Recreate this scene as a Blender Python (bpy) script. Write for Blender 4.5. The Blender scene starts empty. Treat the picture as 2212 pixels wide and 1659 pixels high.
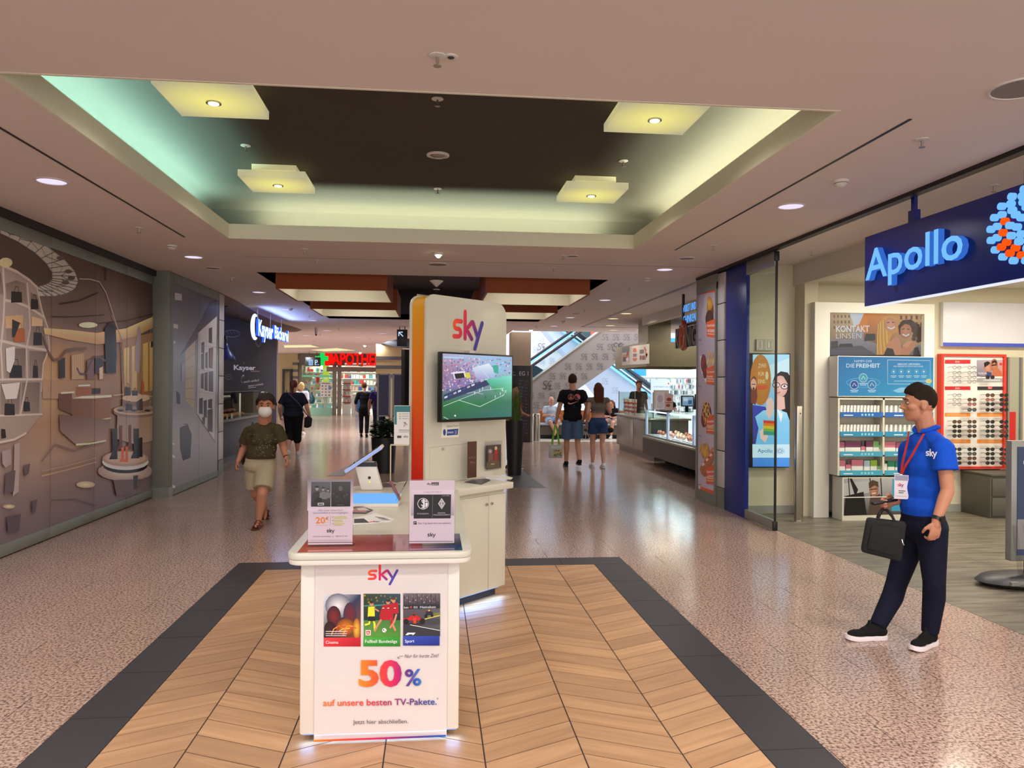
import bpy,bmesh,math,random
from mathutils import Vector,Matrix
from mathutils.geometry import tessellate_polygon
random.seed(7)
C=bpy.context.scene.collection
SC=bpy.context.scene
PI=math.pi

# ---------------------------------------------------------------- camera, world, exposure
EYE=1.65;FPX=1660.0;YAW=math.atan(170/1660);ROLL=0.0075;PITCH=0.0015
CEIL=3.25
_ca,_sa=math.cos(YAW),math.sin(YAW)
_F=Vector((_sa*math.cos(PITCH),_ca*math.cos(PITCH),math.sin(PITCH)))
_R0=Vector((_ca,-_sa,0));_U0=_R0.cross(_F)
_R=_R0*math.cos(ROLL)+_U0*math.sin(ROLL);_U=_U0*math.cos(ROLL)-_R0*math.sin(ROLL)
camd=bpy.data.cameras.new('camera');cam=bpy.data.objects.new('camera',camd);C.objects.link(cam)
camd.sensor_fit='HORIZONTAL';camd.sensor_width=36;camd.lens=36*FPX/2212
camd.clip_start=.05;camd.clip_end=300
cam.matrix_world=Matrix(((_R.x,_U.x,-_F.x,0),(_R.y,_U.y,-_F.y,0),(_R.z,_U.z,-_F.z,EYE),(0,0,0,1)))
SC.camera=cam
world=bpy.data.worlds.new('world');SC.world=world;world.use_nodes=True
_bg=world.node_tree.nodes['Background']
_bg.inputs[0].default_value=(1.0,.93,.90,1);_bg.inputs[1].default_value=2.7
SC.view_settings.view_transform='Standard';SC.view_settings.look='None'
SC.view_settings.exposure=0.0;SC.view_settings.gamma=1.0;SC.view_settings.use_curve_mapping=False
SC.cycles.use_denoising=True
SC.cycles.max_bounces=7;SC.cycles.diffuse_bounces=3;SC.cycles.glossy_bounces=3
SC.cycles.transmission_bounces=6;SC.cycles.transparent_max_bounces=10
SC.cycles.sample_clamp_indirect=4.0;SC.cycles.sample_clamp_direct=0
SC.cycles.caustics_reflective=False;SC.cycles.caustics_refractive=False
DOWN_W=8.0      # ceiling downlight power (W)
BOX_W=13.0       # square lamps in the recess
COVE_W=20.0       # cove light per metre
SHOP_W=50.0
REAR_W=46.0      # unseen lamps added behind the camera

def area(name,loc,power,sx,sy,col=(1,.9,.8),aim=(0,0,-1),spread=PI,axis=None):
    l=bpy.data.lights.new(name,'AREA');l.shape='RECTANGLE';l.size=sx;l.size_y=sy
    l.energy=power;l.color=col;l.spread=spread
    o=bpy.data.objects.new(name,l);C.objects.link(o);o.location=loc
    o.rotation_euler=Vector(aim).to_track_quat('-Z','Y').to_euler();o['kind']='helper'
    if axis:      # keep the long side (local Y) along a given world axis
        z=-Vector(aim).normalized();y=Vector(axis);x=y.cross(z).normalized();y=z.cross(x)
        o.rotation_euler=Matrix((x,y,z)).transposed().to_euler()
    return o

# ---------------------------------------------------------------- pixel rays of the 2212 x 1659 photograph
def ray(px,py): return _F + _R*((px-1106)/FPX) - _U*((py-829.5)/FPX)
def onz(px,py,z=0.0):
    d=ray(px,py);t=(z-EYE)/d.z;return Vector((d.x*t,d.y*t,z))
def ony(px,py,y):
    d=ray(px,py);t=y/d.y;return Vector((d.x*t,y,EYE+d.z*t))
def onx(px,py,x):
    d=ray(px,py);t=x/d.x;return Vector((x,d.y*t,EYE+d.z*t))
def onp(px,py,p,n):
    d=ray(px,py);e=Vector((0,0,EYE));t=(Vector(p)-e).dot(n)/d.dot(n);return e+d*t

# ---------------------------------------------------------------- materials
def lin(c):
    return tuple((v/255/12.92 if v <= 10.3 else ((v/255+.055)/1.055)**2.4) for v in c[:3])
_M={}
def mat(name,col=(200,200,200),rough=.5,metal=0.,spec=.5,emit=0.,ecol=None,bump=None,alpha=1.,trans=0.,vary=0.):
    """col in sRGB 0-255; a little noise variation keeps every surface procedural"""
    if name in _M: return _M[name]
    m=bpy.data.materials.new(name);m.use_nodes=True;nt=m.node_tree;b=nt.nodes['Principled BSDF']
    c=lin(col)
    b.inputs['Base Color'].default_value=(*c,1);b.inputs['Roughness'].default_value=rough
    b.inputs['Metallic'].default_value=metal;b.inputs['Specular IOR Level'].default_value=spec
    if trans: b.inputs['Transmission Weight'].default_value=trans;b.inputs['IOR'].default_value=1.45
    if alpha < 1: b.inputs['Alpha'].default_value=alpha
    if emit:
        b.inputs['Emission Color'].default_value=(*lin(ecol or col),1);b.inputs['Emission Strength'].default_value=emit
    if vary:
        tc=nt.nodes.new('ShaderNodeTexCoord');n=nt.nodes.new('ShaderNodeTexNoise');n.inputs['Scale'].default_value=bump[0] if bump else 8
        r=nt.nodes.new('ShaderNodeMapRange');r.inputs[3].default_value=1-vary;r.inputs[4].default_value=1+vary
        mx=nt.nodes.new('ShaderNodeVectorMath');mx.operation='SCALE';mx.inputs[0].default_value=c
        nt.links.new(tc.outputs['Object'],n.inputs['Vector']);nt.links.new(n.outputs['Fac'],r.inputs[0])
        nt.links.new(r.outputs[0],mx.inputs['Scale']);nt.links.new(mx.outputs[0],b.inputs['Base Color'])
    if bump:
        tc=nt.nodes.new('ShaderNodeTexCoord');n=nt.nodes.new('ShaderNodeTexNoise');n.inputs['Scale'].default_value=bump[0]
        n.inputs['Detail'].default_value=4
        bp=nt.nodes.new('ShaderNodeBump');bp.inputs['Strength'].default_value=bump[1];bp.inputs['Distance'].default_value=.01
        nt.links.new(tc.outputs['Object'],n.inputs['Vector']);nt.links.new(n.outputs['Fac'],bp.inputs['Height'])
        nt.links.new(bp.outputs['Normal'],b.inputs['Normal'])
    _M[name]=m
    return m
def glow(name,col,s):
    if name in _M: return _M[name]
    m=bpy.data.materials.new(name);m.use_nodes=True;nt=m.node_tree;nt.nodes.remove(nt.nodes['Principled BSDF'])
    e=nt.nodes.new('ShaderNodeEmission');e.inputs[0].default_value=(*lin(col),1);e.inputs[1].default_value=s
    nt.links.new(e.outputs[0],nt.nodes['Material Output'].inputs[0]);_M[name]=m
    return m
def glassm(name,tint=(235,245,240),refl=.09,rough=.03,opac=0.):
    """thin glass: clear with a fresnel reflection (and a light film of tint)"""
    if name in _M: return _M[name]
    m=bpy.data.materials.new(name);m.use_nodes=True;nt=m.node_tree;nt.nodes.remove(nt.nodes['Principled BSDF'])
    t=nt.nodes.new('ShaderNodeBsdfTransparent');t.inputs[0].default_value=(*lin(tint),1)
    g=nt.nodes.new('ShaderNodeBsdfGlossy');g.inputs['Roughness'].default_value=rough
    f=nt.nodes.new('ShaderNodeFresnel');f.inputs[0].default_value=1.45
    mx=nt.nodes.new('ShaderNodeMixShader')
    k=nt.nodes.new('ShaderNodeMath');k.operation='MULTIPLY';k.inputs[1].default_value=refl/.04
    k.use_clamp=True
    gm=nt.nodes.new('ShaderNodeNewGeometry');bf=nt.nodes.new('ShaderNodeMath');bf.operation='SUBTRACT';bf.inputs[0].default_value=1.0
    fb=nt.nodes.new('ShaderNodeMath');fb.operation='MULTIPLY'
    nt.links.new(gm.outputs['Backfacing'],bf.inputs[1]);nt.links.new(f.outputs[0],k.inputs[0]);nt.links.new(k.outputs[0],fb.inputs[0]);nt.links.new(bf.outputs[0],fb.inputs[1]);nt.links.new(fb.outputs[0],mx.inputs[0])
    nt.links.new(t.outputs[0],mx.inputs[1]);nt.links.new(g.outputs[0],mx.inputs[2])
    out=mx
    if opac:
        d=nt.nodes.new('ShaderNodeBsdfDiffuse');d.inputs[0].default_value=(*lin(tint),1)
        m2=nt.nodes.new('ShaderNodeMixShader');m2.inputs[0].default_value=opac
        nt.links.new(mx.outputs[0],m2.inputs[1]);nt.links.new(d.outputs[0],m2.inputs[2]);out=m2
    nt.links.new(out.outputs[0],nt.nodes['Material Output'].inputs[0]);_M[name]=m
    return m
def printm(name,emit=0.,rough=.45,gain=1.0,spec=.4):
    """flat print: the colour comes with the printed shapes (colour attribute); screens emit it"""
    if name in _M: return _M[name]
    m=bpy.data.materials.new(name);m.use_nodes=True;nt=m.node_tree;b=nt.nodes['Principled BSDF']
    a=nt.nodes.new('ShaderNodeAttribute');a.attribute_name='ink'
    s=nt.nodes.new('ShaderNodeVectorMath');s.operation='SCALE';s.inputs['Scale'].default_value=gain
    nt.links.new(a.outputs['Color'],s.inputs[0])
    b.inputs['Roughness'].default_value=rough;b.inputs['Specular IOR Level'].default_value=spec
    if emit:
        b.inputs['Base Color'].default_value=(.01,.01,.01,1)
        nt.links.new(s.outputs[0],b.inputs['Emission Color']);b.inputs['Emission Strength'].default_value=emit
    else: nt.links.new(s.outputs[0],b.inputs['Base Color'])
    _M[name]=m
    return m

# ---------------------------------------------------------------- objects
def tag(o,label=None,cat=None,group=None,kind=None):
    if label: o['label']=label
    if cat: o['category']=cat
    if group: o['group']=group
    if kind: o['kind']=kind
    return o
def thing(name,label,cat,loc=(0,0,0),group=None):
    o=bpy.data.objects.new(name,None);o.empty_display_size=.1;C.objects.link(o);o.location=loc
    return tag(o,label,cat,group)
def base(o):
    v=Vector((0,0,0))
    while o: v += Vector(o.location);o=o.parent
    return v
def dup(root,loc,label=None,group=None):
    r=root.copy();C.objects.link(r);r.location=loc
    if label: r['label']=label
    if group: r['group']=group
    for ch in list(root.children):
        c=ch.copy();C.objects.link(c);c.parent=r
        for g in ch.children:
            d=g.copy();C.objects.link(d);d.parent=c
    return r
ORD='nearest second third fourth fifth sixth seventh eighth ninth tenth eleventh twelfth thirteenth fourteenth fifteenth sixteenth'.split()

class MB:
    """collects shapes in world coordinates and links them as ONE mesh object"""
    def __init__(s): s.v=[];s.f=[];s.m=[];s.cur=0
    def add(s,vs,fs):
        n=len(s.v);s.v += [Vector(v) for v in vs]
        for f in fs: s.f.append(tuple(i+n for i in f));s.m.append(s.cur)
        return s
    def box(s,lo,hi,rz=0.,piv=None):
        x0,y0,z0=lo;x1,y1,z1=hi
        vs=[Vector(p) for p in ((x0,y0,z0),(x1,y0,z0),(x1,y1,z0),(x0,y1,z0),(x0,y0,z1),(x1,y0,z1),(x1,y1,z1),(x0,y1,z1))]
        if rz:
            c=Vector(piv) if piv else (vs[0]+vs[6])/2;R=Matrix.Rotation(rz,3,'Z');vs=[R@(v-c)+c for v in vs]
        return s.add(vs,[(0,3,2,1),(4,5,6,7),(0,1,5,4),(1,2,6,5),(2,3,7,6),(3,0,4,7)])
    def obox(s,c,ax,ay,az):
        """box about c with half-axis vectors"""
        c=Vector(c);ax,ay,az=Vector(ax),Vector(ay),Vector(az)
        vs=[c+ax*i+ay*j+az*k for k in (-1,1) for (i,j) in ((-1,-1),(1,-1),(1,1),(-1,1))]
        return s.add(vs,[(0,3,2,1),(4,5,6,7),(0,1,5,4),(1,2,6,5),(2,3,7,6),(3,0,4,7)])
    def bar(s,a,b,w,h=None,up=(0,0,1)):
        a,b=Vector(a),Vector(b);d=b-a;L=d.length;d.normalize();h=h or w
        r=d.cross(Vector(up))
        if r.length < 1e-4: r=d.cross(Vector((1,0,0)))
        r.normalize();u=r.cross(d)
        return s.obox((a+b)/2,r*(w/2),d*(L/2),u*(h/2))
    def cone(s,a,b,ra,rb,n=20,cap=True):
        a,b=Vector(a),Vector(b);d=(b-a).normalized();r=d.orthogonal().normalized();u=d.cross(r)
        vs=[]
        for c,q in ((a,ra),(b,rb)):
            for i in range(n): t=2*PI*i/n;vs.append(c+(r*math.cos(t)+u*math.sin(t))*q)
        fs=[(i,(i+1) % n,n+(i+1) % n,n+i) for i in range(n)]
        if cap: fs += [tuple(range(n))[::-1],tuple(range(n,2*n))]
        return s.add(vs,fs)
    def tube(s,pts,r,n=8):
        pts=[Vector(p) for p in pts]
        rings=[];ref=None
        for i,p in enumerate(pts):
            d=(pts[min(i+1,len(pts)-1)]-pts[max(i-1,0)]).normalized()
            a=d.orthogonal().normalized() if ref is None else (ref-d*ref.dot(d)).normalized()
            ref=a;b=d.cross(a);q=r[i] if isinstance(r,(list,tuple)) else r
            rings.append([p+(a*math.cos(2*PI*k/n)+b*math.sin(2*PI*k/n))*q for k in range(n)])
        vs=[v for g in rings for v in g];fs=[]
        for i in range(len(pts)-1):
            for k in range(n): fs.append((i*n+k,i*n+(k+1) % n,(i+1)*n+(k+1) % n,(i+1)*n+k))
        fs += [tuple(range(n))[::-1],tuple(range((len(pts)-1)*n,len(pts)*n))]
        return s.add(vs,fs)
    def lathe(s,c,prof,n=24,sx=1.,sy=1.):
        """prof: (radius, z) pairs from the bottom up around the vertical through c"""
        c=Vector(c);vs=[]
        for r,z in prof:
            for i in range(n): t=2*PI*i/n;vs.append(c+Vector((r*sx*math.cos(t),r*sy*math.sin(t),z)))
        fs=[]
        for j in range(len(prof)-1):
            for i in range(n): fs.append((j*n+i,j*n+(i+1) % n,(j+1)*n+(i+1) % n,(j+1)*n+i))
        fs += [tuple(range(n))[::-1],tuple(range((len(prof)-1)*n,len(prof)*n))]
        return s.add(vs,fs)
    def prism(s,pts,ext):
        """planar polygon (world points) extruded by the vector ext"""
        pts=[Vector(p) for p in pts];ext=Vector(ext);n=len(pts)
        nrm=Vector((0,0,0))
        for i in range(n): nrm += (pts[i]-pts[0]).cross(pts[(i+1) % n]-pts[0])
        if nrm.dot(ext) > 0: pts=pts[::-1]
        vs=pts+[p+ext for p in pts];fs=[(i,(i+1) % n,n+(i+1) % n,n+i)[::-1] for i in range(n)]
        if n <= 4: fs += [tuple(range(n)),tuple(range(n,2*n))[::-1]]
        else:
            tri=tessellate_polygon([pts])
            for t in tri:
                a=(pts[t[1]]-pts[t[0]]).cross(pts[t[2]]-pts[t[0]])
                t=tuple(t) if a.dot(ext) < 0 else tuple(t)[::-1]
                fs += [t,tuple(i+n for i in t[::-1])]
        return s.add(vs,fs)
    def ball(s,c,r,n=12,rot=None):
        c=Vector(c);r=Vector(r) if hasattr(r,'__len__') else Vector((r,r,r));vs=[];fs=[];m=n//2
        for j in range(1,m):
            a=PI*j/m
            for i in range(n):
                t=2*PI*i/n;v=Vector((r.x*math.sin(a)*math.cos(t),r.y*math.sin(a)*math.sin(t),r.z*math.cos(a)))
                vs.append(c+(rot@v if rot else v))
        top=Vector((0,0,r.z));vs += [c+(rot@top if rot else top),c-(rot@top if rot else top)];k=len(vs)
        for j in range(m-2):
            for i in range(n): fs.append((j*n+i,(j+1)*n+i,(j+1)*n+(i+1) % n,j*n+(i+1) % n))
        for i in range(n): fs.append((k-2,i,(i+1) % n));fs.append((k-1,(m-2)*n+(i+1) % n,(m-2)*n+i))
        return s.add(vs,fs)
    def quad(s,*p): return s.add(p,[tuple(range(len(p)))])
    def build(s,name,mats,parent=None,bevel=0.,smooth=False,seg=2,kind=None):
        b=base(parent) if parent else Vector((0,0,0))
        me=bpy.data.meshes.new(name);me.from_pydata([tuple(v-b) for v in s.v],[],s.f)
        mats=mats if isinstance(mats,(list,tuple)) else [mats]
        for m in mats: me.materials.append(m)
        if len(mats) > 1: me.polygons.foreach_set('material_index',s.m)
        if smooth and not bevel:
            bm=bmesh.new();bm.from_mesh(me);bmesh.ops.remove_doubles(bm,verts=bm.verts,dist=1e-5);bm.to_mesh(me);bm.free()
        if bevel:
            bm=bmesh.new();bm.from_mesh(me)
            es=[e for e in bm.edges if len(e.link_faces) == 2 and e.calc_face_angle(0) > .5]
            bmesh.ops.bevel(bm,geom=es,offset=bevel,segments=seg,profile=.5,affect='EDGES',clamp_overlap=True)
            bm.to_mesh(me);bm.free()
        if smooth or bevel:
            me.shade_smooth();me.set_sharp_from_angle(angle=.7 if smooth else .55)
        me.update()
        o=bpy.data.objects.new(name,me);C.objects.link(o)
        if parent: o.parent=parent
        if kind: o['kind']=kind
        return o

# ---------------------------------------------------------------- lettering and flat prints
_glyph={}
def glyphs(txt,bold=0.,shear=0.):
    k=(txt,bold,shear)
    if k in _glyph: return _glyph[k]
    cu=bpy.data.curves.new('t','FONT');cu.body=txt;cu.offset=bold;cu.shear=shear;cu.size=1;cu.resolution_u=3
    o=bpy.data.objects.new('t',cu);C.objects.link(o)
    dg=bpy.context.evaluated_depsgraph_get();me=bpy.data.meshes.new_from_object(o.evaluated_get(dg))
    vs=[(v.co.x,v.co.y) for v in me.vertices];fs=[tuple(p.vertices) for p in me.polygons]
    C.objects.unlink(o);bpy.data.objects.remove(o);bpy.data.curves.remove(cu);bpy.data.meshes.remove(me)
    if not vs: vs=[(0,0),(1,0),(1,1)];fs=[]
    x0=min(v[0] for v in vs);x1=max(v[0] for v in vs)
    vs=[(x-x0,y) for x,y in vs];_glyph[k]=(vs,fs,x1-x0)
    return _glyph[k]
def lerp(a,b,t): return tuple(a[i]+(b[i]-a[i])*t for i in range(len(a)))
def ramp(stops,t):
    t=max(0,min(1,t))
    for (t0,c0),(t1,c1) in zip(stops,stops[1:]):
        if t <= t1: return lerp(c0,c1,(t-t0)/max(t1-t0,1e-6))
    return stops[-1][1]
RAINBOW=[(0,(242,120,28)),(.25,(225,60,50)),(.5,(190,25,95)),(.72,(105,40,130)),(1,(20,80,175))]
class Print:
    """flat ink shapes on a plane; shapes may be given by the photo's pixels, projected once onto the real plane"""
    def __init__(s,o,ex,ey,n,step=.0001,gain=1.):
        s.o=Vector(o);s.ex=Vector(ex).normalized();s.ey=Vector(ey).normalized();s.n=Vector(n).normalized()
        s.v=[];s.f=[];s.c=[];s.k=1;s.step=step;s.gain=gain
    def px(s,x,y):
        p=onp(x,y,s.o,s.n)-s.o;return (p.dot(s.ex),p.dot(s.ey))
    def raw(s,pts,fs,cols):
        n=len(s.v);h=s.step*s.k;s.k += 1;cols=(list(cols)+[cols[-1]]*len(pts))[:len(pts)]
        s.v += [s.o+s.ex*x+s.ey*y+s.n*h for x,y in pts]
        s.c += cols;s.f += [tuple(i+n for i in f) for f in fs]
    def poly(s,pts,col,col2=None,pix=False):
        """col2: list of colours per vertex"""
        if pix: pts=[s.px(*p) for p in pts]
        cols=col2 or [col]*len(pts)
        tri=[tuple(range(len(pts)))] if len(pts) <= 4 else tessellate_polygon([[Vector((x,y,0)) for x,y in pts]])
        s.raw(pts,tri,cols);return s
    def rect(s,x0,y0,x1,y1,col,col2=None,pix=False):
        """col at the first y, col2 at the second"""
        return s.poly([(x0,y0),(x1,y0),(x1,y1),(x0,y1)],col,[col,col,col2,col2] if col2 else None,pix)
    def ell(s,x,y,rx,ry,col,col2=None,n=20,pix=False,a0=0,a1=2*PI,rot=0.):
        pts=[(x,y)]
        for i in range(n+1):
            t=a0+(a1-a0)*i/n;u,w=rx*math.cos(t),ry*math.sin(t)
            pts.append((x+u*math.cos(rot)-w*math.sin(rot),y+u*math.sin(rot)+w*math.cos(rot)))
        if pix: pts=[s.px(*p) for p in pts]
        s.raw(pts,[(0,i,i+1) for i in range(1,n+1)],[col]+[col2 or col]*(n+1));return s
    def stroke(s,pts,w,col,pix=False,cols=None,closed=False):
        if pix:
            q=s.px(*pts[0]);r=s.px(pts[0][0]+1,pts[0][1]);r2=s.px(pts[0][0],pts[0][1]+1)
            w=w*(math.hypot(r[0]-q[0],r[1]-q[1])+math.hypot(r2[0]-q[0],r2[1]-q[1]))/2;pts=[s.px(*p) for p in pts]
        if closed: pts=pts+[pts[0]]
        P=[];Fc=[];Cc=[]
        for i,(x,y) in enumerate(pts):
            cc=cols[i] if cols else col
            a=pts[max(i-1,0)];b=pts[min(i+1,len(pts)-1)];dx,dy=b[0]-a[0],b[1]-a[1];L=math.hypot(dx,dy) or 1
            nx,ny=-dy/L*w/2,dx/L*w/2;P += [(x+nx,y+ny),(x-nx,y-ny)];Cc += [cc,cc]
            if i: n=2*i;Fc.append((n-2,n-1,n+1,n))
        if not closed:
            for (x,y),q,cc in ((pts[0],pts[1],Cc[0]),(pts[-1],pts[-2],Cc[-1])):
                n=len(P);P.append((x,y));Cc.append(cc);a=math.atan2(y-q[1],x-q[0])-PI/2
                for k in range(7): t=a+PI*k/6;P.append((x+w/2*math.cos(t),y+w/2*math.sin(t)));Cc.append(cc)
                Fc += [(n,n+1+k,n+2+k) for k in range(6)]
        s.raw(P,Fc,Cc);return s
    def text(s,txt,x,y,h,col,w=None,bold=0.,shear=0.,ang=0.,stops=None,align='l',pix=False,x2=None,y2=None):
        """h: capital height (local); pix: baseline from pixel x,y to x2,y2 and h in pixels"""
        vs,fs,L=glyphs(txt,bold,shear)
        if not fs: return s
        if pix:
            a=s.px(x,y);b=s.px(x2,y2 if y2 is not None else y);t=s.px(x,y-h)
            ux,uy=(b[0]-a[0])/L,(b[1]-a[1])/L;vx,vy=(t[0]-a[0])/.72,(t[1]-a[1])/.72;ox,oy=a
        else:
            k=h/.72;kx=(w/L) if w else k;ca,sa=math.cos(ang),math.sin(ang)
            ux,uy=kx*ca,kx*sa;vx,vy=-k*sa,k*ca
            off=0 if align == 'l' else (-L/2 if align == 'c' else -L);ox,oy=x+ux*off,y+uy*off
        pts=[(ox+ux*p+vx*q,oy+uy*p+vy*q) for p,q in vs]
        s.raw(pts,fs,[ramp(stops,p/L) for p,q in vs] if stops else [col]*len(pts));return s
    def grid(s,fn,rows,cols_,nu,nv):
        """smooth printed gradient: fn(u, v) gives a local point, rows[v][u] the colours"""
        P=[];Cc=[];Fc=[]
        def cell(g,u,v):
            R=len(g)-1;K=len(g[0])-1;a=min(int(v*R),R-1);b=min(int(u*K),K-1);fv=v*R-a;fu=u*K-b
            return lerp(lerp(g[a][b],g[a][b+1],fu),lerp(g[a+1][b],g[a+1][b+1],fu),fv)
        for j in range(nv+1):
            for i in range(nu+1): u,v=i/nu,j/nv;P.append(fn(u,v));Cc.append(cell(rows,u,v))
        for j in range(nv):
            for i in range(nu): a=j*(nu+1)+i;Fc.append((a,a+1,a+nu+2,a+nu+1))
        s.raw(P,Fc,Cc);return s
    def logo(s,x,y,h,stops=None,col=(15,15,20),ang=0.,k=1.,sx=1.):
        """the rounded lower-case three-letter wordmark; h = height of the k; x,y = left end of the baseline"""
        def pt(u,v): return (x+(u*sx*math.cos(ang)-v*math.sin(ang))*h,y+(u*sx*math.sin(ang)+v*math.cos(ang))*h)
        W=.15*k
        def arc(cx,cy,rx,ry,a,b,n=8): return [(cx+rx*math.cos(math.radians(a+(b-a)*i/n)),cy+ry*math.sin(math.radians(a+(b-a)*i/n))) for i in range(n+1)]
        sS=[(.43,.62)]+arc(.2,.485,.13,.14,90,270)+[(.22,.345)]+arc(.27,.21,.13,.135,90,-90)+[(.06,.07)]
        kk=[(.62,.02),(.62,.98)];k2=[(.97,.63),(.70,.36),(.97,.02)];yy=[(1.02,.63),(1.28,.10)];y2=[(1.52,.63),(1.14,-.33)]
        for st in (sS,kk,k2,yy,y2):
            if len(st) < 4:
                dense=[]
                for a,b in zip(st,st[1:]): dense += [lerp(a,b,i/4) for i in range(4)]
                st=dense+[st[-1]]
            cols=[ramp(stops,(p[0]/1.6*.8+.2*(1-p[1])) if stops else 0) for p in st] if stops else None
            s.stroke([pt(*p) for p in st],W*h,col,cols=cols)
        return s
    def build(s,name,m,parent=None,kind=None):
        b=base(parent) if parent else Vector((0,0,0))
        me=bpy.data.meshes.new(name)
        fs=[]
        for f in s.f:
            a,c,d=s.v[f[0]],s.v[f[1]],s.v[f[2]]
            fs.append(f if (c-a).cross(d-a).dot(s.n) > 0 else f[::-1])
        me.from_pydata([tuple(v-b) for v in s.v],[],fs)
        at=me.color_attributes.new('ink','FLOAT_COLOR','POINT');flat=[]
        for c in s.c: flat += [*(min(.93,q*s.gain) for q in lin(c)),1.]
        at.data.foreach_set('color',flat);me.materials.append(m)
        o=bpy.data.objects.new(name,me);C.objects.link(o)
        if parent: o.parent=parent
        if kind: o['kind']=kind
        return o
PAPER=printm('printed_paper');SCREEN=printm('lit_screen',emit=1.)

# ================================================================ surface materials
def nodes(name):
    m=bpy.data.materials.new(name);m.use_nodes=True
    return m,m.node_tree,m.node_tree.nodes['Principled BSDF'],m.node_tree.nodes.new,m.node_tree.links.new
def terrazzo(name,joints=False):
    m,nt,b,N,L=nodes(name)
    g=N('ShaderNodeNewGeometry');mp=N('ShaderNodeMapping');mp.inputs['Scale'].default_value=(1.0,1.0,1);L(g.outputs['Position'],mp.inputs[0])
    n1=N('ShaderNodeTexNoise');n1.inputs['Scale'].default_value=62;n1.inputs['Detail'].default_value=2.5;n1.inputs['Roughness'].default_value=.6;L(mp.outputs[0],n1.inputs['Vector'])
    r1=N('ShaderNodeValToRGB');e=r1.color_ramp.elements
    e[0].position=.36;e[0].color=(*lin((104,84,78)),1);e[1].position=.62;e[1].color=(*lin((195,169,154)),1)
    x=e.new(.45);x.color=(*lin((146,118,106)),1);x=e.new(.5);x.color=(*lin((179,151,137)),1)
    L(n1.outputs['Fac'],r1.inputs[0])
    n2=N('ShaderNodeTexNoise');n2.inputs['Scale'].default_value=1.6;n2.inputs['Detail'].default_value=3;L(mp.outputs[0],n2.inputs['Vector'])
    mr=N('ShaderNodeMapRange');mr.inputs[3].default_value=.86;mr.inputs[4].default_value=1.1;L(n2.outputs['Fac'],mr.inputs[0])
    sc=N('ShaderNodeVectorMath');sc.operation='SCALE';L(r1.outputs[0],sc.inputs[0]);L(mr.outputs[0],sc.inputs['Scale'])
    out=sc.outputs[0]
    if joints:
        br=N('ShaderNodeTexBrick');br.offset=.5;br.inputs['Scale'].default_value=1;br.inputs['Mortar Size'].default_value=.004
        br.inputs['Brick Width'].default_value=.705;br.inputs['Row Height'].default_value=.3015
        br.inputs['Color1'].default_value=(1,1,1,1);br.inputs['Color2'].default_value=(.93,.93,.93,1);br.inputs['Mortar'].default_value=(.45,.42,.4,1)
        m2=N('ShaderNodeMapping');m2.inputs['Location'].default_value=(.05,-.04,0);L(g.outputs['Position'],m2.inputs[0]);L(m2.outputs[0],br.inputs['Vector'])
        mm=N('ShaderNodeVectorMath');mm.operation='MULTIPLY';L(out,mm.inputs[0]);L(br.outputs['Color'],mm.inputs[1]);out=mm.outputs[0]
    L(out,b.inputs['Base Color']);b.inputs['Roughness'].default_value=.22;b.inputs['Specular IOR Level'].default_value=.40
    n3=N('ShaderNodeTexNoise');n3.inputs['Scale'].default_value=7;L(mp.outputs[0],n3.inputs['Vector'])
    m3=N('ShaderNodeMapRange');m3.inputs[3].default_value=.11;m3.inputs[4].default_value=.21;L(n3.outputs['Fac'],m3.inputs[0]);L(m3.outputs[0],b.inputs['Roughness'])
    return m
M_TER=terrazzo('speckled_stone');M_TERF=terrazzo('speckled_stone_far',True)
def oak(name,ang):
    m,nt,b,N,L=nodes(name)
    tc=N('ShaderNodeTexCoord');oi=N('ShaderNodeObjectInfo')
    mp=N('ShaderNodeMapping');mp.inputs['Rotation'].default_value=(0,0,-ang);L(tc.outputs['Object'],mp.inputs[0])
    ad=N('ShaderNodeVectorMath');ad.operation='MULTIPLY_ADD';ad.inputs[1].default_value=(1.3,15,1)
    off=N('ShaderNodeVectorMath');off.operation='SCALE';off.inputs[0].default_value=(17,31,7);L(oi.outputs['Random'],off.inputs['Scale'])
    L(mp.outputs[0],ad.inputs[0]);L(off.outputs[0],ad.inputs[2])
    n=N('ShaderNodeTexNoise');n.inputs['Scale'].default_value=1.0;n.inputs['Detail'].default_value=5;n.inputs['Distortion'].default_value=1.2;L(ad.outputs[0],n.inputs['Vector'])
    r=N('ShaderNodeValToRGB');e=r.color_ramp.elements
    e[0].position=.22;e[0].color=(*lin((168,126,89)),1);e[1].position=.75;e[1].color=(*lin((202,158,117)),1);L(n.outputs['Fac'],r.inputs[0])
    hs=N('ShaderNodeHueSaturation');mr=N('ShaderNodeMapRange');mr.inputs[3].default_value=.84;mr.inputs[4].default_value=1.1
    L(oi.outputs['Random'],mr.inputs[0]);L(mr.outputs[0],hs.inputs['Value']);L(r.outputs[0],hs.inputs['Color']);L(hs.outputs[0],b.inputs['Base Color'])
    b.inputs['Roughness'].default_value=.42;b.inputs['Specular IOR Level'].default_value=.4
    return m
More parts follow.
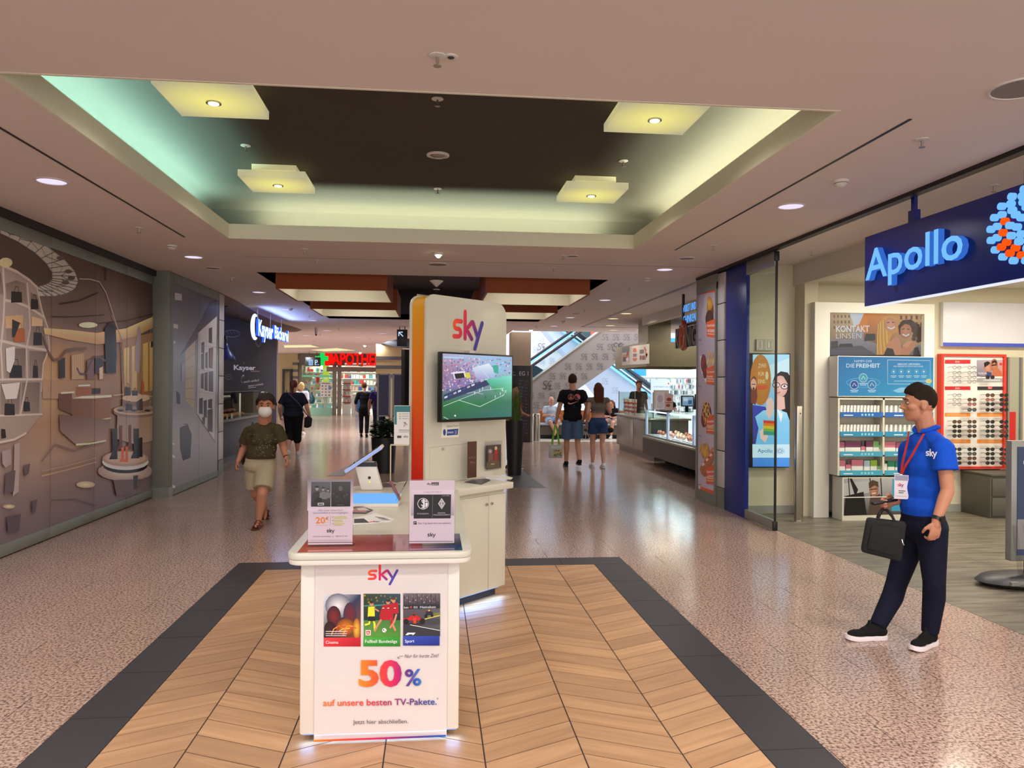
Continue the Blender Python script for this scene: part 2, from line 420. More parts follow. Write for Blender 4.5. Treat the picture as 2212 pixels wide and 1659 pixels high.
def vinyl():
    m,nt,b,N,L=nodes('grey_vinyl')
    g=N('ShaderNodeNewGeometry');mp=N('ShaderNodeMapping');mp.inputs['Scale'].default_value=(1.4,9,1);L(g.outputs['Position'],mp.inputs[0])
    n=N('ShaderNodeTexNoise');n.inputs['Scale'].default_value=1.6;n.inputs['Detail'].default_value=6;L(mp.outputs[0],n.inputs['Vector'])
    r=N('ShaderNodeValToRGB');e=r.color_ramp.elements;e[0].position=.3;e[0].color=(*lin((84,79,68)),1);e[1].position=.7;e[1].color=(*lin((136,128,112)),1)
    L(n.outputs['Fac'],r.inputs[0])
    br=N('ShaderNodeTexBrick');br.inputs['Scale'].default_value=1;br.inputs['Brick Width'].default_value=2.6;br.inputs['Row Height'].default_value=.9;br.inputs['Mortar Size'].default_value=.006
    br.inputs['Color1'].default_value=(1,1,1,1);br.inputs['Color2'].default_value=(.95,.95,.95,1);br.inputs['Mortar'].default_value=(.55,.55,.5,1);L(g.outputs['Position'],br.inputs['Vector'])
    mm=N('ShaderNodeVectorMath');mm.operation='MULTIPLY';L(r.outputs[0],mm.inputs[0]);L(br.outputs['Color'],mm.inputs[1]);L(mm.outputs[0],b.inputs['Base Color'])
    b.inputs['Roughness'].default_value=.38
    return m
M_OAKA=oak('oak_rising',math.radians(25.6));M_OAKB=oak('oak_falling',-math.radians(25.6));M_VIN=vinyl()
M_GROUT=mat('dark_joint',(52,40,38),.8)
M_SLATE=mat('charcoal_tile',(46,43,47),.42,vary=.06,bump=(14,.04))
M_CEIL=mat('ceiling_paint',(236,221,214),.9,spec=.2,vary=.015,bump=(3,.01))
M_LIP=mat('recess_lip_paint',(236,230,210),.8,spec=.2,vary=.02)
M_DARKC=mat('dark_recess_paint',(78,72,66),.75,spec=.2,vary=.05)
M_CREAM=mat('cream_wall_paint',(222,212,184),.75,vary=.02)
M_WHITE=mat('white_lacquer',(212,208,192),.3,spec=.5,vary=.01)
M_WPLAS=mat('white_plastic',(228,222,214),.4,vary=.01)
M_BLACK=mat('black_plastic',(16,16,18),.4,vary=.1)
M_STEEL=mat('brushed_steel',(178,172,160),.3,metal=.9,vary=.06)
M_CHROME=mat('bright_metal',(200,200,200),.2,metal=1.,vary=.02)
M_ALU=mat('grey_aluminium',(150,150,146),.4,metal=.5,vary=.03)
M_DKMET=mat('dark_metal',(38,36,36),.45,metal=.4,vary=.1)
M_GLASS=glassm('clear_glass',(240,246,243),.016);M_ACRYL=glassm('clear_acrylic',(244,244,246),.045,.05)

# ================================================================ floor
floor=MB().quad((-12,-3,-.0016),(12,-3,-.0016),(12,44,-.0016),(-12,44,-.0016)).build('floor',M_GROUT,kind='structure')
PX0,PX1,PY1=-1.76,1.795,7.27      # outer edge of the inlay
SHOPX,FARY=3.95,.04+.3015*34
def tile_rect(x0,y0,x1,y1):
    """a tile cut to what lies outside the inlay: list of rectangles"""
    if y0 >= PY1 or x1 <= PX0 or x0 >= PX1: return [(x0,y0,x1,y1)]
    o=[]
    if x0 < PX0: o.append((x0,y0,PX0,y1))
    if x1 > PX1: o.append((PX1,y0,x1,y1))
    if y1 > PY1: o.append((max(x0,PX0),PY1,min(x1,PX1),y1))
    return o
tl=[]
row=0;y=.04+.3015*7
while y < FARY-.1:
    off=0 if row % 2 == 0 else .3525
    x=.0425+off-.705*7
    while x < SHOPX:
        for (a,b_,c,d) in tile_rect(max(x,-4.1),y,min(x+.705,SHOPX),y+.3015):
            if c-a > .006 and d-b_ > .006: tl.append((a,b_,c,d))
        x += .705
    y += .3015;row += 1
def in_view(r):
    cx,cy=(r[0]+r[2])/2,(r[1]+r[3])/2
    return cy > 3.0 and abs(math.atan2(cx,cy)-YAW) < .62
tl.sort(key=lambda r: (not in_view(r),math.hypot(r[0]+r[2],r[1]+r[3])))
full=None;rest=MB();J=.0022
for i,(a,b_,c,d) in enumerate(tl):
    if i < 296:
        isfull=abs(c-a-.705) < .002 and abs(d-b_-.3015) < .002
        ctr=Vector(((a+c)/2,(b_+d)/2,0))
        if isfull and full:
            t=full.copy();C.objects.link(t);t.location=ctr
        else:
            w,h=(c-a)/2-J,(d-b_)/2-J
            t=MB().box((-w,-h,-.02),(w,h,0)).build('tile',M_TER,bevel=.0)
            t.location=ctr
            if isfull: full=t
        t.parent=floor
    else: rest.box((a+J,b_+J,-.02),(c-J,d-J,0))
rest.build('tile_field',M_TER,floor,kind='stuff')
MB().box((-12,FARY,-.02),(12,44,0)).build('far_paving',M_TERF,floor)
MB().box((-12,-3,-.02),(-4.1,FARY,0)).build('side_paving',M_TERF,floor)
MB().box((SHOPX,-3,-.02),(12,FARY,.001)).build('shop_vinyl',M_VIN,floor)
# charcoal border of the inlay, 0.30 x 0.605 tiles
IX0,IX1,IY1=-1.465,1.493,6.987
ys=[IY1-.605*i for i in range(9)]
for x0,x1 in ((PX0,IX0),(IX1,PX1)):
    for y0 in ys[1:]:
        t=MB().box((x0+J,y0+J,-.02),(x1-J,y0+.605-J,0)).build('border_tile',M_SLATE,floor)
n=6
for i in range(n):
    a=PX0+(PX1-PX0)*i/n;MB().box((a+J,IY1+J,-.02),(a+(PX1-PX0)/n-J,PY1-J,0)).build('border_tile',M_SLATE,floor)
# oak chevron planks
seams=[IX0,-1.092,-.648,-.205,.2385,.681,1.1245,IX1]
SL=.479;PW=.169;protos={}
def clip_poly(pts,y0,y1):
    for lim,sgn in ((y0,1),(y1,-1)):
        out=[]
        for p,q in zip(pts,pts[1:]+pts[:1]):
            ip,iq=(p[1]-lim)*sgn >= 0,(q[1]-lim)*sgn >= 0
            if ip: out.append(p)
            if ip != iq: t=(lim-p[1])/(q[1]-p[1]);out.append((p[0]+(q[0]-p[0])*t,lim))
        pts=out
        if len(pts) < 3: return []
    return pts
for ci,(x0,x1) in enumerate(zip(seams,seams[1:])):
    up=1 if ci % 2 == 0 else -1        # planks rise towards +x in even columns
    w=x1-x0;g=.0034
    yref=3.354 if up > 0 else 3.354+.4435*SL
    if ci == 0: yref += .06
    k0=-8
    for k in range(k0,32):
        yl=yref+k*PW;yr=yl+up*w*SL
        pts=[(x0+g,yl+g),(x1-g,yr+g),(x1-g,yr+PW-g),(x0+g,yl+PW-g)]
        if max(p[1] for p in pts) < 2.9 or min(p[1] for p in pts) > IY1-.02: continue
        cp=clip_poly(pts,2.0,IY1-g)
        if len(cp) < 3: continue
        cut=len(cp) != 4 or any(abs(p[1]-q[1]) > 1e-6 for p,q in zip(cp,pts))
        mm=M_OAKA if up > 0 else M_OAKB
        if not cut and ci in protos:
            o=protos[ci].copy();C.objects.link(o);o.location=(x0,yl,0);o.parent=floor
        else:
            m_=MB().prism([(p[0]-x0,p[1]-yl,0) for p in cp],(0,0,-.02));o=m_.build('plank',mm);o.location=(x0,yl,0);o.parent=floor
            if not cut: protos[ci]=o
# grey stone bands laid in the paving further back
for pts in ([(706,1028),(784,990),(800,990),(742,1028)],[(1100,1054),(1105,1020),(1130,1018),(1180,1054)]):
    q=[onz(x,y,.0) for x,y in pts]
    MB().prism([p+Vector((0,0,.003)) for p in q],(0,0,-.003)).build('grey_inlay',mat('grey_stone',(78,72,70),.4,vary=.08),floor)

# ================================================================ ceiling
R1=(-2.28,4.22,2.33,8.78);R2=(-2.55,11.38,2.62,19.2)
R1S=(R1[0]-.36,R1[1]-.36,R1[2]+.36,R1[3]+.36)
def slab(mb,x0,y0,x1,y1,z0=CEIL,z1=CEIL+.14): mb.box((x0,y0,z0),(x1,y1,z1))
ce=MB()
slab(ce,-4.2,-3,4.6,R1S[1]);slab(ce,-4.2,R1S[1],R1S[0],R1S[3]);slab(ce,R1S[2],R1S[1],4.6,R1S[3])
slab(ce,-4.2,R1S[3],4.6,R2[1]);slab(ce,-9,R2[1],R2[0],R2[3]);slab(ce,R2[2],R2[1],9,R2[3])
slab(ce,-4.2,R2[3],9,22.3);slab(ce,-9,R2[3],-4.2,22.3);slab(ce,-14,22.3,2.3,43);slab(ce,-9,9.7,-4.2,R2[1]);slab(ce,4.6,9.8,9,R2[1])
ceiling=ce.build('ceiling',M_CEIL,kind='structure')
# recess 1: vertical lip, then the cove behind it and the dark upper ceiling
lp=MB();LZ=CEIL+.14
x0,y0,x1,y1=R1;t=.02
lp.box((x0,y0,CEIL-.002),(x0+t,y1,LZ+.02));lp.box((x1-t,y0,CEIL-.002),(x1,y1,LZ+.02));lp.box((x0+t,y1-t,CEIL-.002),(x1-t,y1,LZ+.02));lp.box((x0+t,y0,CEIL-.002),(x1-t,y0+t,LZ+.02))
lp.build('recess_lip',M_LIP,ceiling)
CV=.36;TOPZ=3.67
ex0,ey0,ex1,ey1=x0-CV,y0-CV,x1+CV,y1+CV
cv=MB();K=14
def ring(i):
    a=PI/2*i/K;r=.26
    ins=r*(1-math.cos(a));z=TOPZ-r+r*math.sin(a)
    return [Vector((ex0+ins,ey0+ins,z)),Vector((ex1-ins,ey0+ins,z)),Vector((ex1-ins,ey1-ins,z)),Vector((ex0+ins,ey1-ins,z))]
rg=[[Vector((p.x,p.y,CEIL+.01)) for p in ring(0)]]+[ring(i) for i in range(K+1)]
for a,b_ in zip(rg,rg[1:]):
    for k in range(4): cv.quad(a[(k+1) % 4],a[k],b_[k],b_[(k+1) % 4])
q=rg[-1];cv.quad(q[3],q[2],q[1],q[0])
cv.build('recess_vault',M_DARKC,ceiling,smooth=True)
sh=MB()
sh.box((ex0,ey0,CEIL+.0),(x0,ey1,CEIL+.02));sh.box((x1,ey0,CEIL+.0),(ex1,ey1,CEIL+.02));sh.box((x0,y1,CEIL+.0),(x1,ey1,CEIL+.02));sh.box((x0,ey0,CEIL+.0),(x1,y0,CEIL+.02))
sh.build('cove_shelf',M_CEIL,ceiling)
# cove tubes (real fluorescent lamps hidden behind the lip)
tb=MB();LEN=.42
for (a,b_,c,a_) in (((x0-.26,y0-.1,CEIL+.05),(x0-.26,y1-.28,CEIL+.05),(.50,1,.84),(.5,0,1)),((x1+.26,y0-.1,CEIL+.05),(x1+.26,y1-.28,CEIL+.05),(.93,1,.66),(-.5,0,1)),((x0+.3,y1+.26,CEIL+.05),(x1-.3,y1+.26,CEIL+.05),(.86,1,.68),(0,-.5,1))):
    a,b_=Vector(a),Vector(b_);mid=(a+b_)/2;L_=(b_-a).length
    tb.cone(a,b_,.013,.013,8)
    area('cove_lamp',mid+Vector((0,0,.02)),COVE_W*L_,.05,L_,c,aim=a_,axis=(b_-a).normalized())
tb.build('cove_tube',glow('tube_glow',(230,255,225),1.2),ceiling)
# recess 2 and its dark vault
r2=MB();x0,y0,x1,y1=R2
r2.box((x0-.02,y0,CEIL+.005),(x0,y1,4.0));r2.box((x1,y0,CEIL+.005),(x1+.02,y1,4.0));r2.box((x0,y0-.02,CEIL+.005),(x1,y0,4.0));r2.box((x0,y1,CEIL+.005),(x1,y1+.02,4.0));r2.box((x0,y0,4.0),(x1,y1,4.04))
r2.build('rear_recess',mat('recess_grey',(62,58,58),.8,vary=.04),ceiling)
# thin recessed slots
sl=MB()
for a,b_,c,d in ((-2.74,3.6,-2.72,8.76),(2.80,4.3,2.82,8.77)):
    sl.box((a,b_,CEIL-.004),(c,d,CEIL+.02))
sl.build('slot_diffuser',M_DKMET,ceiling)
sj=MB();sj.box((-2.4,10.0,CEIL-.002),(3.9,10.012,CEIL+.01));sj.build('joint_line',mat('joint_grey',(150,134,126),.8),ceiling)

# ================================================================ walls
wl=MB();wl.box((-4.4,-1.5,0),(-4.12,14.2,CEIL+.1));wl.build('wall_left',mat('left_wall_grey',(132,126,118),.7,vary=.03),kind='structure')
wb=MB();wb.box((SHOPX,9.67,0),(9.2,9.85,3.35));
wr=wb.build('wall_shop',M_CREAM,kind='structure')
MB().box((9.0,-1.5,0),(9.2,9.67,3.35)).build('wall_right',M_CREAM,kind='structure')
bb=MB();bb.box((3.98,9.645,0),(4.88,9.67,.1));bb.box((6.44,9.645,0),(9.0,9.67,.1));bb.build('baseboard_shop',mat('grey_skirting',(158,158,150),.5,vary=.02),kind='structure')
sc_=MB();sc_.box((4.6,-1.5,3.25),(9.0,9.67,3.35));shopc=sc_.build('ceiling_shop',mat('shop_ceiling_paint',(222,214,196),.85,vary=.02),kind='structure')
MB().box((4.69,3.0,2.98),(4.8,9.67,3.25)).build('bulkhead',mat('bulkhead_paint',(214,206,190),.85,vary=.02),shopc)
MB().box((4.8,3.0,3.0),(9.0,9.67,3.06)).build('lower_ceiling',mat('shop_ceiling_paint'),shopc)
MB().box((4.72,9.4,0),(4.9,9.67,3.0)).build('wall_pier',mat('pier_cream',(206,196,170),.75,vary=.02),wr)
# door track along the storefront
tr=MB();tr.box((3.84,2.0,CEIL-.035),(3.90,11.0,CEIL+.01));tr.box((3.93,2.0,CEIL-.02),(3.955,11.0,CEIL+.01));tr.build('trim_track',M_DKMET,kind='structure')
# far walls
far=MB();far.box((-14,42.2,0),(-7.35,42.5,3.4));far.box((-7.35,42.2,2.95),(-2.0,42.5,3.4));far.box((-2.0,42.2,0),(2.3,42.5,3.4));far.box((-7.6,46,0),(-1.8,46.2,3.4));far.box((-7.6,42.5,3.0),(-1.8,46,3.1));far.box((-7.6,42.5,0),(-7.4,46,3.0));far.box((-2.0,42.5,0),(-1.8,46,3.0));far.build('wall_far',mat('far_wall_beige',(150,138,112),.7,vary=.08),kind='structure')
wa=MB();wa.box((1.0,34,0),(16,34.3,9));wa.box((15.7,22.3,0),(16,34,9));wa.build('wall_atrium',mat('atrium_wall_white',(206,214,226),.6,vary=.02),kind='structure')
MB().box((2.35,22.3,3.25),(16,22.5,5.2)).build('trim_atrium',M_CEIL,kind='structure')
MB().box((8.6,9.85,0),(8.8,22.3,3.3)).build('wall_counter',mat('counter_wall',(196,196,190),.7,vary=.03),kind='structure')
MB().box((2.32,23.0,0),(2.92,23.6,3.25)).build('column_beige',mat('beige_column',(188,172,148),.7,vary=.03),kind='structure')
wk=MB();wk.box((-7.6,14.2,0),(-7.4,24,3.3));wk.box((-9,24.0,0),(-4.75,24.2,3.3));wk.build('wall_bakery',mat('bakery_wall',(92,82,78),.7,vary=.05),kind='structure')

# ================================================================ lamps of the hall
# square lamps in the recess
def lamp_square(cx,cy,label):
    t=thing('ceiling_lamp',label,'ceiling lamp',(cx,cy,TOPZ),'square lamps in the ceiling recess')
    h=.3
    MB().box((cx-.2,cy-.2,3.62),(cx+.2,cy+.2,TOPZ)).build('mount_box',mat('lamp_mount',(214,208,176),.5,emit=.25,ecol=(240,230,170)),t)
    m=_M.get('lamp_plate')
    if not m:
        m,nt,b,N,L=nodes('lamp_plate');_M['lamp_plate']=m
        tc=N('ShaderNodeTexCoord');gr=N('ShaderNodeTexGradient');gr.gradient_type='SPHERICAL'
        mp=N('ShaderNodeMapping');mp.inputs['Scale'].default_value=(2.6,2.6,1.2);mp.inputs['Location'].default_value=(0,0,.168);L(tc.outputs['Object'],mp.inputs[0]);L(mp.outputs[0],gr.inputs[0])
        r=N('ShaderNodeValToRGB');e=r.color_ramp.elements;e[0].position=0;e[0].color=(*lin((184,178,140)),1);e[1].position=.85;e[1].color=(*lin((255,246,140)),1)
        x=e.new(.35);x.color=(*lin((222,212,138)),1);L(gr.outputs['Fac'],r.inputs[0])
        L(r.outputs[0],b.inputs['Emission Color']);b.inputs['Emission Strength'].default_value=.82;b.inputs['Base Color'].default_value=(.22,.21,.16,1)
    o=MB().box((cx-h,cy-h,3.53),(cx+h,cy+h,3.59)).build('glass_plate',m,t,bevel=.004)
    c=MB();c.cone((cx,cy,3.53),(cx,cy,3.522),.05,.05,20);s_=c.build('spot_ring',M_STEEL,t)
    MB().cone((cx,cy,3.523),(cx,cy,3.518),.036,.036,16).build('bulb',glow('spot_glow',(255,250,225),2.2),s_)
    area('square_lamp_light',(cx,cy,3.50),BOX_W,.5,.5,(1,.92,.80),spread=2.6)
for cx,cy,l in ((-1.48,5.33,'yellow-lit square ceiling lamp, nearer of the two beside the green-lit cove side'),(-1.48,7.48,'yellow-lit square ceiling lamp, farther of the two beside the green-lit cove side'),(1.54,5.29,'yellow-lit square ceiling lamp, nearer of the two on the optician side of the recess'),(1.54,7.48,'yellow-lit square ceiling lamp, farther of the two on the optician side of the recess')):
    lamp_square(cx,cy,l)
# big square shades in the rear recess
def shade(x0,x1,y0,y1,z0,label):
    t=thing('lamp_shade',label,'lamp shade',((x0+x1)/2,(y0+y1)/2,4.0),'orange square lamp shades')
    w=.03;z1=z0+.42
    mo=mat('orange_shade',(158,72,12),.6,vary=.05);mi=mat('shade_inside',(236,228,206),.6,vary=.02)
    for a,b_,na in (((x0,y0),(x1,y0+w),'front_panel'),((x0,y1-w),(x1,y1),'back_panel'),((x0,y0+w),(x0+w,y1-w),'side_panel'),((x1-w,y0+w),(x1,y1-w),'side_panel')):
        MB().box((*a,z0),(*b_,z1)).build(na,mo,t)
    e=.006
    m=MB();m.box((x0+w,y1-w-e,z0+.004),(x1-w,y1-w,z1));m.box((x0+w,y0+w,z0+.004),(x0+w+e,y1-w,z1));m.box((x1-w-e,y0+w,z0+.004),(x1-w,y1-w,z1));m.box((x0+w,y0+w,z0+.004),(x1-w,y0+w+e,z1))
    m.build('lining',mi,t)
    MB().box((x0+w,y0+w,z1-.02),(x1-w,y1-w,z1)).build('diffuser',mat('shade_top',(240,232,210),.7),t)
    for px_,py_ in ((x0+.2,y0+.2),(x1-.2,y0+.2),(x0+.2,y1-.2),(x1-.2,y1-.2)): MB().cone((px_,py_,z1),(px_,py_,4.0),.006,.006,6).build('hanger_rod',M_DKMET,t)
    area('shade_light',((x0+x1)/2,(y0+y1)/2,z1-.05),9,1.2,1.2,(1,.96,.84))
shade(-2.36,-.71,11.8,13.55,3.07,'orange square shade with white lining, nearer one on the bakery side')
shade(-2.40,-.72,15.3,16.95,3.11,'orange square shade with white lining, farther one on the bakery side')
shade(.79,2.42,11.8,13.55,3.07,'orange square shade with white lining, nearer one on the sausage-counter side')
shade(.80,2.48,15.3,16.95,3.11,'orange square shade with white lining, farther one on the sausage-counter side')
# recessed downlights
def downlight(x,y,z,label,col,s,r=.115,power=None,lc=(1,.95,.92),group='recessed downlights'):
    t=thing('downlight',label,'ceiling light',(x,y,z),group)
    m=MB();n=24
    m.lathe((x,y,z),[(r+.012,.0),(r+.012,-.006),(r-.006,-.008),(r-.012,.0)],n);m.build('trim_ring',M_WPLAS,t,smooth=True)
    MB().cone((x,y,z+.0005),(x,y,z-.003),r-.008,r-.008,n).build('lens',glow(col[0],col[1],s),t)
    if power: area('downlight_lamp',(x,y,z-.012),power,.2,.2,lc,spread=2.7)
WL=('cool_lens',(238,226,255));WW=('warm_lens',(255,240,190))
left=[(-3.04,6.47),(-3.045,10.13),(-3.06,13.87),(-3.2,17.0),(-3.05,19.83)];right=[(3.13,6.5),(3.14,10.25),(3.17,14.07),(3.19,17.84),(3.21,20.4)]
for i,(x,y) in enumerate(left): downlight(x,y,CEIL,f'round white downlight in the row along the mural wall, {ORD[i]} from the camera',WL,1.05,power=DOWN_W*((2.6 if x < 0 else 1.) if i == 0 else 1. if i == 1 else .8),lc=(.94,.93,1))
for i,(x,y) in enumerate(right): downlight(x,y,CEIL,f'round white downlight in the row along the optician side, {ORD[i]} from the camera',WL,1.05,power=DOWN_W*((2.6 if x < 0 else 1.) if i == 0 else 1. if i == 1 else .8),lc=(.94,.93,1))
for i,(x,y) in enumerate([(4.22,16.59),(4.24,17.9),(4.65,19.97),(5.84,21.27),(5.13,21.6)]): downlight(x,y,CEIL,f'warm yellow downlight above the sausage counter, {ORD[i]} from the camera',WW,1.25,r=.13,power=DOWN_W*1.5,lc=(1,.85,.65),group='warm downlights')
fl=[(-3.2,23.5),(-1.6,24.5),(-1.4,28),(-2.2,31),(-4.2,26),(-2.6,26.8),(-6.9,30.0),(-1.2,32.5),(-6.4,38.5),(-2.3,37.5)]
for i,(x,y) in enumerate(fl): downlight(x,y,CEIL,f'round downlight on the far ceiling before the pharmacy, {ORD[i]} from the camera',WL,1.1,r=.13,power=DOWN_W*8,lc=(.97,.95,1))
# unseen lamps added behind the camera to brighten the near hall
for x,y in ((-3.04,2.8),(3.13,2.8),(-3.04,-.8),(3.13,-.8),(-1.5,-1.4),(1.5,-1.4),(-1.5,1.0),(1.5,1.0)): area('downlight_lamp',(x,y,CEIL-.012),REAR_W,.3,.3,(1,.95,.92),spread=2.7)
# bright ceiling spots
for i,(p,l) in enumerate((((947,546),'small dazzling spotlight on the ceiling strip before the orange shades'),((1147,711),'small dazzling spotlight on the ceiling before the escalators'),((788,745),'small dazzling spotlight on the far ceiling, upper of two before the pharmacy'),((778,761),'small dazzling spotlight on the far ceiling, lower of two before the pharmacy'))):
    q=onz(*p,CEIL);t=thing('spotlight',l,'spotlight',q)
    k=1+q.y/30
    MB().lathe(q,[(.05*k,0),(.05*k,-.02),(.035*k,-.03),(.03*k,0)],16).build('trim_ring',M_WPLAS,t,smooth=True)
    MB().ball(q+Vector((0,0,-.03)),.026*k,10).build('bulb',glow('halogen_glow',(255,236,200),14),t)
# long yellow light panels on the far ceiling
for pts,l in (([(611,746),(672,745),(692,750),(612,751)],'long yellow light panel on the far ceiling beside the bakery wall'),([(670,756),(730,752),(770,757),(700,759)],'long yellow light panel on the far ceiling nearer the pharmacy')):
    q=[onz(x,y,CEIL-.02) for x,y in pts];t=thing('light_panel',l,'light panel',(q[0]+q[2])/2)
    MB().prism(q,(0,0,.02)).build('panel_frame',M_WPLAS,t)
    c_=sum(q,Vector())/4
    MB().prism([c_+(p-c_)*.93-Vector((0,0,.004)) for p in q],(0,0,.004)).build('diffuser',glow('panel_glow',(250,240,180),1.0),t)
# light of the neighbouring spaces: shop ceilings and the atrium roof
for x,y in ((5.6,8.1),(7.4,8.1),(5.6,5.6),(7.6,5.6)): area('shop_lamp',(x,y,2.97),SHOP_W,.9,.3,(1,.93,.78))
area('atrium_daylight',(8,28,8.6),520,10,9,(.72,.86,1))
area('bakery_lamp',(-5.6,17,3.0),22,1.0,3,(1,.8,.6))
area('counter_lamp',(6.4,15.5,3.1),60,1.5,4,(1,.92,.8))
area('pharmacy_lamp',(-4.6,44.2,2.95),160,4.5,2,(.95,1,.92))

# ================================================================ left side
def solid_text(name,txt,o,ex,ey,n,h,depth,mats,parent,w=None,bold=.01,shear=0.,kind=None):
    """raised letters: o = left end of the baseline on the carrying plane"""
    vs,fs,L=glyphs(txt,bold,shear);k=h/.72;kx=(w/L) if w else k
    o,ex,ey,n=Vector(o),Vector(ex).normalized(),Vector(ey).normalized(),Vector(n).normalized()
    b=base(parent) if parent else Vector()
    N=len(vs);V=[o+ex*(x*kx)+ey*(y*k)-b for x,y in vs];V += [v+n*depth for v in V]
    flip=ex.cross(ey).dot(n) < 0;F=[];M=[];ec={}
    for f in fs:
        a,c,d=(Vector((*vs[i],0)) for i in f[:3]);up=(c-a).cross(d-a).z > 0
        g=tuple(i+N for i in f);g=g if up != flip else g[::-1]
        F.append(g);M.append(0)
        for i in range(len(f)):
            e=tuple(sorted((f[i],f[(i+1) % len(f)])));ec.setdefault(e,[]).append((f[i],f[(i+1) % len(f)]))
    for e,l in ec.items():
        if len(l) == 1: a,c=l[0];F.append((a,c,c+N,a+N));M.append(1)
    me=bpy.data.meshes.new(name);me.from_pydata([tuple(v) for v in V],[],F)
    for m in mats: me.materials.append(m)
    me.polygons.foreach_set('material_index',M if len(mats) > 1 else [0]*len(M))
    ob=bpy.data.objects.new(name,me);C.objects.link(ob);ob.parent=parent
    return ob

# ---- mural hoarding on sliding glass panels
MX=-4.0
mu=thing('shopfront_mural','long mauve-brown mural of a bag and boot boutique on glass panels beside the walkway','mural',(MX,8.2,0))
M_PANEL=mat('panel_back',(120,110,104),.5,vary=.02);M_RAIL=mat('grey_green_rail',(128,132,124),.45,metal=.2,vary=.03)
edges=[5.4,6.42,7.46,8.5,9.55,10.5,11.448]
for a,b_ in zip(edges,edges[1:]):
    MB().box((MX-.03,a+.004,.12),(MX,b_-.004,3.06)).build('glass_panel',M_PANEL,mu)
    MB().box((MX-.04,a+.003,.012),(MX+.018,b_-.003,.125)).build('bottom_rail',M_RAIL,mu,bevel=.004)
    MB().box((MX-.04,a+.003,3.05),(MX+.018,b_-.003,3.17)).build('top_rail',M_RAIL,mu,bevel=.004)
MB().box((MX-.1,5.4,3.17),(MX+.05,11.448,CEIL-.001)).build('head_track',M_DKMET,mu)
for a in edges[1:-1]: MB().box((MX+.0162,a-.0022,.125),(MX+.0172,a+.0022,3.05)).build('gasket',mat('gasket_brown',(66,54,52),.6),mu)
P=Print((MX,11.45,0),(0,-1,0),(0,0,1),(1,0,0),gain=1.45);P.lim=.01
def m(x,y):
    a,b=P.px(x/2.074,420+y/2.074);return (max(a,P.lim),b)
def L_(y): return 11.45-y
G=[[(104,90,86),(95,80,76),(92,74,68),(88,68,64),(80,58,55)],
     [(112,95,90),(105,88,82),(105,86,78),(98,78,72),(84,64,60)],
     [(128,108,102),(125,105,98),(118,95,84),(104,82,74),(88,66,60)],
     [(150,130,118),(150,125,108),(182,142,105),(152,115,88),(132,95,70)],
     [(145,125,115),(140,115,105),(194,158,117),(152,116,85),(155,118,75)],
     [(140,122,116),(140,118,110),(165,130,105),(130,98,80),(152,120,92)],
     [(148,130,124),(150,130,122),(165,138,122),(150,122,108),(160,130,112)],
     [(122,106,108),(125,108,108),(128,108,106),(130,108,105),(130,108,108)],
     [(100,87,96),(105,90,98),(108,92,100),(112,96,104),(115,100,108)]]
# s runs from 1.4 panels nearer than the frame's edge to the far post
yn=11.45-5.42
P.grid(lambda u,v: (yn-(yn-.01)*(u**1.0),3.05-v*2.92),[[r[0]]+[r[0]]+r[1:2]+r[2:] for r in G],None,40,48) if False else None
def cellw(u,v): return (yn+(-yn+.01)*u,3.05-2.925*v)
def persp(rows):      # the photo's columns 0..700 re-spread over the panels' real lengths
    out=[]
    us=[onx(x/2.074,800,MX).y for x in (-260,0,210,420,700)]
    for r in rows:
        row_=[]
        for i in range(25):
            y=5.42+(11.44-5.42)*i/24
            j=0
            while j < 3 and y > us[j+1]: j += 1
            t=max(0,min(1,(y-us[j])/(us[j+1]-us[j])));row_.append(lerp(r[j],r[j+1],t))
        out.append(row_)
    return out
P.grid(lambda u,v: (yn-(yn-.012)*u,3.05-2.925*v),persp(G),None,48,48)
def mp(pts,c,cols=None): P.poly([m(*p) for p in pts],c,cols)
def ms(pts,w,c): P.stroke([m(*p) for p in pts],w*.0021,c)
def me_(x,y,rx,ry,c,c2=None,**k):
    n=k.get('n',20);pts=[m(x+rx*math.cos(2*PI*i/n),y+ry*math.sin(2*PI*i/n)) for i in range(n)]
    if c2: P.raw([m(x,y)]+pts,[(0,i+1,(i+1) % n+1) for i in range(n)],[c]+[c2]*n)
    else: P.poly(pts,c)
# leaded-glass ring of the ceiling
out_=[(-240,20),(-120,70),(0,130),(100,170),(200,225),(285,290),(335,345),(350,390),(335,422),(295,445),(240,457),(178,456)]
inn_=[(-240,75),(-120,120),(0,175),(80,213),(155,262),(208,312),(232,350),(234,376),(222,392),(200,404),(170,412),(140,415)]
mp([(-240,75),(-120,120),(0,175),(80,213),(155,262),(208,312),(232,350),(228,385),(190,405),(140,415),(0,330),(-240,250)],(88,75,66))
for i in range(len(out_)-1): mp([out_[i],out_[i+1],inn_[i+1],inn_[i]],(188,181,172))
for i in range(11):
    for t in (0,.5):
        a=lerp(out_[i],out_[i+1],t);b_=lerp(inn_[i],inn_[i+1],t);ms([a,b_],3.4,(84,74,68))
        c_=lerp(a,b_,.35+.3*((i+int(t*2)) % 2));d_=lerp(lerp(out_[i],out_[i+1],t+.5),lerp(inn_[i],inn_[i+1],t+.5),.65-.3*((i+int(t*2)) % 2));ms([c_,d_],3,(84,74,68))
for (x,y) in ((205,212),(268,285),(305,345),(292,395),(318,375)): me_(x,y,16,9,(96,84,78))
for o_,w in ((out_,3),(inn_,3)): ms(o_,w,(110,98,92))
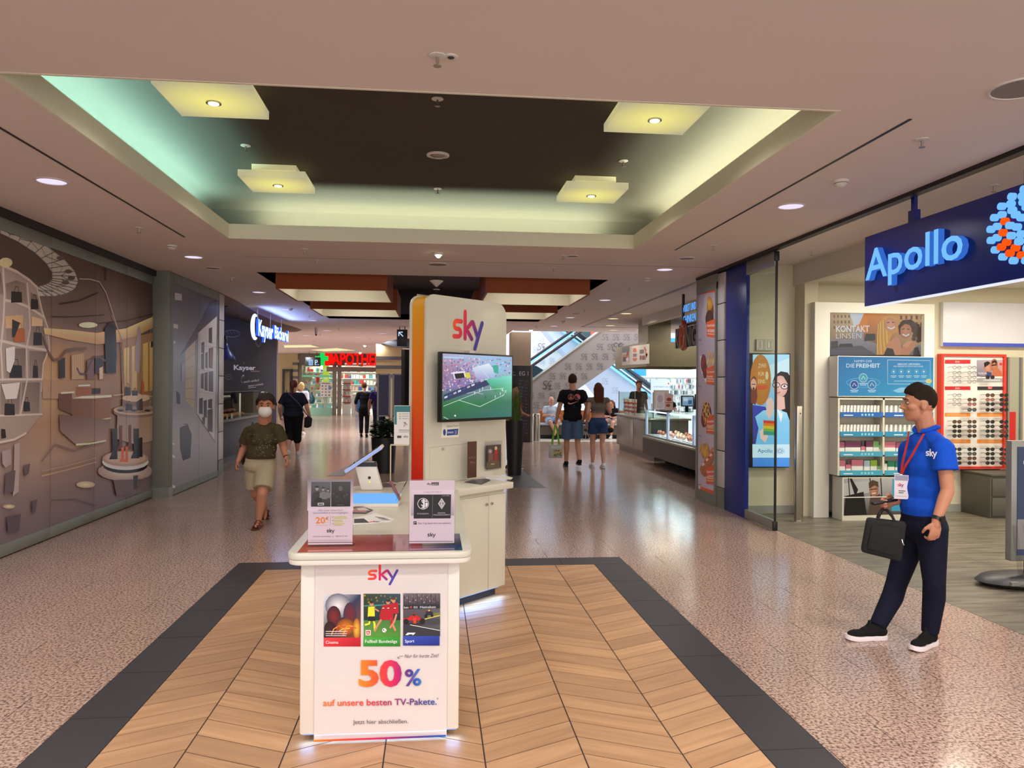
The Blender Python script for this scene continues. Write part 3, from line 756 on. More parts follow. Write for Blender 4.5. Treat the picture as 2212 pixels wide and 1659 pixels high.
# organic white shelving with bags
mp([(-240,250),(0,310),(60,335),(120,370),(160,410),(185,520),(212,600),(220,690),(190,760),(185,980),(110,1080),(0,1115),(-240,1160)],(158,140,130))
for c in ([(-60,330),(0,350),(15,450),(-60,430)],[(22,400),(70,385),(112,400),(118,490),(28,470)],[(132,440),(160,450),(180,530),(138,510)],[(20,545),(100,540),(106,660),(24,655)],[(138,545),(190,560),(205,680),(128,675)],[(20,690),(112,690),(108,822),(22,822)],[(128,700),(205,705),(182,822),(128,822)],[(0,845),(90,842),(80,985),(0,985)],[(96,842),(175,842),(172,978),(90,982)],[(-200,480),(-10,500),(-10,650),(-200,640)],[(-200,700),(-10,700),(-10,825),(-200,830)]):
    mp(c,(116,98,90),[(126,106,96),(112,94,86),(134,116,106),(146,126,114)])
mp([(20,545),(100,540),(100,600),(22,600)],(196,160,122));mp([(138,545),(188,560),(188,590),(138,590)],(206,176,138))
for s_,w in (([(10,330),(16,450),(12,560),(0,690),(8,830)],15),([(118,400),(126,500),(132,600),(114,690),(118,830),(88,985)],12),([(160,410),(185,520),(212,600),(218,690),(190,760),(182,880)],11),([(0,315),(70,345),(130,385),(160,415)],13),([(18,474),(70,482),(130,508),(195,550)],12),([(-100,650),(0,656),(110,682),(218,700)],13),([(-100,830),(185,828)],10),([(-100,995),(185,985)],9),([(-150,1120),(0,1110),(60,1098),(112,1070)],11)):
    ms(s_,w,(196,180,170))
def bag(x0,y0,x1,y1,c,hd=True):
    mp([(x0+2,y0+(y1-y0)*.3),(x1-2,y0+(y1-y0)*.34),(x1,y1-1),(x0,y1)],c)
    if hd: ms([(x0+(x1-x0)*.3,y0+(y1-y0)*.32),(x0+(x1-x0)*.4,y0),(x0+(x1-x0)*.65,y0+2),(x0+(x1-x0)*.72,y0+(y1-y0)*.34)],3.4,c)
DK=(42,36,38)
for b_ in ((45,412,95,485),(133,448,168,515),(145,592,185,676),(38,738,95,822),(143,742,167,822),(15,913,62,990),(100,908,130,972),(-60,560,-15,650),(-70,740,-20,825)): bag(*b_,DK)
bag(57,576,108,662,(168,92,48));mp([(50,560),(85,575),(60,640),(50,640)],(48,42,42))
mp([(0,850),(85,842),(70,915),(20,918)],(205,196,190));mp([(20,690),(62,680),(60,745),(40,800),(24,790)],(210,202,198));mp([(0,1050),(18,1052),(22,1090),(0,1094)],(48,40,40))
# glowing cornice and ceiling fittings
mp([(190,598),(300,606),(430,620),(560,600),(695,550),(695,600),(560,660),(430,672),(300,650),(195,625)],0,[(232,192,140),(225,185,132),(206,164,116),(226,184,128),(236,200,140),(176,136,92),(170,130,90),(180,138,98),(206,164,118),(214,172,126)])
me_(390,585,42,13,(245,220,172));me_(20,305,30,22,(225,196,150))
for s_,w in (([(265,490),(350,477),(435,440)],8),([(225,547),(340,548),(462,539)],5),([(438,577),(560,566),(690,538)],5),([(455,305),(470,345),(470,380)],13)): ms(s_,w,(54,40,38))
# wardrobes and clothes at the back
mp([(540,650),(690,620),(690,880),(545,905)],(150,112,72))
for x in (565,600,650,680): mp([(x-14,690-(x-565)*.25),(x+9,684-(x-565)*.25),(x+9,890-(x-565)*.1),(x-14,893-(x-565)*.1)],0,[(206,166,98),(222,186,112),(196,152,86),(188,146,84)])
ms([(505,900),(600,890),(695,905)],6,(206,176,130));ms([(505,918),(600,908),(695,930)],4,(170,140,104));ms([(545,660),(545,900)],7,(120,90,66));ms([(625,640),(622,890)],6,(120,90,66))
mp([(672,660),(685,656),(685,684),(672,686)],DK);mp([(690,656),(700,654),(700,684),(690,685)],DK)
mp([(185,830),(500,835),(500,915),(185,915)],0,[(176,140,110),(150,116,92),(140,108,88),(172,140,116)])
for x0_,y0_,x1_,y1_,c in ((258,730,286,825,(56,50,52)),(420,720,460,805,(58,50,54)),(315,712,370,830,(192,158,124)),(440,770,456,830,(206,180,150)),(384,735,416,830,(120,90,92))): mp([(x0_,y0_+8),(x1_,y0_),(x1_,y1_-4),(x0_,y1_)],c)
for i in range(6): ms([(320+i*9,716),(319+i*9,826)],2.4,(130,100,82))
ms([(190,640),(212,708),(236,742),(262,738),(290,702),(330,694),(380,690)],15,(112,84,74));ms([(340,780),(352,804),(378,806),(392,770),(415,730),(440,728),(470,748)],14,(96,68,72))
mp([(608,640),(612,600),(618,588),(624,600),(628,640),(626,700),(620,800),(600,790),(600,690)],(150,134,132))
# dark coat on a rod, curved rods
for s_,w in (([(350,378),(400,380),(440,392),(470,440),(505,545),(535,640),(552,1110)],6),([(495,540),(540,640),(556,900)],4),([(695,545),(665,640),(632,780),(598,1045)],5)): ms(s_,w,(172,152,142))
mp([(464,600),(478,582),(490,571),(503,582),(514,596),(515,800),(468,802)],(36,34,38));ms([(490,620),(490,800)],2,(58,54,58));mp([(514,610),(520,780),(512,700)],(60,56,60))
# desk
mp([(255,892),(316,890),(316,985),(258,962)],(104,70,56));mp([(313,914),(410,912),(410,1012),(318,1015)],(120,80,58));mp([(408,912),(492,902),(490,1000),(408,1013)],(138,94,64))
ms([(268,890),(325,886)],9,(220,204,186));mp([(318,914),(360,904),(494,898),(494,908),(408,914)],(226,208,184));mp([(333,862),(404,862),(405,898),(336,902)],(148,92,62));ms([(346,857),(396,855)],9,(236,222,200));mp([(406,868),(444,868),(444,892),(406,895)],(52,42,44))
ms([(328,1018),(410,1014),(490,1002)],7,(226,186,142));ms([(335,1121),(400,1116),(468,1103)],10,(238,214,182));mp([(258,985),(490,1010),(470,1100),(330,1118),(262,1060)],0,[(112,84,74),(122,94,82),(156,128,114),(150,124,112),(130,104,96)])
# round tables
mp([(520,985),(690,985),(692,1100),(600,1120),(515,1095)],0,[(150,122,104),(164,136,114),(176,150,130),(186,162,144),(160,134,116)])
me_(602,976,100,24,(132,106,92));me_(602,966,100,22,(196,168,142));me_(602,964,88,17,(150,124,106));mp([(542,912),(664,912),(664,950),(542,952)],(124,98,84));me_(604,912,62,17,(204,178,150))
for b_ in ((552,846,580,902),(586,868,612,902)): bag(*b_,DK)
mp([(628,850),(634,828),(640,850),(640,898),(628,899)],(170,90,58));bag(556,925,588,968,DK);mp([(604,930),(632,912),(634,966),(606,968)],(70,56,54))
for x in (535,595,655): me_(x,968,14,5,(50,42,42))
# boots on the lit pedestal
me_(555,1240,124,44,(226,204,194),(168,140,132));me_(555,1214,101,36,(26,20,20));me_(555,1198,105,37,(242,228,208));me_(555,1184,104,35,(176,146,128));me_(555,1180,92,27,(196,168,150))
def boot(x,y0,y1,w,c): mp([(x,y0),(x+w,y0-2),(x+w-1,y0+(y1-y0)*.6),(x+w+1,y1),(x-w*.55,y1+1),(x-w*.4,y1-9),(x+1,y1-(y1-y0)*.25)],c)
boot(527,1036,1140,14,(94,46,40));boot(569,1034,1140,13,(94,46,40));boot(495,1050,1186,24,(30,26,28));boot(614,1090,1176,18,(34,28,30));boot(592,1050,1182,24,(28,24,26));boot(536,1134,1197,13,(206,96,60));boot(555,1130,1198,12,(206,96,60))
# glossy floor of the pictured shop
me_(376,1300,42,15,(232,204,168),(190,160,136));ms([(178,1262),(300,1232),(425,1198)],6,(186,150,126));ms([(180,1240),(300,1214),(420,1180)],5,(172,142,124));ms([(180,1195),(240,1120),(330,1150),(405,1120)],9,(124,100,94))
for p,c in (([(0,1150),(38,1140),(42,1205),(15,1225),(0,1205)],(160,142,140)),([(55,1120),(80,1112),(74,1330),(48,1352)],(166,150,146)),([(98,1215),(126,1205),(120,1250),(100,1265)],(98,82,86)),([(133,1375),(158,1365),(150,1420),(136,1432)],(88,74,82)),([(15,1250),(60,1235),(52,1330),(10,1345)],(96,80,84)),([(20,1445),(84,1430),(78,1505),(25,1515)],(84,70,80)),([(500,1280),(620,1275),(610,1340),(515,1350)],(104,84,84)),([(590,1260),(612,1258),(606,1320),(592,1322)],(58,46,50))): mp(p,c)
me_(30,1398,28,10,(226,196,160),(160,136,126));ms([(220,1370),(330,1365),(430,1395)],5,(98,84,90))
mural_print=P.build('mural_print',printm('mural_ink',rough=.2,spec=.14),mu)

# ---- grey pier and the second, paler mural
pr_=thing('grey_pier','grey metal-clad pier between the mauve mural and the pale mural','pier',(-3.9,11.52,0))
MB().box((-4.115,11.46,0),(-3.77,11.635,CEIL-.001)).build('cladding',M_RAIL,pr_,bevel=.006)
MB().box((-4.115,11.456,0),(-3.763,11.64,.14)).build('kick_plate',M_ALU,pr_)
m2=thing('pale_mural','narrow pale grey mural of a shoe wall and suitcase, past the grey pier','mural',(-3.78,12.8,0))
for a,b_ in ((11.645,12.9),(12.9,14.02)):
    MB().box((-3.81,a+.004,.1),(-3.78,b_-.004,3.1)).build('glass_panel',M_PANEL,m2);MB().box((-3.815,a+.003,.01),(-3.768,b_-.003,.1)).build('bottom_rail',M_RAIL,m2);MB().box((-3.815,a+.003,3.1),(-3.768,b_-.003,3.24)).build('top_rail',M_RAIL,m2)
MB().box((-3.7705,12.898,.1),(-3.7695,12.902,3.1)).build('gasket',mat('gasket_brown'),m2)
P=Print((-3.78,14.02,0),(0,-1,0),(0,0,1),(1,0,0),gain=1.2,step=.0001);P.lim=.005
P.grid(lambda u,v: (2.37*(1-u),3.1-3.0*v),[[(112,112,120),(104,102,112),(92,90,98)],[(128,130,140),(112,114,124),(84,84,94)],[(128,130,140),(130,134,140),(150,146,148)],[(150,146,150),(160,156,158),(150,146,148)],[(166,158,160),(166,160,164),(160,156,160)],[(136,128,134),(140,134,138),(142,136,142)]],None,8,14)
mp([(972,470),(972,540),(890,640),(832,700),(800,730),(900,560),(940,480)],(66,68,80))
mp([(888,620),(972,545),(960,1105),(882,985)],(196,190,190));mp([(830,700),(874,655),(870,960),(832,925)],(186,168,140))
for i in range(5): ms([(831,745+i*42),(872,712+i*52)],2.5,(120,104,84))
for x in (842,858): ms([(x,690),(x,940)],2.2,(130,112,90))
for (x0_,y0_,x1_,y1_) in ((902,665,915,712),(935,600,950,668),(901,715,914,785),(935,690,952,780),(920,710,930,780),(900,805,912,872),(916,800,930,880),(935,795,955,885),(892,915,908,985),(912,925,926,1000),(932,920,950,960),(930,965,952,1065),(905,1000,918,1030)): mp([(x0_,y0_),(x1_,y0_-5),(x1_,y1_),(x0_,y1_-4)],(58,54,58))
mp([(938,690),(955,685),(952,778),(938,770)],(110,62,46));
for y0_ in (675,785,885): ms([(888,y0_),(968,y0_+10)],2.5,(150,146,148))
ms([(882,985),(962,1108)],7,(84,84,92));ms([(886,620),(880,985)],5,(84,84,92))
mp([(806,1045),(840,1030),(858,1075),(852,1180),(820,1192),(808,1140)],(48,48,52));ms([(815,1050),(815,1180)],3,(70,70,76));ms([(822,1030),(840,1028)],4,(60,60,64))
mp([(790,880),(806,895),(806,940),(792,935)],(64,66,74));mp([(812,760),(826,758),(826,835),(812,838)],(150,150,180))
for x0_,y0_,w in ((782,440,32),(776,578,20),(776,655,10),(770,1165,12),(770,1110,9),(770,1300,14)): mp([(x0_,y0_),(x0_+w,y0_+6),(x0_+w,y0_+w+4),(x0_,y0_+w)],(206,206,212))
P.build('mural_print',printm('mural_ink'),m2)
tp=thing('tiled_pillar','narrow pillar of pale square tiles at the bakery corner','pillar',(-3.9,14.2,0))
MB().box((-4.12,14.05,0),(-3.785,14.09,CEIL)).build('edge_frame',M_DKMET,tp)
MB().box((-4.1,14.1,0),(-3.8,14.4,CEIL)).build('core',M_GROUT,tp)
M_PTILE=mat('pale_tile',(206,200,194),.3,vary=.03)
for i in range(6):
    z0,z1=.28+.5*i,.28+.5*(i+1)-.012
    MB().box((-4.1,14.095,z0),(-3.785,14.41,min(z1,CEIL-.005))).build('tile',M_PTILE,tp,bevel=.004)
MB().box((-4.11,14.09,0),(-3.78,14.42,.27)).build('plinth',M_RAIL,tp)

# ---- bakery
bk=thing('bakery_counter','dark grey bakery counter with glass front beside the tiled pillar','counter',(-4.7,17.2,0))
M_BKG=mat('counter_slate',(64,62,66),.5,vary=.06)
MB().box((-5.2,14.6,.12),(-4.2,20.0,.86)).build('body',M_BKG,bk,bevel=.01)
MB().box((-5.15,14.7,0),(-4.28,19.9,.12)).build('plinth',M_BLACK,bk)
MB().box((-5.25,14.5,.86),(-4.14,20.05,.9)).build('worktop',mat('counter_top_grey',(120,112,106),.35,vary=.04),bk,bevel=.006)
MB().box((-4.2,14.6,.9),(-4.19,20.0,1.42)).build('glass_front',M_GLASS,bk)
MB().box((-5.0,14.6,1.42),(-4.18,20.0,1.435)).build('glass_shelf',M_GLASS,bk)
for y in (14.62,17.3,19.98): MB().box((-4.21,y-.012,.9),(-4.18,y+.012,1.43)).build('glass_post',M_STEEL,bk)
MB().obox((-4.8,17.2,1.2),(.3,0,.16),(0,.5,0),(-.01,0,.02)).build('sloped_tray',M_STEEL,bk)
random.seed(3)
M_BRD=[mat('bread_crust',(196,118,52),.7,vary=.25,bump=(30,.3)),mat('bread_dark',(146,82,38),.7,vary=.25,bump=(30,.3)),mat('bread_pale',(222,166,96),.7,vary=.2,bump=(30,.3))]
br0=None
pos=['front left','front','front middle','front right']
for i in range(14):
    x=-4.34-(i % 3)*.19+random.uniform(-.005,.005);y=16.3+(i//3)*.4+random.uniform(-.04,.04);z=.906+.05+(.075 if i % 3 == 1 else 0)+(.12 if i % 3 == 2 else 0)
    lab=f"golden bread loaf in the bakery case, {'low against the glass' if i%3==0 else 'middle layer' if i%3==1 else 'top of the heap'}, {ORD[i//3]} from the tiled pillar"
    r=(random.uniform(.075,.095),random.uniform(.12,.16),.05)
    b_=MB().ball((0,0,0),r,12,Matrix.Rotation(random.uniform(-.3,.3),3,'Z'));o=b_.build('bread_loaf',M_BRD[i % 3],smooth=True);o.location=(x,y,z)
    tag(o,lab,'bread','bread loaves in the bakery case')
t=thing('bread_tray','black display tray heaped with bread in the bakery case','tray',(-4.5,17.3,.9));tb_=MB();tb_.box((-4.78,16.0,.9005),(-4.24,18.6,.905));tb_.build('tray_base',M_BLACK,t)
MB().box((-4.36,15.1,.9),(-4.8,17.2,.955)).build('tray_step',M_BLACK,t) if False else None
# small price card in the case
t=thing('price_card','white price card leaning before the heaped bread','card',(-4.225,16.75,.9));MB().box((-4.232,16.68,.9005),(-4.228,16.84,1.01)).build('card',M_WPLAS,t)
bw=thing('bakery_pillar','dark navy wall end of the bakery below the neon sign','wall end',(-4.9,22,0))
M_NAVY=mat('dark_navy',(28,27,40),.6,spec=.12,vary=.06)
MB().box((-5.2,20.5,0),(-4.64,23.4,3.1)).build('panel',M_NAVY,bw);MB().box((-5.2,20.48,0),(-4.63,23.42,.1)).build('skirting',M_BLACK,bw)
# chalkboard fascia
fb=thing('chalkboard_fascia','hanging dark blue chalkboard panel with white lettering above the bakery counter','sign board',(-4.5,18.8,1.45))
MB().box((-4.54,16.0,1.46),(-4.5,20.5,3.12)).build('board',mat('chalkboard_blue',(22,21,36),.6,spec=.12,vary=.06),fb);MB().box((-4.55,16.0,1.445),(-4.49,20.5,1.46)).build('edge_strip',M_BLACK,fb)
P=Print((-4.5,20.5,0),(0,-1,0),(0,0,1),(1,0,0),gain=1.4,step=.0002)
k2=lambda x,y: P.px(470+x/4.252,660+y/4.254)
def kt(txt,x,y,x2,y2,h,c,**kw): P.text(txt,470+x/4.252,660+y/4.254,h/4.254,c,pix=True,x2=470+x2/4.252,y2=660+y2/4.254,**kw)
W_=(226,222,226)
kt('Kayser',148,590,348,592,46,W_,bold=.03);kt("weil's einfach",240,712,380,694,22,(190,186,194),shear=.25);kt('besser schmeckt',282,748,420,728,20,(190,186,194),shear=.25)
def ks(pts,w,c): P.stroke([k2(*p) for p in pts],w*.0026,c)
ks([(282,758),(352,750)],3,W_);ks([(228,712),(216,690),(220,660),(240,640)],3.5,W_);ks([(228,644),(241,637),(243,655)],3.5,W_)
CH=(120,118,130)
def arcp(cx,cy,rx,ry,a,b,n=12): return [(cx+rx*math.cos(a+(b-a)*i/n),cy+ry*math.sin(a+(b-a)*i/n)) for i in range(n+1)]
ks(arcp(130,258,76,32,0,2*PI,20),3,CH)
for x in (90,120,150,178): ks([(x-6,232),(x+2,250),(x+10,258)],2.5,CH)
ks(arcp(340,290,34,26,0,2*PI,16),3,CH);ks(arcp(372,335,24,40,-1,4.2,14),3,CH);ks([(330,310),(350,335),(378,385)],3,CH)
ks(arcp(100,656,32,24,0,2*PI,16),2.6,CH);ks([(80,660),(98,648),(116,658)],2.6,CH);ks([(235,520),(246,532),(240,540)],6,(150,60,50));P.stroke([k2(305,605),k2(382,604)],.03,(96,36,40))
P.build('chalk_print',PAPER,fb)
for y in (16.4,18.4,20.3): MB().cone((-4.52,y,3.12),(-4.52,y,CEIL),.008,.008,8).build('hanger_rod',M_DKMET,fb)
# blue pendant
pl=thing('pendant_lamp','blue dome pendant lamp hanging before the bakery chalkboard','pendant lamp',(-4.28,16.35,CEIL))
c=Vector((-4.28,16.35,0))
MB().lathe(c,[(.21,2.13),(.215,2.14),(.19,2.2),(.12,2.31),(.07,2.37),(.06,2.46),(.05,2.47),(.05,2.46),(.11,2.31),(.18,2.2),(.2,2.14)],28).build('shade',mat('blue_enamel',(40,52,120),.3,vary=.04),pl,smooth=True)
MB().lathe(c,[(.01,2.46),(.05,2.47),(.055,2.55),(.03,2.62),(.015,2.63)],16).build('socket',M_BLACK,pl,smooth=True)
MB().cone(c+Vector((0,0,2.62)),c+Vector((0,0,CEIL-.03)),.006,.006,8).build('cord',M_BLACK,pl);MB().lathe(c,[(.06,CEIL-.03),(.06,CEIL-.005),(.05,CEIL)],16).build('ceiling_rose',M_BLACK,pl)
MB().ball(c+Vector((0,0,2.2)),.05,10).build('bulb',glow('warm_bulb',(255,225,180),3),pl)
# hanging white sheet and screen behind the counter
t=thing('menu_screen','pale blue lit screen behind the bakery counter','screen',(-5.6,17.2,1.1));MB().box((-5.62,16.5,1.15),(-5.57,17.1,1.5)).build('housing',M_BLACK,t);MB().box((-5.57,16.53,1.18),(-5.566,17.07,1.47)).build('display',glow('screen_blue',(150,205,235),.9),t);MB().box((-5.62,16.75,.0),(-5.58,16.85,1.15)).build('post',M_BLACK,t)
t=thing('price_list','tall white printed price list hanging at the bakery glass','price list',(-4.16,19.3,.95));MB().box((-4.165,19.2,.95),(-4.16,19.55,1.45)).build('sheet',M_WPLAS,t)
P=Print((-4.16,19.55,.95),(0,-1,0),(0,0,1),(1,0,0),step=.0002)
for i in range(7): P.rect(.04,.06+.055*i,.24+.02*(i % 3),.075+.055*i,(150,140,140))
P.rect(.06,.3,.28,.37,(196,150,120));P.build('price_print',PAPER,t)
# curved soffit and neon sign
so=[onz(x,y,CEIL-.012) for x,y in ((472,632),(510,650),(560,680),(600,697),(632,706),(652,713),(640,717),(612,718),(580,715))]+[Vector((-7.3,24,CEIL-.012)),Vector((-7.3,14.1,CEIL-.012))]
MB().prism(so,(0,0,.011)).build('bakery_soffit',mat('soffit_dimmed',(128,108,100),.8,vary=.03),ceiling)  # soffit colour darkened to stand for the dimmer light inside the bakery
ns=thing('neon_sign','glowing blue-white script sign of the bakery hanging under the ceiling','sign',(-3.76,18.4,CEIL))
NG=glow('neon_face',(214,234,255),1.6);NB=glow('neon_side',(40,90,255),1.5)
ny=lambda px_: 6241.6/(936-px_)+.35
solid_text('lettering','Kayser',(-3.76,ny(557),2.68),(0,1,0),(0,0,1),(1,0,0),.34,.05,[NG,NB],ns,w=ny(589)-ny(557),bold=.035)
solid_text('lettering','Bäckerei',(-3.76,ny(592),2.72),(0,1,0),(0,0,1),(1,0,0),.30,.05,[NG,NB],ns,w=ny(622)-ny(592),bold=.03)
mb_=MB()
y0=ny(551)
mb_.tube([(-3.72,y0+.24*math.cos(a),2.83+.25*math.sin(a)) for a in [math.radians(q) for q in range(70,300,15)]],[.02+.022*math.sin(PI*i/15) for i in range(16)],8)
mb_.build('crescent_mark',NG,ns,smooth=True)
for y in (17.0,18.3,19.6): MB().box((-3.775,y-.02,2.68),(-3.765,y+.02,CEIL)).build('hanger',M_WPLAS,ns)
area('neon_light',(-3.6,18.2,3.0),26,3.4,.2,(.25,.4,1),aim=(.8,0,.3))

# ---- pharmacy at the end of the hall (front at y = 41)
FY=41.5
ph=thing('pharmacy_shopfront','glazed pharmacy shopfront with open door at the far end of the hall','shopfront',(-4.7,FY,0))
def fx(px_,y=FY): return ony(px_,830,y).x
M_FRM=mat('grey_bronze_frame',(120,110,96),.5,metal=.2,vary=.03)
for px_ in (648,722.5,733): MB().box((fx(px_)-.1,FY-.05,0),(fx(px_)+.1,FY+.1,2.75)).build('frame_post',M_FRM,ph)
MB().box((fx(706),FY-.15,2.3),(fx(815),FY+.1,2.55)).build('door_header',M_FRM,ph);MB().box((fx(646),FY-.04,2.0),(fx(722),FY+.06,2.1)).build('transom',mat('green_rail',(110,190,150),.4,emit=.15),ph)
MB().box((fx(648),FY,.0),(fx(722),FY+.01,2.9)).build('glass_pane',M_GLASS,ph);MB().box((fx(648),FY-.02,0),(fx(722),FY-.012,.38)).build('green_film',mat('green_film',(150,200,172),.3),ph)
MB().box((fx(646),FY-.1,2.62),(fx(815),FY+.1,3.24)).build('fascia',mat('fascia_grey',(104,92,84),.6,vary=.04),ph)
P=Print((fx(770),FY-.16,2.6),(1,0,0),(0,0,1),(0,-1,0),step=.0004)
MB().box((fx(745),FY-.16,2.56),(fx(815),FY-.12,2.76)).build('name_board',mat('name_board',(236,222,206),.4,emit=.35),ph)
P.text('PLUSPUNKT',fx(748)-fx(770),.0,.09,(110,100,92),bold=.02);P.text('APOTHEKE',fx(786)-fx(770),.0,.09,(220,60,50),bold=.02);P.ell(fx(781)-fx(770),.045,.1,.08,(226,56,50));P.ell(fx(777)-fx(770),.045,.07,.06,(60,190,150))
P.build('name_print',PAPER,ph)
RG=glow('red_letters',(255,22,18),1.05);RS=glow('red_letter_sides',(190,10,10),.8)
ap=thing('pharmacy_sign','glowing red block letters with green cross above the pharmacy entrance','sign',(-4,FY-.3,2.7))
SY=FY-.6
def sx(px_): return ony(px_,780,SY).x
solid_text('lettering','APOTHEKE',(sx(717),SY,2.66),(1,0,0),(0,0,1),(0,-1,0),.62,.12,[RG,RS],ap,w=sx(836)-sx(717),bold=.035)
bd=MB();cx_=sx(706);bd.prism([(cx_+.42*math.cos(a)*(.8 if math.cos(a) > 0 else .72),SY,2.99+.4*math.sin(a)) for a in [2*PI*i/24 for i in range(24)]],(0,-.12,0));bd.build('red_drop',RG,ap)
cz_=2.97;cx_=sx(697);g_=MB();g_.box((cx_-.12,SY-.17,cz_-.36),(cx_+.12,SY-.05,cz_+.36));g_.box((cx_-.36,SY-.168,cz_-.12),(cx_+.30,SY-.048,cz_+.12));g_.build('green_cross',glow('green_cross',(30,220,90),1.0),ap)
MB().box((sx(692),SY-.02,2.64),(sx(838),SY+.1,2.66)).build('carrier_rail',M_DKMET,ap)
# goods inside
random.seed(5)
IN=FY+3.2
sh_=thing('medicine_shelves','tall lit shelves packed with boxes inside the pharmacy','shelf',(-3.4,IN,0))
M_SHW=mat('pharmacy_white',(236,236,228),.4,vary=.02)
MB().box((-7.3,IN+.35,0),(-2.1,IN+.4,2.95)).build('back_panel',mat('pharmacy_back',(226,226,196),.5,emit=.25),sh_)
for z in (.2,.55,.9,1.25,1.6,1.95,2.3): MB().box((-7.3,IN,z),(-2.1,IN+.36,z+.025)).build('shelf_board',M_SHW,sh_)
cols=[(230,228,226),(206,60,56),(70,90,160),(90,170,170),(240,236,230),(214,180,160),(240,240,240),(120,150,190)]
gm=[mat(f'goods_{i}',c,.5) for i,c in enumerate(cols)]
g_=MB()
for z in (.225,.575,.925,1.275,1.625,1.975,2.325):
    x=-7.25
    while x < -2.2:
        w=random.uniform(.07,.2);hh=random.uniform(.12,.28);g_.cur=random.randrange(8);g_.box((x,IN+.02,z),(x+w,IN+.22,z+hh));x += w+random.uniform(.005,.05)
g_.build('medicine_boxes',gm,sh_,kind='stuff')
ct=thing('pharmacy_rack','low white shelf stand with red edges in the pharmacy doorway','shelf',(-4.6,FY+1,0))
MB().box((fx(736),FY+.8,0),(fx(753),FY+1.2,.55)).build('plinth',M_SHW,ct);MB().box((fx(736),FY+1.17,.5),(fx(753),FY+1.2,1.9)).build('back_panel',M_SHW,ct)
for z in (.62,.95,1.3,1.65): MB().box((fx(735.5),FY+.8,z),(fx(753.5),FY+1.2,z+.05)).build('shelf_board',mat('rack_red',(196,40,40),.4),ct)
g_=MB()
for z in (.67,1.0,1.35):
    for i in range(5): g_.cur=random.choice((0,4,6,5));a=fx(736.5)+i*.083;g_.box((a,FY+.85,z),(a+.07,FY+1.1,z+random.uniform(.14,.24)))
g_.build('boxes',gm,ct,kind='stuff')
t=thing('service_desk','white service desk with blue panel inside the pharmacy','desk',(-3.6,FY+1.6,0));MB().box((fx(754),FY+1.3,0),(fx(775),FY+2.0,1.05)).build('body',M_SHW,t);MB().box((fx(753.5),FY+1.27,1.05),(fx(775.5),FY+2.03,1.09)).build('top',M_SHW,t);MB().box((fx(763),FY+1.285,.1),(fx(772),FY+1.3,.9)).build('blue_panel',mat('desk_blue',(60,130,200),.4),t)
# window dressing
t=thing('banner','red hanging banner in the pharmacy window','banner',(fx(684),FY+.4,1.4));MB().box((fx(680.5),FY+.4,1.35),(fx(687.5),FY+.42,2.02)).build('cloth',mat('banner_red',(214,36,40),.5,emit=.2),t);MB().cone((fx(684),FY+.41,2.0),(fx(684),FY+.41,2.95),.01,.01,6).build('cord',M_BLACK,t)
t=thing('light_column','tall lime green lit advertising column in the pharmacy window','advertising column',(fx(702),FY+.3,1.0));MB().box((fx(696),FY+.25,1.15),(fx(708.5),FY+.35,2.85)).build('light_box',glow('lime_glow',(206,226,70),.9),t)
P=Print((fx(702),FY+.25,1.2),(1,0,0),(0,0,1),(0,-1,0),step=.0006)
for z in (.3,.75,1.2,1.5): P.ell(0,z,.1,.1,(225,240,170))
P.build('ad_print',printm('lime_print',emit=.8),t);MB().box((fx(697),FY+.26,0),(fx(707),FY+.34,1.15)).build('foot',M_SHW,t)
t=thing('offer_poster','white poster with small product pictures on the pharmacy window','poster',(fx(705),FY-.03,.95));MB().box((fx(692.5),FY-.035,.95),(fx(717),FY-.025,1.75)).build('sheet',M_WPLAS,t)
P=Print((fx(692.5),FY-.035,.95),(1,0,0),(0,0,1),(0,-1,0),step=.0004)
P.rect(.05,.7,.5,.74,(90,90,90))
for r_ in range(4):
    for q in range(3): P.ell(.1+.18*q,.1+.16*r_,.05,.045,random.choice([(150,150,160),(90,130,170),(180,120,110),(120,120,120)]),n=10)
P.ell(.5,.48,.09,.09,(120,140,190));P.build('poster_print',PAPER,t)
t=thing('floor_vase','blue bottle vase with dried pampas plumes in the pharmacy window','vase',(fx(671),FY+.4,.58))
MB().lathe((fx(671),FY+.4,.58),[(.1,0),(.18,.12),(.18,.3),(.06,.5),(.05,.62)],14).build('bottle',mat('vase_blue',(36,110,140),.2),t,smooth=True)
pm=MB()
for i in range(9):
    a=random.uniform(-.5,.5);pm.cone((fx(671),FY+.4,1.2),(fx(671)+a,FY+.4+random.uniform(-.1,.1),1.55+random.uniform(0,.3)),.012,.07,6)
pm.build('plumes',mat('plume',(226,216,196),.9),t,kind='stuff')
t=thing('display_table','small white display table in the pharmacy window','table',(fx(673),FY+.45,0));MB().box((fx(664),FY+.2,.53),(fx(682),FY+.75,.58)).build('table_top',M_SHW,t)
for px_ in (665,681): MB().box((fx(px_)-.02,FY+.3,0),(fx(px_)+.02,FY+.34,.53)).build('leg',M_SHW,t)
t=thing('hanging_flowers','pale dried flower bunch hanging in the pharmacy window','flowers',(fx(664),FY+.5,1.5));fm=MB()
for i in range(10): fm.cone((fx(664),FY+.5,1.55),(fx(664)+random.uniform(-.3,.3),FY+.5,1.9+random.uniform(0,.45)),.01,.06,6)
fm.build('flower_heads',mat('dry_flower',(206,196,150),.9),t,kind='stuff');MB().cone((fx(664),FY+.5,.58),(fx(664),FY+.5,1.56),.04,.05,8).build('tall_vase',mat('vase_teal',(60,130,140),.3),t)
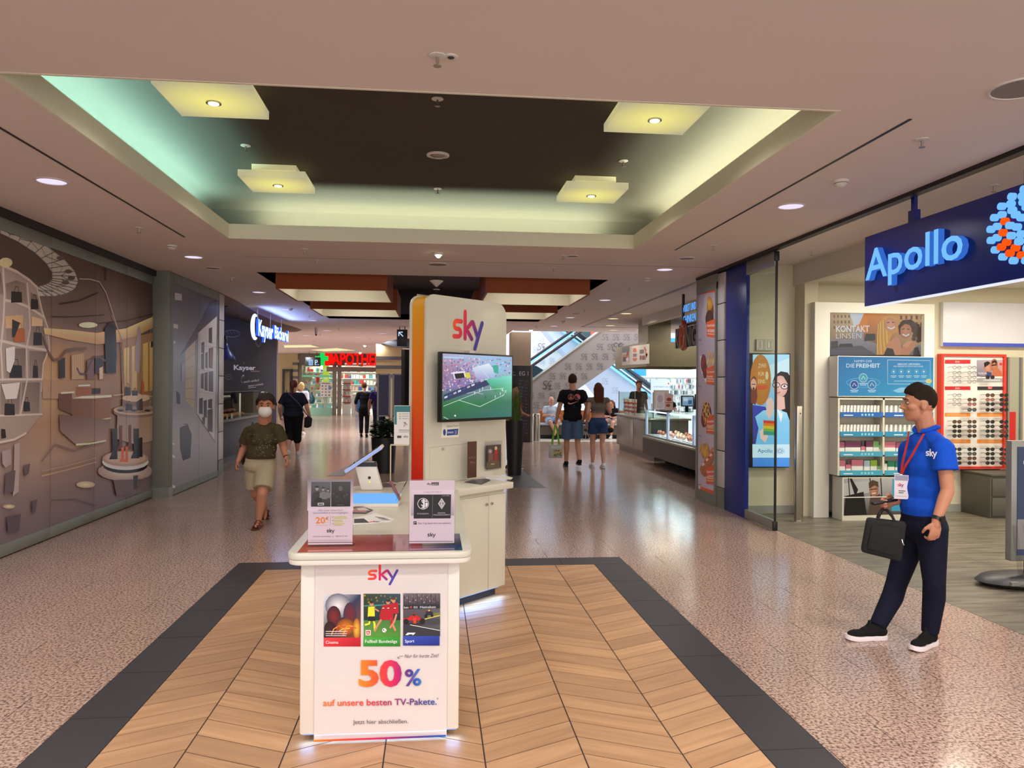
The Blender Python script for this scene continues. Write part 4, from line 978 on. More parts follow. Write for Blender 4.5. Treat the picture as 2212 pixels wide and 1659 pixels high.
# striped columns
def striped(name,x0,x1,y0,y1,lab):
    t=thing(name,lab,'column',((x0+x1)/2,(y0+y1)/2,0));a=mat('column_stone',(168,146,104),.6,vary=.06);b_=mat('column_band',(82,78,80),.6,vary=.05)
    z=0;i=0
    for hh in (1.9,.14,.22,.14,.22,.14,.49):
        e=.0 if i % 2 == 0 else .012;MB().box((x0-e,y0-e,z),(x1+e,y1+e,min(z+hh,CEIL-.01))).build('stone_band',a if i % 2 == 0 else b_,t);z += hh;i += 1
striped('striped_column',ony(812,800,31).x,ony(869,800,31).x,31,32,'beige stone column with dark bands in front of the pharmacy')
striped('striped_pilaster',fx(633.5),fx(644),FY-.2,FY-.1,'beige stone wall pier with dark bands left of the pharmacy glass')
t=thing('dark_doorway','dark framed doorway between the bakery wall and the pharmacy','doorway',(fx(622),FY-.2,0));MB().box((fx(600),FY-.1,0),(fx(633),FY-.05,3.2)).build('back_wall',mat('column_stone'),t);MB().box((fx(612),FY-.3,0),(fx(616),FY-.15,2.3)).build('jamb',M_DKMET,t);MB().box((fx(628),FY-.3,0),(fx(632),FY-.15,2.3)).build('jamb',M_DKMET,t);MB().box((fx(612),FY-.3,2.3),(fx(632),FY-.15,2.4)).build('lintel_bar',M_DKMET,t)
# hanging direction signs
def dirsign(px0,px1,py0,py1,Y_,lab):
    a,b_=ony(px0,py1,Y_),ony(px1,py0,Y_);t=thing('direction_sign',lab,'sign',((a.x+b_.x)/2,Y_,CEIL))
    MB().box((a.x,Y_,a.z),(b_.x,Y_+.12,b_.z)).build('sign_box',M_BLACK,t,bevel=.01)
    for f in (.25,.75): x=a.x+(b_.x-a.x)*f;MB().cone((x,Y_+.06,b_.z),(x,Y_+.06,CEIL),.012,.012,6).build('hanger_rod',M_DKMET,t)
    return t,Print((a.x,Y_,a.z),(1,0,0),(0,0,1),(0,-1,0),step=.0004)
LITP=printm('lit_print',emit=1.1)
t,P=dirsign(659,692,772,791,39,'hanging black direction sign with restroom and parking symbols before the pharmacy')
BL=(130,190,255)
def spx(P,pts,w,c): P.stroke(pts,w,c,pix=True)
spx(P,[(662,778),(665,774.5),(668,778)],1.2,(190,220,255));spx(P,[(665,775),(665,780)],1,(190,220,255))
P.poly([(667,777),(676,777),(676,789),(667,789)],BL,pix=True);P.ell(669.5,780,1,1,(20,40,90),pix=True);P.ell(673.5,780,1,1,(20,40,90),pix=True);spx(P,[(669.5,782),(669.5,787)],1.6,(20,40,90));spx(P,[(673.5,782),(673.5,787)],1.6,(20,40,90));spx(P,[(671.5,778),(671.5,788)],.6,(20,40,90))
spx(P,[(681,788),(681,778),(684,778),(686,780.5),(684,783),(681,783)],1.8,(190,220,255));spx(P,[(683,787.5),(689,787.5)],1.2,BL)
P.build('symbol_print',LITP,t)
t,P=dirsign(857,880,712,748,21.5,'hanging black sign with white diagonal arrow beside the information tower')
spx(P,[(862,718),(870,726)],2.2,(190,215,255));spx(P,[(861.5,725),(861.5,717.5),(869,717.5)],2.2,(190,215,255));P.build('symbol_print',LITP,t)
c=(ony(858,742,25));t=thing('ceiling_disc','dark pointed lens-shaped panel hanging behind the arrow sign','ceiling panel',(c.x,25,CEIL))
dm=MB();dm.prism([(c.x+1.15*math.cos(a),25+.12*math.sin(a)*1.,0) if 0 else (c.x-.5+a_,25,c.z+b2) for a_,b2 in ((0.0,0),(.25,.09),(.6,.15),(1.2,.18),(1.9,.12),(2.3,0),(1.9,-.10),(1.2,-.17),(.6,-.13),(.25,-.07))],(0,.12,0));dm.build('panel',mat('lens_dark',(52,54,60),.5,vary=.05),t,bevel=.01)
for x in (c.x+.3,c.x+1.5): MB().cone((x,25.06,c.z+.1),(x,25.06,CEIL),.01,.01,6).build('hanger_rod',M_DKMET,t)
# grey display boards, planter and acrylic riser sign behind the tower
t=thing('display_board','blue-grey felt display boards in aluminium frames behind the leafy planter','display board',(ony(845,900,21).x,21,0))
for px0,px1 in ((816,842),(849,876)):
    a,b_=ony(px0,897,21),ony(px1,810,21)
    p_=MB().box((a.x,21,a.z),(b_.x,21.04,b_.z)).build('felt_panel',mat('felt_grey',(92,92,108),.9,vary=.05),t)
    for x in (a.x,b_.x): MB().box((x-.025,20.99,0),(x+.025,21.05,b_.z+.03)).build('frame_post',M_ALU,t)
    MB().box((a.x,20.99,b_.z),(b_.x,21.05,b_.z+.035)).build('frame_rail',M_ALU,t);MB().box((a.x,20.99,a.z-.035),(b_.x,21.05,a.z)).build('frame_rail',M_ALU,t)
def leafm(name,c1,c2):
    m,nt,b,N,L=nodes(name);oi=N('ShaderNodeNewGeometry');r=N('ShaderNodeValToRGB');e=r.color_ramp.elements;e[0].color=(*lin(c1),1);e[1].color=(*lin(c2),1);L(oi.outputs['Random Per Island'],r.inputs[0]);L(r.outputs[0],b.inputs['Base Color']);b.inputs['Roughness'].default_value=.6;b.inputs['Specular IOR Level'].default_value=.2;return m
def pot(name,lab,x,y,rb,rt,h,sides=28):
    t=thing(name,lab,'planter',(x,y,0));M_POT=mat('planter_black',(24,24,26),.45,vary=.08)
    MB().lathe((x,y,0),[(rb,0),(rt,h),(rt-.03,h),(rt-.05,h-.05)],sides).build('pot',M_POT,t,smooth=True)
    MB().cone((x,y,h-.06),(x,y,h-.05),rt-.045,rt-.045,20).build('soil',mat('soil',(48,36,28),.95,vary=.2),t);return t
pp=onz(828,1022);pp.y += .1
t=pot('leafy_planter','tapered black planter with bushy dark leaves behind the left side of the tower',pp.x,pp.y,.2,.235,.66)
random.seed(11);lf=MB()
for i in range(430):
    a=random.uniform(0,2*PI);u=random.random()**.5*.27;h=.68+.36*random.random()*(1-(u/.3)**2*.6)
    c=Vector((pp.x+u*math.cos(a),pp.y+u*math.sin(a),h));d=Vector((math.cos(a),math.sin(a),random.uniform(-.5,.6))).normalized();s_=d.cross(Vector((0,0,1))).normalized()*.034;d=d*.07;n_=d.cross(s_).normalized()*.008
    lf.add([c-d,c-d*.2+s_+n_,c+d,c-d*.2-s_+n_,c-d*.1],[(0,4,1),(4,2,1),(0,3,4),(4,3,2)])
lf.build('foliage',leafm('dark_leaf',(24,40,26),(64,88,58)),t,kind='stuff')

# ================================================================ information island: table, cabinet, tower
isl=thing('information_counter','white promotion counter with coloured poster front standing on the oak inlay','counter',(-.23,3.6,0))
CY=3.60;TZ=.885
def cxp(px_,y=CY): return ony(px_,1400,y).x
XL,XR=cxp(648),cxp(992);XPL,XPR=cxp(680),cxp(966)
M_W2=mat('warm_white_board',(226,218,208),.35,spec=.5,vary=.01)
MB().box((XL,CY,.04),(XPL+.02,CY+.42,.835)).build('side_panel',M_W2,isl,bevel=.008);MB().box((XPR-.02,CY,.04),(XR,CY+.42,.835)).build('side_panel',M_W2,isl,bevel=.008)
MB().box((XPL+.02,CY+.03,.05),(XPR-.02,CY+.40,.835)).build('front_board',M_W2,isl)
MB().box((XL+.07,CY+.42,.05),(XR-.07,5.35,.835)).build('rear_body',M_W2,isl)
MB().box((XPL+.03,CY+.06,0),(XPR-.03,5.3,.05)).build('plinth',M_BLACK,isl)
def rrect(x0,y0,x1,y1,r,z,n=6):
    o=[]
    for cx_,cy_,a0 in ((x1-r,y0+r,-PI/2),(x1-r,y1-r,0),(x0+r,y1-r,PI/2),(x0+r,y0+r,PI)):
        o += [Vector((cx_+r*math.cos(a0+PI/2*i/n),cy_+r*math.sin(a0+PI/2*i/n),z)) for i in range(n+1)]
    return o
TX0,TX1,TY0=-.652,.185,3.52
def top_outline(z,e=0.):
    f=[]
    r=.07
    for cx_,cy_,a0 in ((TX0+r+e,TY0+r+e,PI),(TX1-r-e,TY0+r+e,1.5*PI)):
        f += [Vector((cx_+r*math.cos(a0+PI/2*i/6),cy_+r*math.sin(a0+PI/2*i/6),z)) for i in range(7)]
    return f+[Vector((TX1-e,5.40,z)),Vector((.165,5.60,z)),Vector((-.322,6.095,z)),Vector((TX0+e,5.76,z))]
MB().prism(top_outline(TZ-.027),(0,0,.027)).build('table_top',M_WHITE,isl,bevel=.006)
MB().prism(top_outline(TZ-.052,.004),(0,0,.023)).build('table_edge',M_W2,isl,bevel=.006)
# coloured glass inlay at the front of the top
P=Print((TX0,TY0,TZ),(1,0,0),(0,1,0),(0,0,1),step=.0008,gain=1.)
w_=TX1-TX0
INL=[(0,(190,96,72)),(.3,(172,88,84)),(.62,(150,76,88)),(.8,(100,58,96)),(.9,(44,50,96)),(1,(32,56,108))]
P.grid(lambda u,v: (.045+(w_-.09)*u,.035+.40*v),[[ramp(INL,i/12) for i in range(13)]]*2,None,24,2)
P.build('glass_inlay',printm('glossy_inlay',rough=.06,spec=.7),isl)
# lit strip under the edges
M_LED=glow('led_white',(140,185,255),1.1)
led=MB();led.box((XL+.01,CY+.012,.034),(XPL+.015,CY+.03,.04));led.box((XPR-.015,CY+.012,.034),(XR-.01,CY+.03,.04));led.box((XPL+.02,CY+.034,.044),(XPR-.02,CY+.05,.05));led.build('led_strip',M_LED,isl,kind='stuff')
area('led_front',((XPL+XPR)/2,CY+.005,.033),1.1,XR-XL,.03,(.25,.5,1),aim=(0,-.7,-1))
# hanging poster
MB().box((XPL,CY-.006,.012),(XPR,CY-.002,.832)).build('poster_sheet',mat('poster_white',(220,211,209),.45,vary=.02,bump=(5,.15)),isl)
P=Print((XPL,CY-.006,0),(1,0,0),(0,0,1),(0,-1,0),step=.00004,gain=1.25)
S3=2.592
def p3(x,y): return (620+x/S3,1000+y/S3)
def pr3(pts,c,cols=None): P.poly([p3(*p) for p in pts],c,cols,pix=True)
def pe3(x,y,rx,ry,c,c2=None,n=16): P.ell(*p3(x,y),rx/S3,ry/S3,c,c2,n=n,pix=True)
def pst(pts,w,c): P.stroke([p3(*p) for p in pts],w/S3,c,pix=True)
def pt3(txt,x,y,x2,y2,h,c,**k): a=p3(x,y);b=p3(x2,y2);P.text(txt,*a,h/S3,c,pix=True,x2=b[0],y2=b[1],**k)
a=P.px(*p3(452,655));P.logo(a[0],a[1],.066,RAINBOW,k=1.15,sx=1.34)
# left picture: red-dark cinema poster with abstract flames (no figures)
def q4(x0,y0,x1,y1,c): pr3([(x0,y1),(x1,y1),(x1,y0),(x0,y0)],0,c)
q4(205,736,413,980,[(28,24,30),(120,66,28),(44,50,84),(196,198,206)])
for x,y,rx,ry,c,c2 in ((285,800,90,70,(214,210,212),(96,96,116)),(262,860,50,60,(120,34,34),(52,28,40)),(352,850,46,70,(110,30,36),(60,40,60)),(330,920,70,50,(206,120,32),(96,48,24)),(390,930,26,60,(236,176,60),(150,80,26)),(240,930,40,44,(60,26,28),(36,24,28))): pe3(x,y,rx*.82 if x > 370 else rx*.8,ry,c,c2)
for i in range(5): pst([(250+i*22,960-(i % 3)*10),(262+i*24,930-(i % 2)*16),(290+i*20,912+(i % 3)*8),(312+i*19,925-(i % 2)*10)],6-i % 3,[(226,140,50),(190,60,40),(240,190,90)][i % 3])
for y,w in ((943,118),(956,116),(967,112)): pst([(218,y),(218+w,y)],3.5,(206,200,200))
q4(205,978,413,1028,[(196,40,52),(150,20,36),(176,30,46),(206,60,66)]);pt3('Cinema',217,1012,287,1012,17,(240,220,222))
# middle picture: footballers
q4(429,732,635,975,[(84,140,52),(70,128,46),(28,60,72),(40,46,40)])
q4(429,732,635,880,[(26,46,40),(24,42,40),(46,70,84),(52,60,30)])
for i in range(26): pe3(436+(i*37) % 190,742+(i*23) % 66,5,6,[(150,130,40),(90,96,60),(40,60,80),(120,110,70)][i % 4],n=8)
pst([(432,800),(632,790)],7,(60,130,120))
YK,RK,SKN=(226,206,50),(164,28,38),(186,128,96)
pr3([(455,805),(490,803),(492,862),(452,862)],YK);pst([(490,815),(512,828)],8,SKN);pst([(465,870),(460,900),(440,905)],11,(226,206,50));pst([(482,870),(490,900),(492,935)],11,(226,206,50));pr3([(454,858),(492,858),(495,885),(455,885)],(30,30,34));pe3(474,788,11,14,SKN);pe3(474,779,11,8,(50,36,30))
pr3([(535,795),(582,790),(590,850),(520,850)],RK);pr3([(518,848),(590,848),(596,875),(560,880),(520,880)],RK);pst([(525,880),(505,912),(492,938)],12,SKN);pst([(585,872),(592,905),(606,935)],12,SKN);pe3(566,778,11,13,SKN);pe3(566,770,11,8,(56,40,34));pst([(540,805),(525,840)],9,RK)
pr3([(582,785),(622,780),(626,840),(588,845)],RK);pe3(597,770,11,13,SKN);pe3(597,760,11,7,(90,60,40));pst([(590,850),(584,905)],12,RK);pst([(612,850),(600,890),(578,920)],11,SKN)
for x in (535,563,600): pst([(x,812),(x+8,812)],4,(230,225,220))
pe3(545,936,12,12,(236,236,240));pe3(541,934,4,4,(50,60,80));pe3(550,941,3,3,(180,60,60))
pr3([(440,964),(469,964),(469,935),(440,935)],(240,238,238));pr3([(444,960),(465,960),(465,939),(444,939)],(206,26,34));pst([(449,955),(452,944),(458,948)],3,(245,240,240));pst([(454,950),(461,955)],3,(245,240,240))
q4(428,974,634,1026,[(40,126,40),(30,110,36),(50,140,50),(74,160,66)]);pt3('Fußball Bundesliga',438,1006,617,1006,18,(230,240,226))
# right picture: race cars on a track
q4(651,729,857,968,[(44,44,50),(70,70,76),(96,90,96),(92,84,90)])
q4(651,729,857,800,[(52,46,54),(50,44,50),(98,92,98),(104,96,102)])
for i in range(40): pe3(656+(i*53) % 196,735+(i*29) % 48,4,4,[(150,140,150),(60,50,56),(120,90,80),(90,90,110)][i % 4],n=7)
for i in range(9): pst([(656+i*25,788),(656+i*25,735)],1.5,(40,36,40))
pr3([(651,818),(857,812),(857,790),(651,796)],(38,40,48));pt3('ken',655,813,680,813,13,(206,206,214));pt3('Heineken',745,812,832,811,14,(206,206,214));pe3(694,806,6,6,(170,50,50));pt3('00',709,812,731,812,12,(190,190,200))
pr3([(770,866),(857,850),(857,832),(790,845)],(104,108,60));pr3([(700,905),(857,900),(857,870),(760,875)],(60,60,64));pr3([(651,905),(700,900),(857,935),(857,968),(651,968)],(48,48,54));pst([(690,904),(855,936)],3,(226,226,226));pst([(774,872),(855,852)],5,(206,190,90))
pr3([(775,852),(814,850),(818,838),(800,826),(780,830)],(34,36,54));pst([(776,828),(806,824)],5,(120,60,50));pe3(778,855,9,10,(24,24,26));pe3(812,852,8,9,(24,24,26));pe3(796,824,5,4,(220,190,60))
pr3([(672,880),(752,880),(742,858),(720,852),(700,852),(682,860)],(176,36,34));pr3([(708,898),(724,898),(724,866),(706,866)],(196,54,44));pst([(655,872),(680,868)],7,(180,40,36));pe3(667,886,14,16,(24,22,24));pe3(758,886,15,17,(24,22,24));pst([(680,900),(764,898)],5,(36,30,32));pe3(711,850,6,5,(40,40,44));pst([(694,842),(730,841)],3,(150,40,40))
pr3([(663,961),(676,948),(714,948),(702,957),(684,957),(680,961)],(230,230,232));pr3([(700,961),(714,948),(720,948),(708,961)],(230,230,232))
q4(650,967,854,1020,[(34,52,136),(24,40,116),(40,60,150),(50,76,166)]);pt3('Sport',661,1004,713,1002,17,(224,230,244))
INKG=(92,84,92)
pt3('Nur für kurze Zeit!',658,1089,851,1085,21,INKG,shear=.3);pst([(648,1079),(630,1080),(623,1090)],2.6,INKG);pst([(619,1083),(622,1092),(632,1091)],2.6,INKG)
pt3('50',402,1243,642,1243,142,0,bold=.035,stops=[(0,(240,130,34)),(.45,(232,72,44)),(.75,(206,34,80)),(1,(150,30,110))])
pt3('%',660,1243,752,1241,92,0,bold=.02,stops=[(0,(110,40,116)),(.5,(40,60,140)),(1,(50,110,190))])
pt3('auf unsere besten TV-Pakete.',203,1358,838,1350,37,0,bold=.012,stops=[(0,(236,116,40)),(.35,(206,60,60)),(.6,(150,40,90)),(.8,(80,50,120)),(1,(36,80,160))]);pt3('*',838,1330,848,1330,20,(80,70,120))
pt3('Jetzt hier abschließen.',370,1459,678,1454,24,(84,76,84))
for y in (1516,1521,1526,1531): pst([(188,y+4),(855,y-8)],1.3,(190,182,184))
P.grid(lambda u,v: (P.px(*p3(151,1550))[0]*(1-u)+P.px(*p3(889,1540))[0]*u,.0125+.009*v),[[ramp(RAINBOW,i/10) for i in range(11)]]*2,None,20,1)
P.build('poster_print',PAPER,isl)
pst_=None
MB().box((XPL,CY-.007,.83),(XPR,CY-.001,.835)).build('poster_clip',M_ALU,isl)

# A4 acrylic table signs
def table_sign(px0,px1,y,lab,draw):
    a,b_=ony(px0,1175,y),ony(px1,1175,y);w=b_.x-a.x;h=.315
    t=thing('table_sign',lab,'table sign',((a.x+b_.x)/2,y,TZ+.0012),'acrylic table signs')
    z=TZ+.0012
    MB().box((a.x,y+.006,z),(b_.x,y+.0085,z+h)).build('acrylic_back',M_ACRYL,t);MB().box((a.x,y+.0085,z),(b_.x,y+.07,z+.0025)).build('acrylic_foot',M_ACRYL,t)
    MB().box((a.x+.004,y+.004,z+.012),(b_.x-.004,y+.0055,z+h-.006)).build('paper',mat('sign_paper',(196,178,190),.5,vary=.01),t)
    P=Print((a.x,y+.004,z),(1,0,0),(0,0,1),(0,-1,0),step=.00003);draw(P,w,h);P.build('sign_print',PAPER,t)
S7=4.514
def Q7(P):
    def q(x,y): return (640+x/S7,970+y/S7)
    return q
GR=(120,108,122)
def draw_left(P,w,h):
    q=Q7(P);pp=lambda pts,c,cols=None: P.poly([q(*p) for p in pts],c,cols,pix=True)
    def tx(t_,x,y,x2,y2,hh,c,**k): a=q(x,y);b=q(x2,y2);P.text(t_,*a,hh/S7,c,pix=True,x2=b[0],y2=b[1],**k)
    pp([(112,298),(556,296),(556,600),(108,600)],0,[(120,112,122),(126,118,128),(206,190,202),(200,184,198)])
    pp([(146,320),(337,319),(334,562),(143,562)],0,[(80,78,82),(90,88,92),(26,26,28),(26,26,28)]);pp([(342,319),(530,318),(527,560),(339,562)],0,[(52,50,52),(60,58,60),(18,18,20),(20,20,22)])
    for x,y,s_ in ((203,385,24),(262,392,19),(310,402,15)):
        P.ell(*q(x,y),s_*.75/S7,s_/S7,(150,146,148),(110,106,108),pix=True,n=12);P.ell(*q(x,y-s_*.7),s_*.8/S7,s_*.5/S7,(40,38,40),pix=True,n=10)
        pp([(x-s_*2.0,y+s_*5),(x-s_*1.7,y+s_*1.8),(x-s_*.5,y+s_*1.2),(x+s_*.5,y+s_*1.2),(x+s_*1.7,y+s_*1.8),(x+s_*2,y+s_*5)],(46,44,48) if s_ > 20 else (104,100,104))
    pp([(165,520),(205,470),(250,480),(245,520)],(24,24,26));P.ell(*q(432,385),20/S7,26/S7,(84,80,82),pix=True,n=12)
    pp([(370,520),(385,430),(430,412),(470,430),(500,520)],(40,38,40));
    for x in (365,395,470,495): P.ell(*q(x,430+(x % 40)),9/S7,10/S7,(66,62,64),pix=True,n=8)
    pp([(210,550),(270,548),(270,523),(210,525)],(190,188,190));tx('DEEP',214,546,266,545,16,(40,40,44),bold=.02) if 0 else pp([(216,545),(264,543),(264,530),(216,531)],(70,68,70));P.stroke([q(395,546),q(465,545)],3/S7,(110,108,110),pix=True)
    tx('Alles unter einem Dach:',212,605,462,603,17,GR);tx('Spitzenfußball & Serienhighlights',162,630,506,628,17,GR)
    tx('20',188,724,282,724,62,(206,118,30),bold=.02);tx('€',286,694,316,694,34,(206,118,30),bold=.02);P.stroke([q(290,712),q(315,712)],4/S7,(206,150,90),pix=True)
    P.stroke([q(335,655),q(332,745)],2.5/S7,GR,pix=True)
    for i,(l1,l2) in enumerate(((490,495),(450,455),(476,450))):
        y=662+i*33;P.stroke([q(368,y),q(l1,y-2)],9/S7,(196,192,110),pix=True);P.stroke([q(366,y+14),q(l2,y+12)],9/S7,(196,192,110),pix=True)
        P.stroke([q(370,y),q(l1-5,y-2)],3/S7,(140,130,90),pix=True);P.stroke([q(368,y+14),q(l2-5,y+12)],3/S7,(140,130,90),pix=True);P.stroke([q(350,y),q(355,y+5),q(364,y-6)],3/S7,(90,84,100),pix=True)
    P.stroke([q(190,742),q(312,741)],3/S7,(170,158,168),pix=True)
    a=P.px(*q(296,812));b=P.px(*q(296,776));P.logo(a[0],a[1],b[1]-a[1],k=1.1,sx=1.33)
    tx('Jetzt hier abschließen',162,857,338,856,13,GR);tx('089 99 727 935',385,856,500,855,13,GR);P.stroke([q(352,846),q(358,856),q(368,857)],3/S7,GR,pix=True)
    for y in (884,889,894,899): P.stroke([q(125,y),q(535,y-2)],1.5/S7,(176,162,174),pix=True)
    P.stroke([q(108,911),q(548,908)],5/S7,(60,44,54),pix=True)
def draw_right(P,w,h):
    q=Q7(P);pp=lambda pts,c,cols=None: P.poly([q(*p) for p in pts],c,cols,pix=True)
    def tx(t_,x,y,x2,y2,hh,c,**k): a=q(x,y);b=q(x2,y2);P.text(t_,*a,hh/S7,c,pix=True,x2=b[0],y2=b[1],**k)
    pp([(1122,400),(1540,398),(1538,648),(1118,650)],0,[(204,188,202),(206,190,204),(150,138,152),(150,138,152)])
    a=P.px(*q(1275,349));b=P.px(*q(1275,327));P.logo(a[0],a[1],b[1]-a[1],k=1.1,sx=1.1)
    pp([(1318,354),(1391,353),(1391,325),(1318,326)],(22,18,24));tx('sport',1324,348,1386,347,16,(222,206,218))
    tx('13. August 2022, 18:30 Uhr',1241,424,1422,423,12,(120,104,118))
    pp([(1148,444),(1510,443),(1505,676),(1144,678)],(26,22,26));P.stroke([q(1331,446),q(1326,676)],2.4/S7,(120,112,120),pix=True)
    c=(1237,533);P.ell(*q(*c),55/S7,55/S7,(222,214,220),pix=True,n=28);P.ell(*q(*c),50/S7,50/S7,(26,22,26),pix=True,n=28);P.ell(*q(*c),45/S7,45/S7,(222,214,220),pix=True,n=28)
    P.ell(*q(*c),45/S7,45/S7,(30,26,30),pix=True,n=16,a0=PI/2,a1=1.5*PI)
    P.stroke([q(1250,500),q(1236,494),q(1224,504),q(1232,520),q(1246,530),q(1250,546),q(1234,554),q(1222,544)],9/S7,(222,214,220),pix=True);P.stroke([q(1256,492),q(1256,575)],6/S7,(30,26,30),pix=True);P.stroke([q(1258,520),q(1278,520)],7/S7,(30,26,30),pix=True);tx('04',1222,578,1252,578,16,(222,214,220),bold=.03)
    d=(1418,532)
    for s_,cc in ((1,(222,214,220)),(.86,(26,22,26)),(.74,(200,192,198)),(.6,(26,22,26))): pp([(d[0],d[1]-54*s_),(d[0]+35*s_,d[1]),(d[0],d[1]+54*s_),(d[0]-35*s_,d[1])],cc)
    for y in (512,526,540,554): P.stroke([q(1405,y),q(1431,y)],5/S7,(222,214,220),pix=True)
    P.stroke([q(1418,512),q(1418,554)],5/S7,(222,214,220),pix=True)
    tx('FC SCHALKE 04',1180,637,1290,636,13,(190,182,190));tx('BORUSSIA',1381,629,1453,628,12,(190,182,190));tx('MÖNCHENGLADBACH',1336,648,1498,646,12,(190,182,190));tx('TOP-SPIEL',1418,460,1500,459,8,(170,162,170))
    pp([(1142,735),(1174,735),(1174,705),(1142,705)],(30,24,30));P.stroke([q(1148,728),q(1152,714),q(1160,720),q(1168,718)],4/S7,(220,210,220),pix=True)
    tx('Das Top-Spiel live und exklusiv.',1188,732,1510,729,18,(96,82,96))
    a=P.px(*q(1279,852));b=P.px(*q(1279,814));P.logo(a[0],a[1],b[1]-a[1],k=1.1,sx=1.33);P.stroke([q(1102,901),q(1530,899)],5/S7,(60,44,54),pix=True)
table_sign(663,763,3.66,'clear acrylic sign with orange 20-euro offer standing on the white counter',draw_left)
table_sign(882,983,3.66,'clear acrylic sign with two football club crests standing on the white counter',draw_right)
# things on the table
t=thing('payment_tablet','white tablet terminal tilted on a short stand at the table end','tablet',(-.47,5.5,TZ))
c=onz(796,1057,TZ)
MB().obox(c+Vector((0,0,.10)),(.075,0,0),(0,.05,0),(-.028,0,.10)).build('stand',M_WPLAS,t,bevel=.008);MB().obox(c+Vector((-.022,-.0,.185)),(.078,0,0),(0,.052,0),(-.004,0,.015)).build('stand_band',M_BLACK,t)
ax=Vector((.62,0,.42)).normalized();ay=Vector((0,1,0));an=ax.cross(ay)
MB().obox(c+Vector((-.03,0,.225)),ax*.155,ay*.12,an*.012).build('tablet_body',M_WPLAS,t,bevel=.006)
MB().obox(c+Vector((-.03,0,.225))+an*.0122,ax*.135,ay*.10,an*.0006).build('screen',M_BLACK,t)
edge=MB().obox(c+Vector((-.03,-.1205,.225)),ax*.15,ay*.0006,an*.009).build('lit_edge',glow('tablet_edge',(170,190,255),.9),t)
MB().cone(c+Vector((.01,-.0505,.09)),c+Vector((.01,-.052,.09)),.011,.011,12).build('camera_lens',M_BLACK,t);MB().cone(c+Vector((.012,-.0505,.06)),c+Vector((.012,-.052,.06)),.006,.006,10).build('lamp_dot',glow('amber_dot',(255,200,60),1.5),t)
q=[onz(x,y,TZ+.02) for x,y in ((748,1088),(860,1088),(867,1065),(757,1065))]
t=thing('light_panel','flat glowing blue light panel on the white counter','light panel',(q[0]+q[2])/2);
MB().prism([p-Vector((0,0,.0195)) for p in q],(0,0,.0185)).build('panel_base',M_WPLAS,t);MB().prism([(q[0]+q[2])/2+(p-(q[0]+q[2])/2)*.97-Vector((0,0,.001)) for p in q],(0,0,.001)).build('display',glow('blue_panel_glow',(120,185,255),1.0),t)
t=thing('tent_card','small clear tent card beside the glowing blue panel','tent card',onz(855,1080,TZ));c=onz(854,1080,TZ+.022)
MB().obox(c+Vector((-.005,0,.06)),(.0015,0,0),(0,.075,0),(-.032,0,.06)).build('acrylic_panel',M_ACRYL,t);MB().obox(c+Vector((.002,0,.06)),(.001,0,0),(0,.068,0),(-.030,0,.056)).build('card',mat('tent_red',(150,80,84),.5,vary=.1),t)
MB().obox(c+Vector((.04,0,.06)),(.0015,0,0),(0,.075,0),(.034,0,.06)).build('acrylic_panel',M_ACRYL,t)
def sheet(name,lab,pts,z,m_,draw=None,cat='leaflet'):
    q=[onz(x,y,z) for x,y in pts];c=sum(q,Vector())/len(q);t=thing(name,lab,cat,c)
    MB().prism(q,(0,0,.002)).build('paper',m_,t)
    if draw:
        P=Print((0,0,z+.002),(1,0,0),(0,1,0),(0,0,1),step=.0003);draw(P);P.build('leaflet_print',PAPER,t)
M_PAP=mat('leaflet_white',(232,228,224),.5,vary=.01);M_DKP=mat('leaflet_dark',(64,60,66),.4,vary=.15)
def dr1(P):
    P.poly([(752,1106),(792,1107),(790,1096),(756,1099)],(170,120,110),pix=True);P.poly([(775,1103),(800,1103),(786,1096),(770,1098)],(210,190,190),pix=True)
sheet('leaflet','dark glossy leaflet lying before the blue panel',[(745,1109),(790,1110),(806,1102),(782,1094),(748,1096)],TZ+.001,M_DKP,dr1)
def dr2(P):
    P.poly([(765,1130),(798,1129),(786,1120),(765,1121)],(60,60,66),pix=True);a=P.px(798,1128);P.logo(a[0],a[1],.035,RAINBOW,k=1.1)
    for i in range(3): P.stroke([(812+i*6,1117+i*3),(832+i*5,1120+i*2)],1,(120,112,120),pix=True)
sheet('leaflet','white leaflet with small coloured logo fanned out on the counter behind the left acrylic sign',[(752,1135),(815,1131),(850,1124),(806,1111),(752,1122)],TZ+.001,M_PAP,dr2)
sheet('leaflet','thin white leaflet crossing under the fanned leaflet on the counter',[(800,1130),(842,1128),(851,1122),(812,1109),(790,1115)],TZ+.0,M_PAP,None)
sheet('leaflet','dark oval-patterned leaflet lying behind the tablet stand',[(810,1053),(848,1052),(856,1047),(832,1043),(806,1048)],TZ+.001,M_DKP)
# acrylic riser with a printed sign, at the left end of the table
t=thing('acrylic_riser','clear acrylic riser with beige rim on the table end beside the tower','riser',(-.27,5.97,TZ));ry=5.97;a=ony(843,1036,ry);b_=ony(883,1036,ry);tz=ony(843,962,ry).z
M_RIM=mat('acrylic_rim',(206,196,160),.3)
MB().box((a.x,ry-.03,TZ),(a.x+.004,ry+.03,tz)).build('side_pane',M_ACRYL,t);MB().box((a.x-.002,ry-.032,TZ),(a.x+.008,ry-.028,tz)).build('front_rim',M_RIM,t);MB().box((a.x,ry-.03,tz),(b_.x,ry+.03,tz+.008)).build('top_pane',M_RIM,t)
t=thing('paper_sign','white printed sign with teal header standing on the acrylic riser','sign',((a.x+b_.x)/2+.02,ry,tz+.008));c0,c1=ony(851,960,ry),ony(885,876,ry)
MB().box((c0.x,ry,tz+.008),(c1.x,ry+.004,c1.z)).build('sheet',M_PAP,t);P=Print((c0.x,ry,tz),(1,0,0),(0,0,1),(0,-1,0),step=.0004)
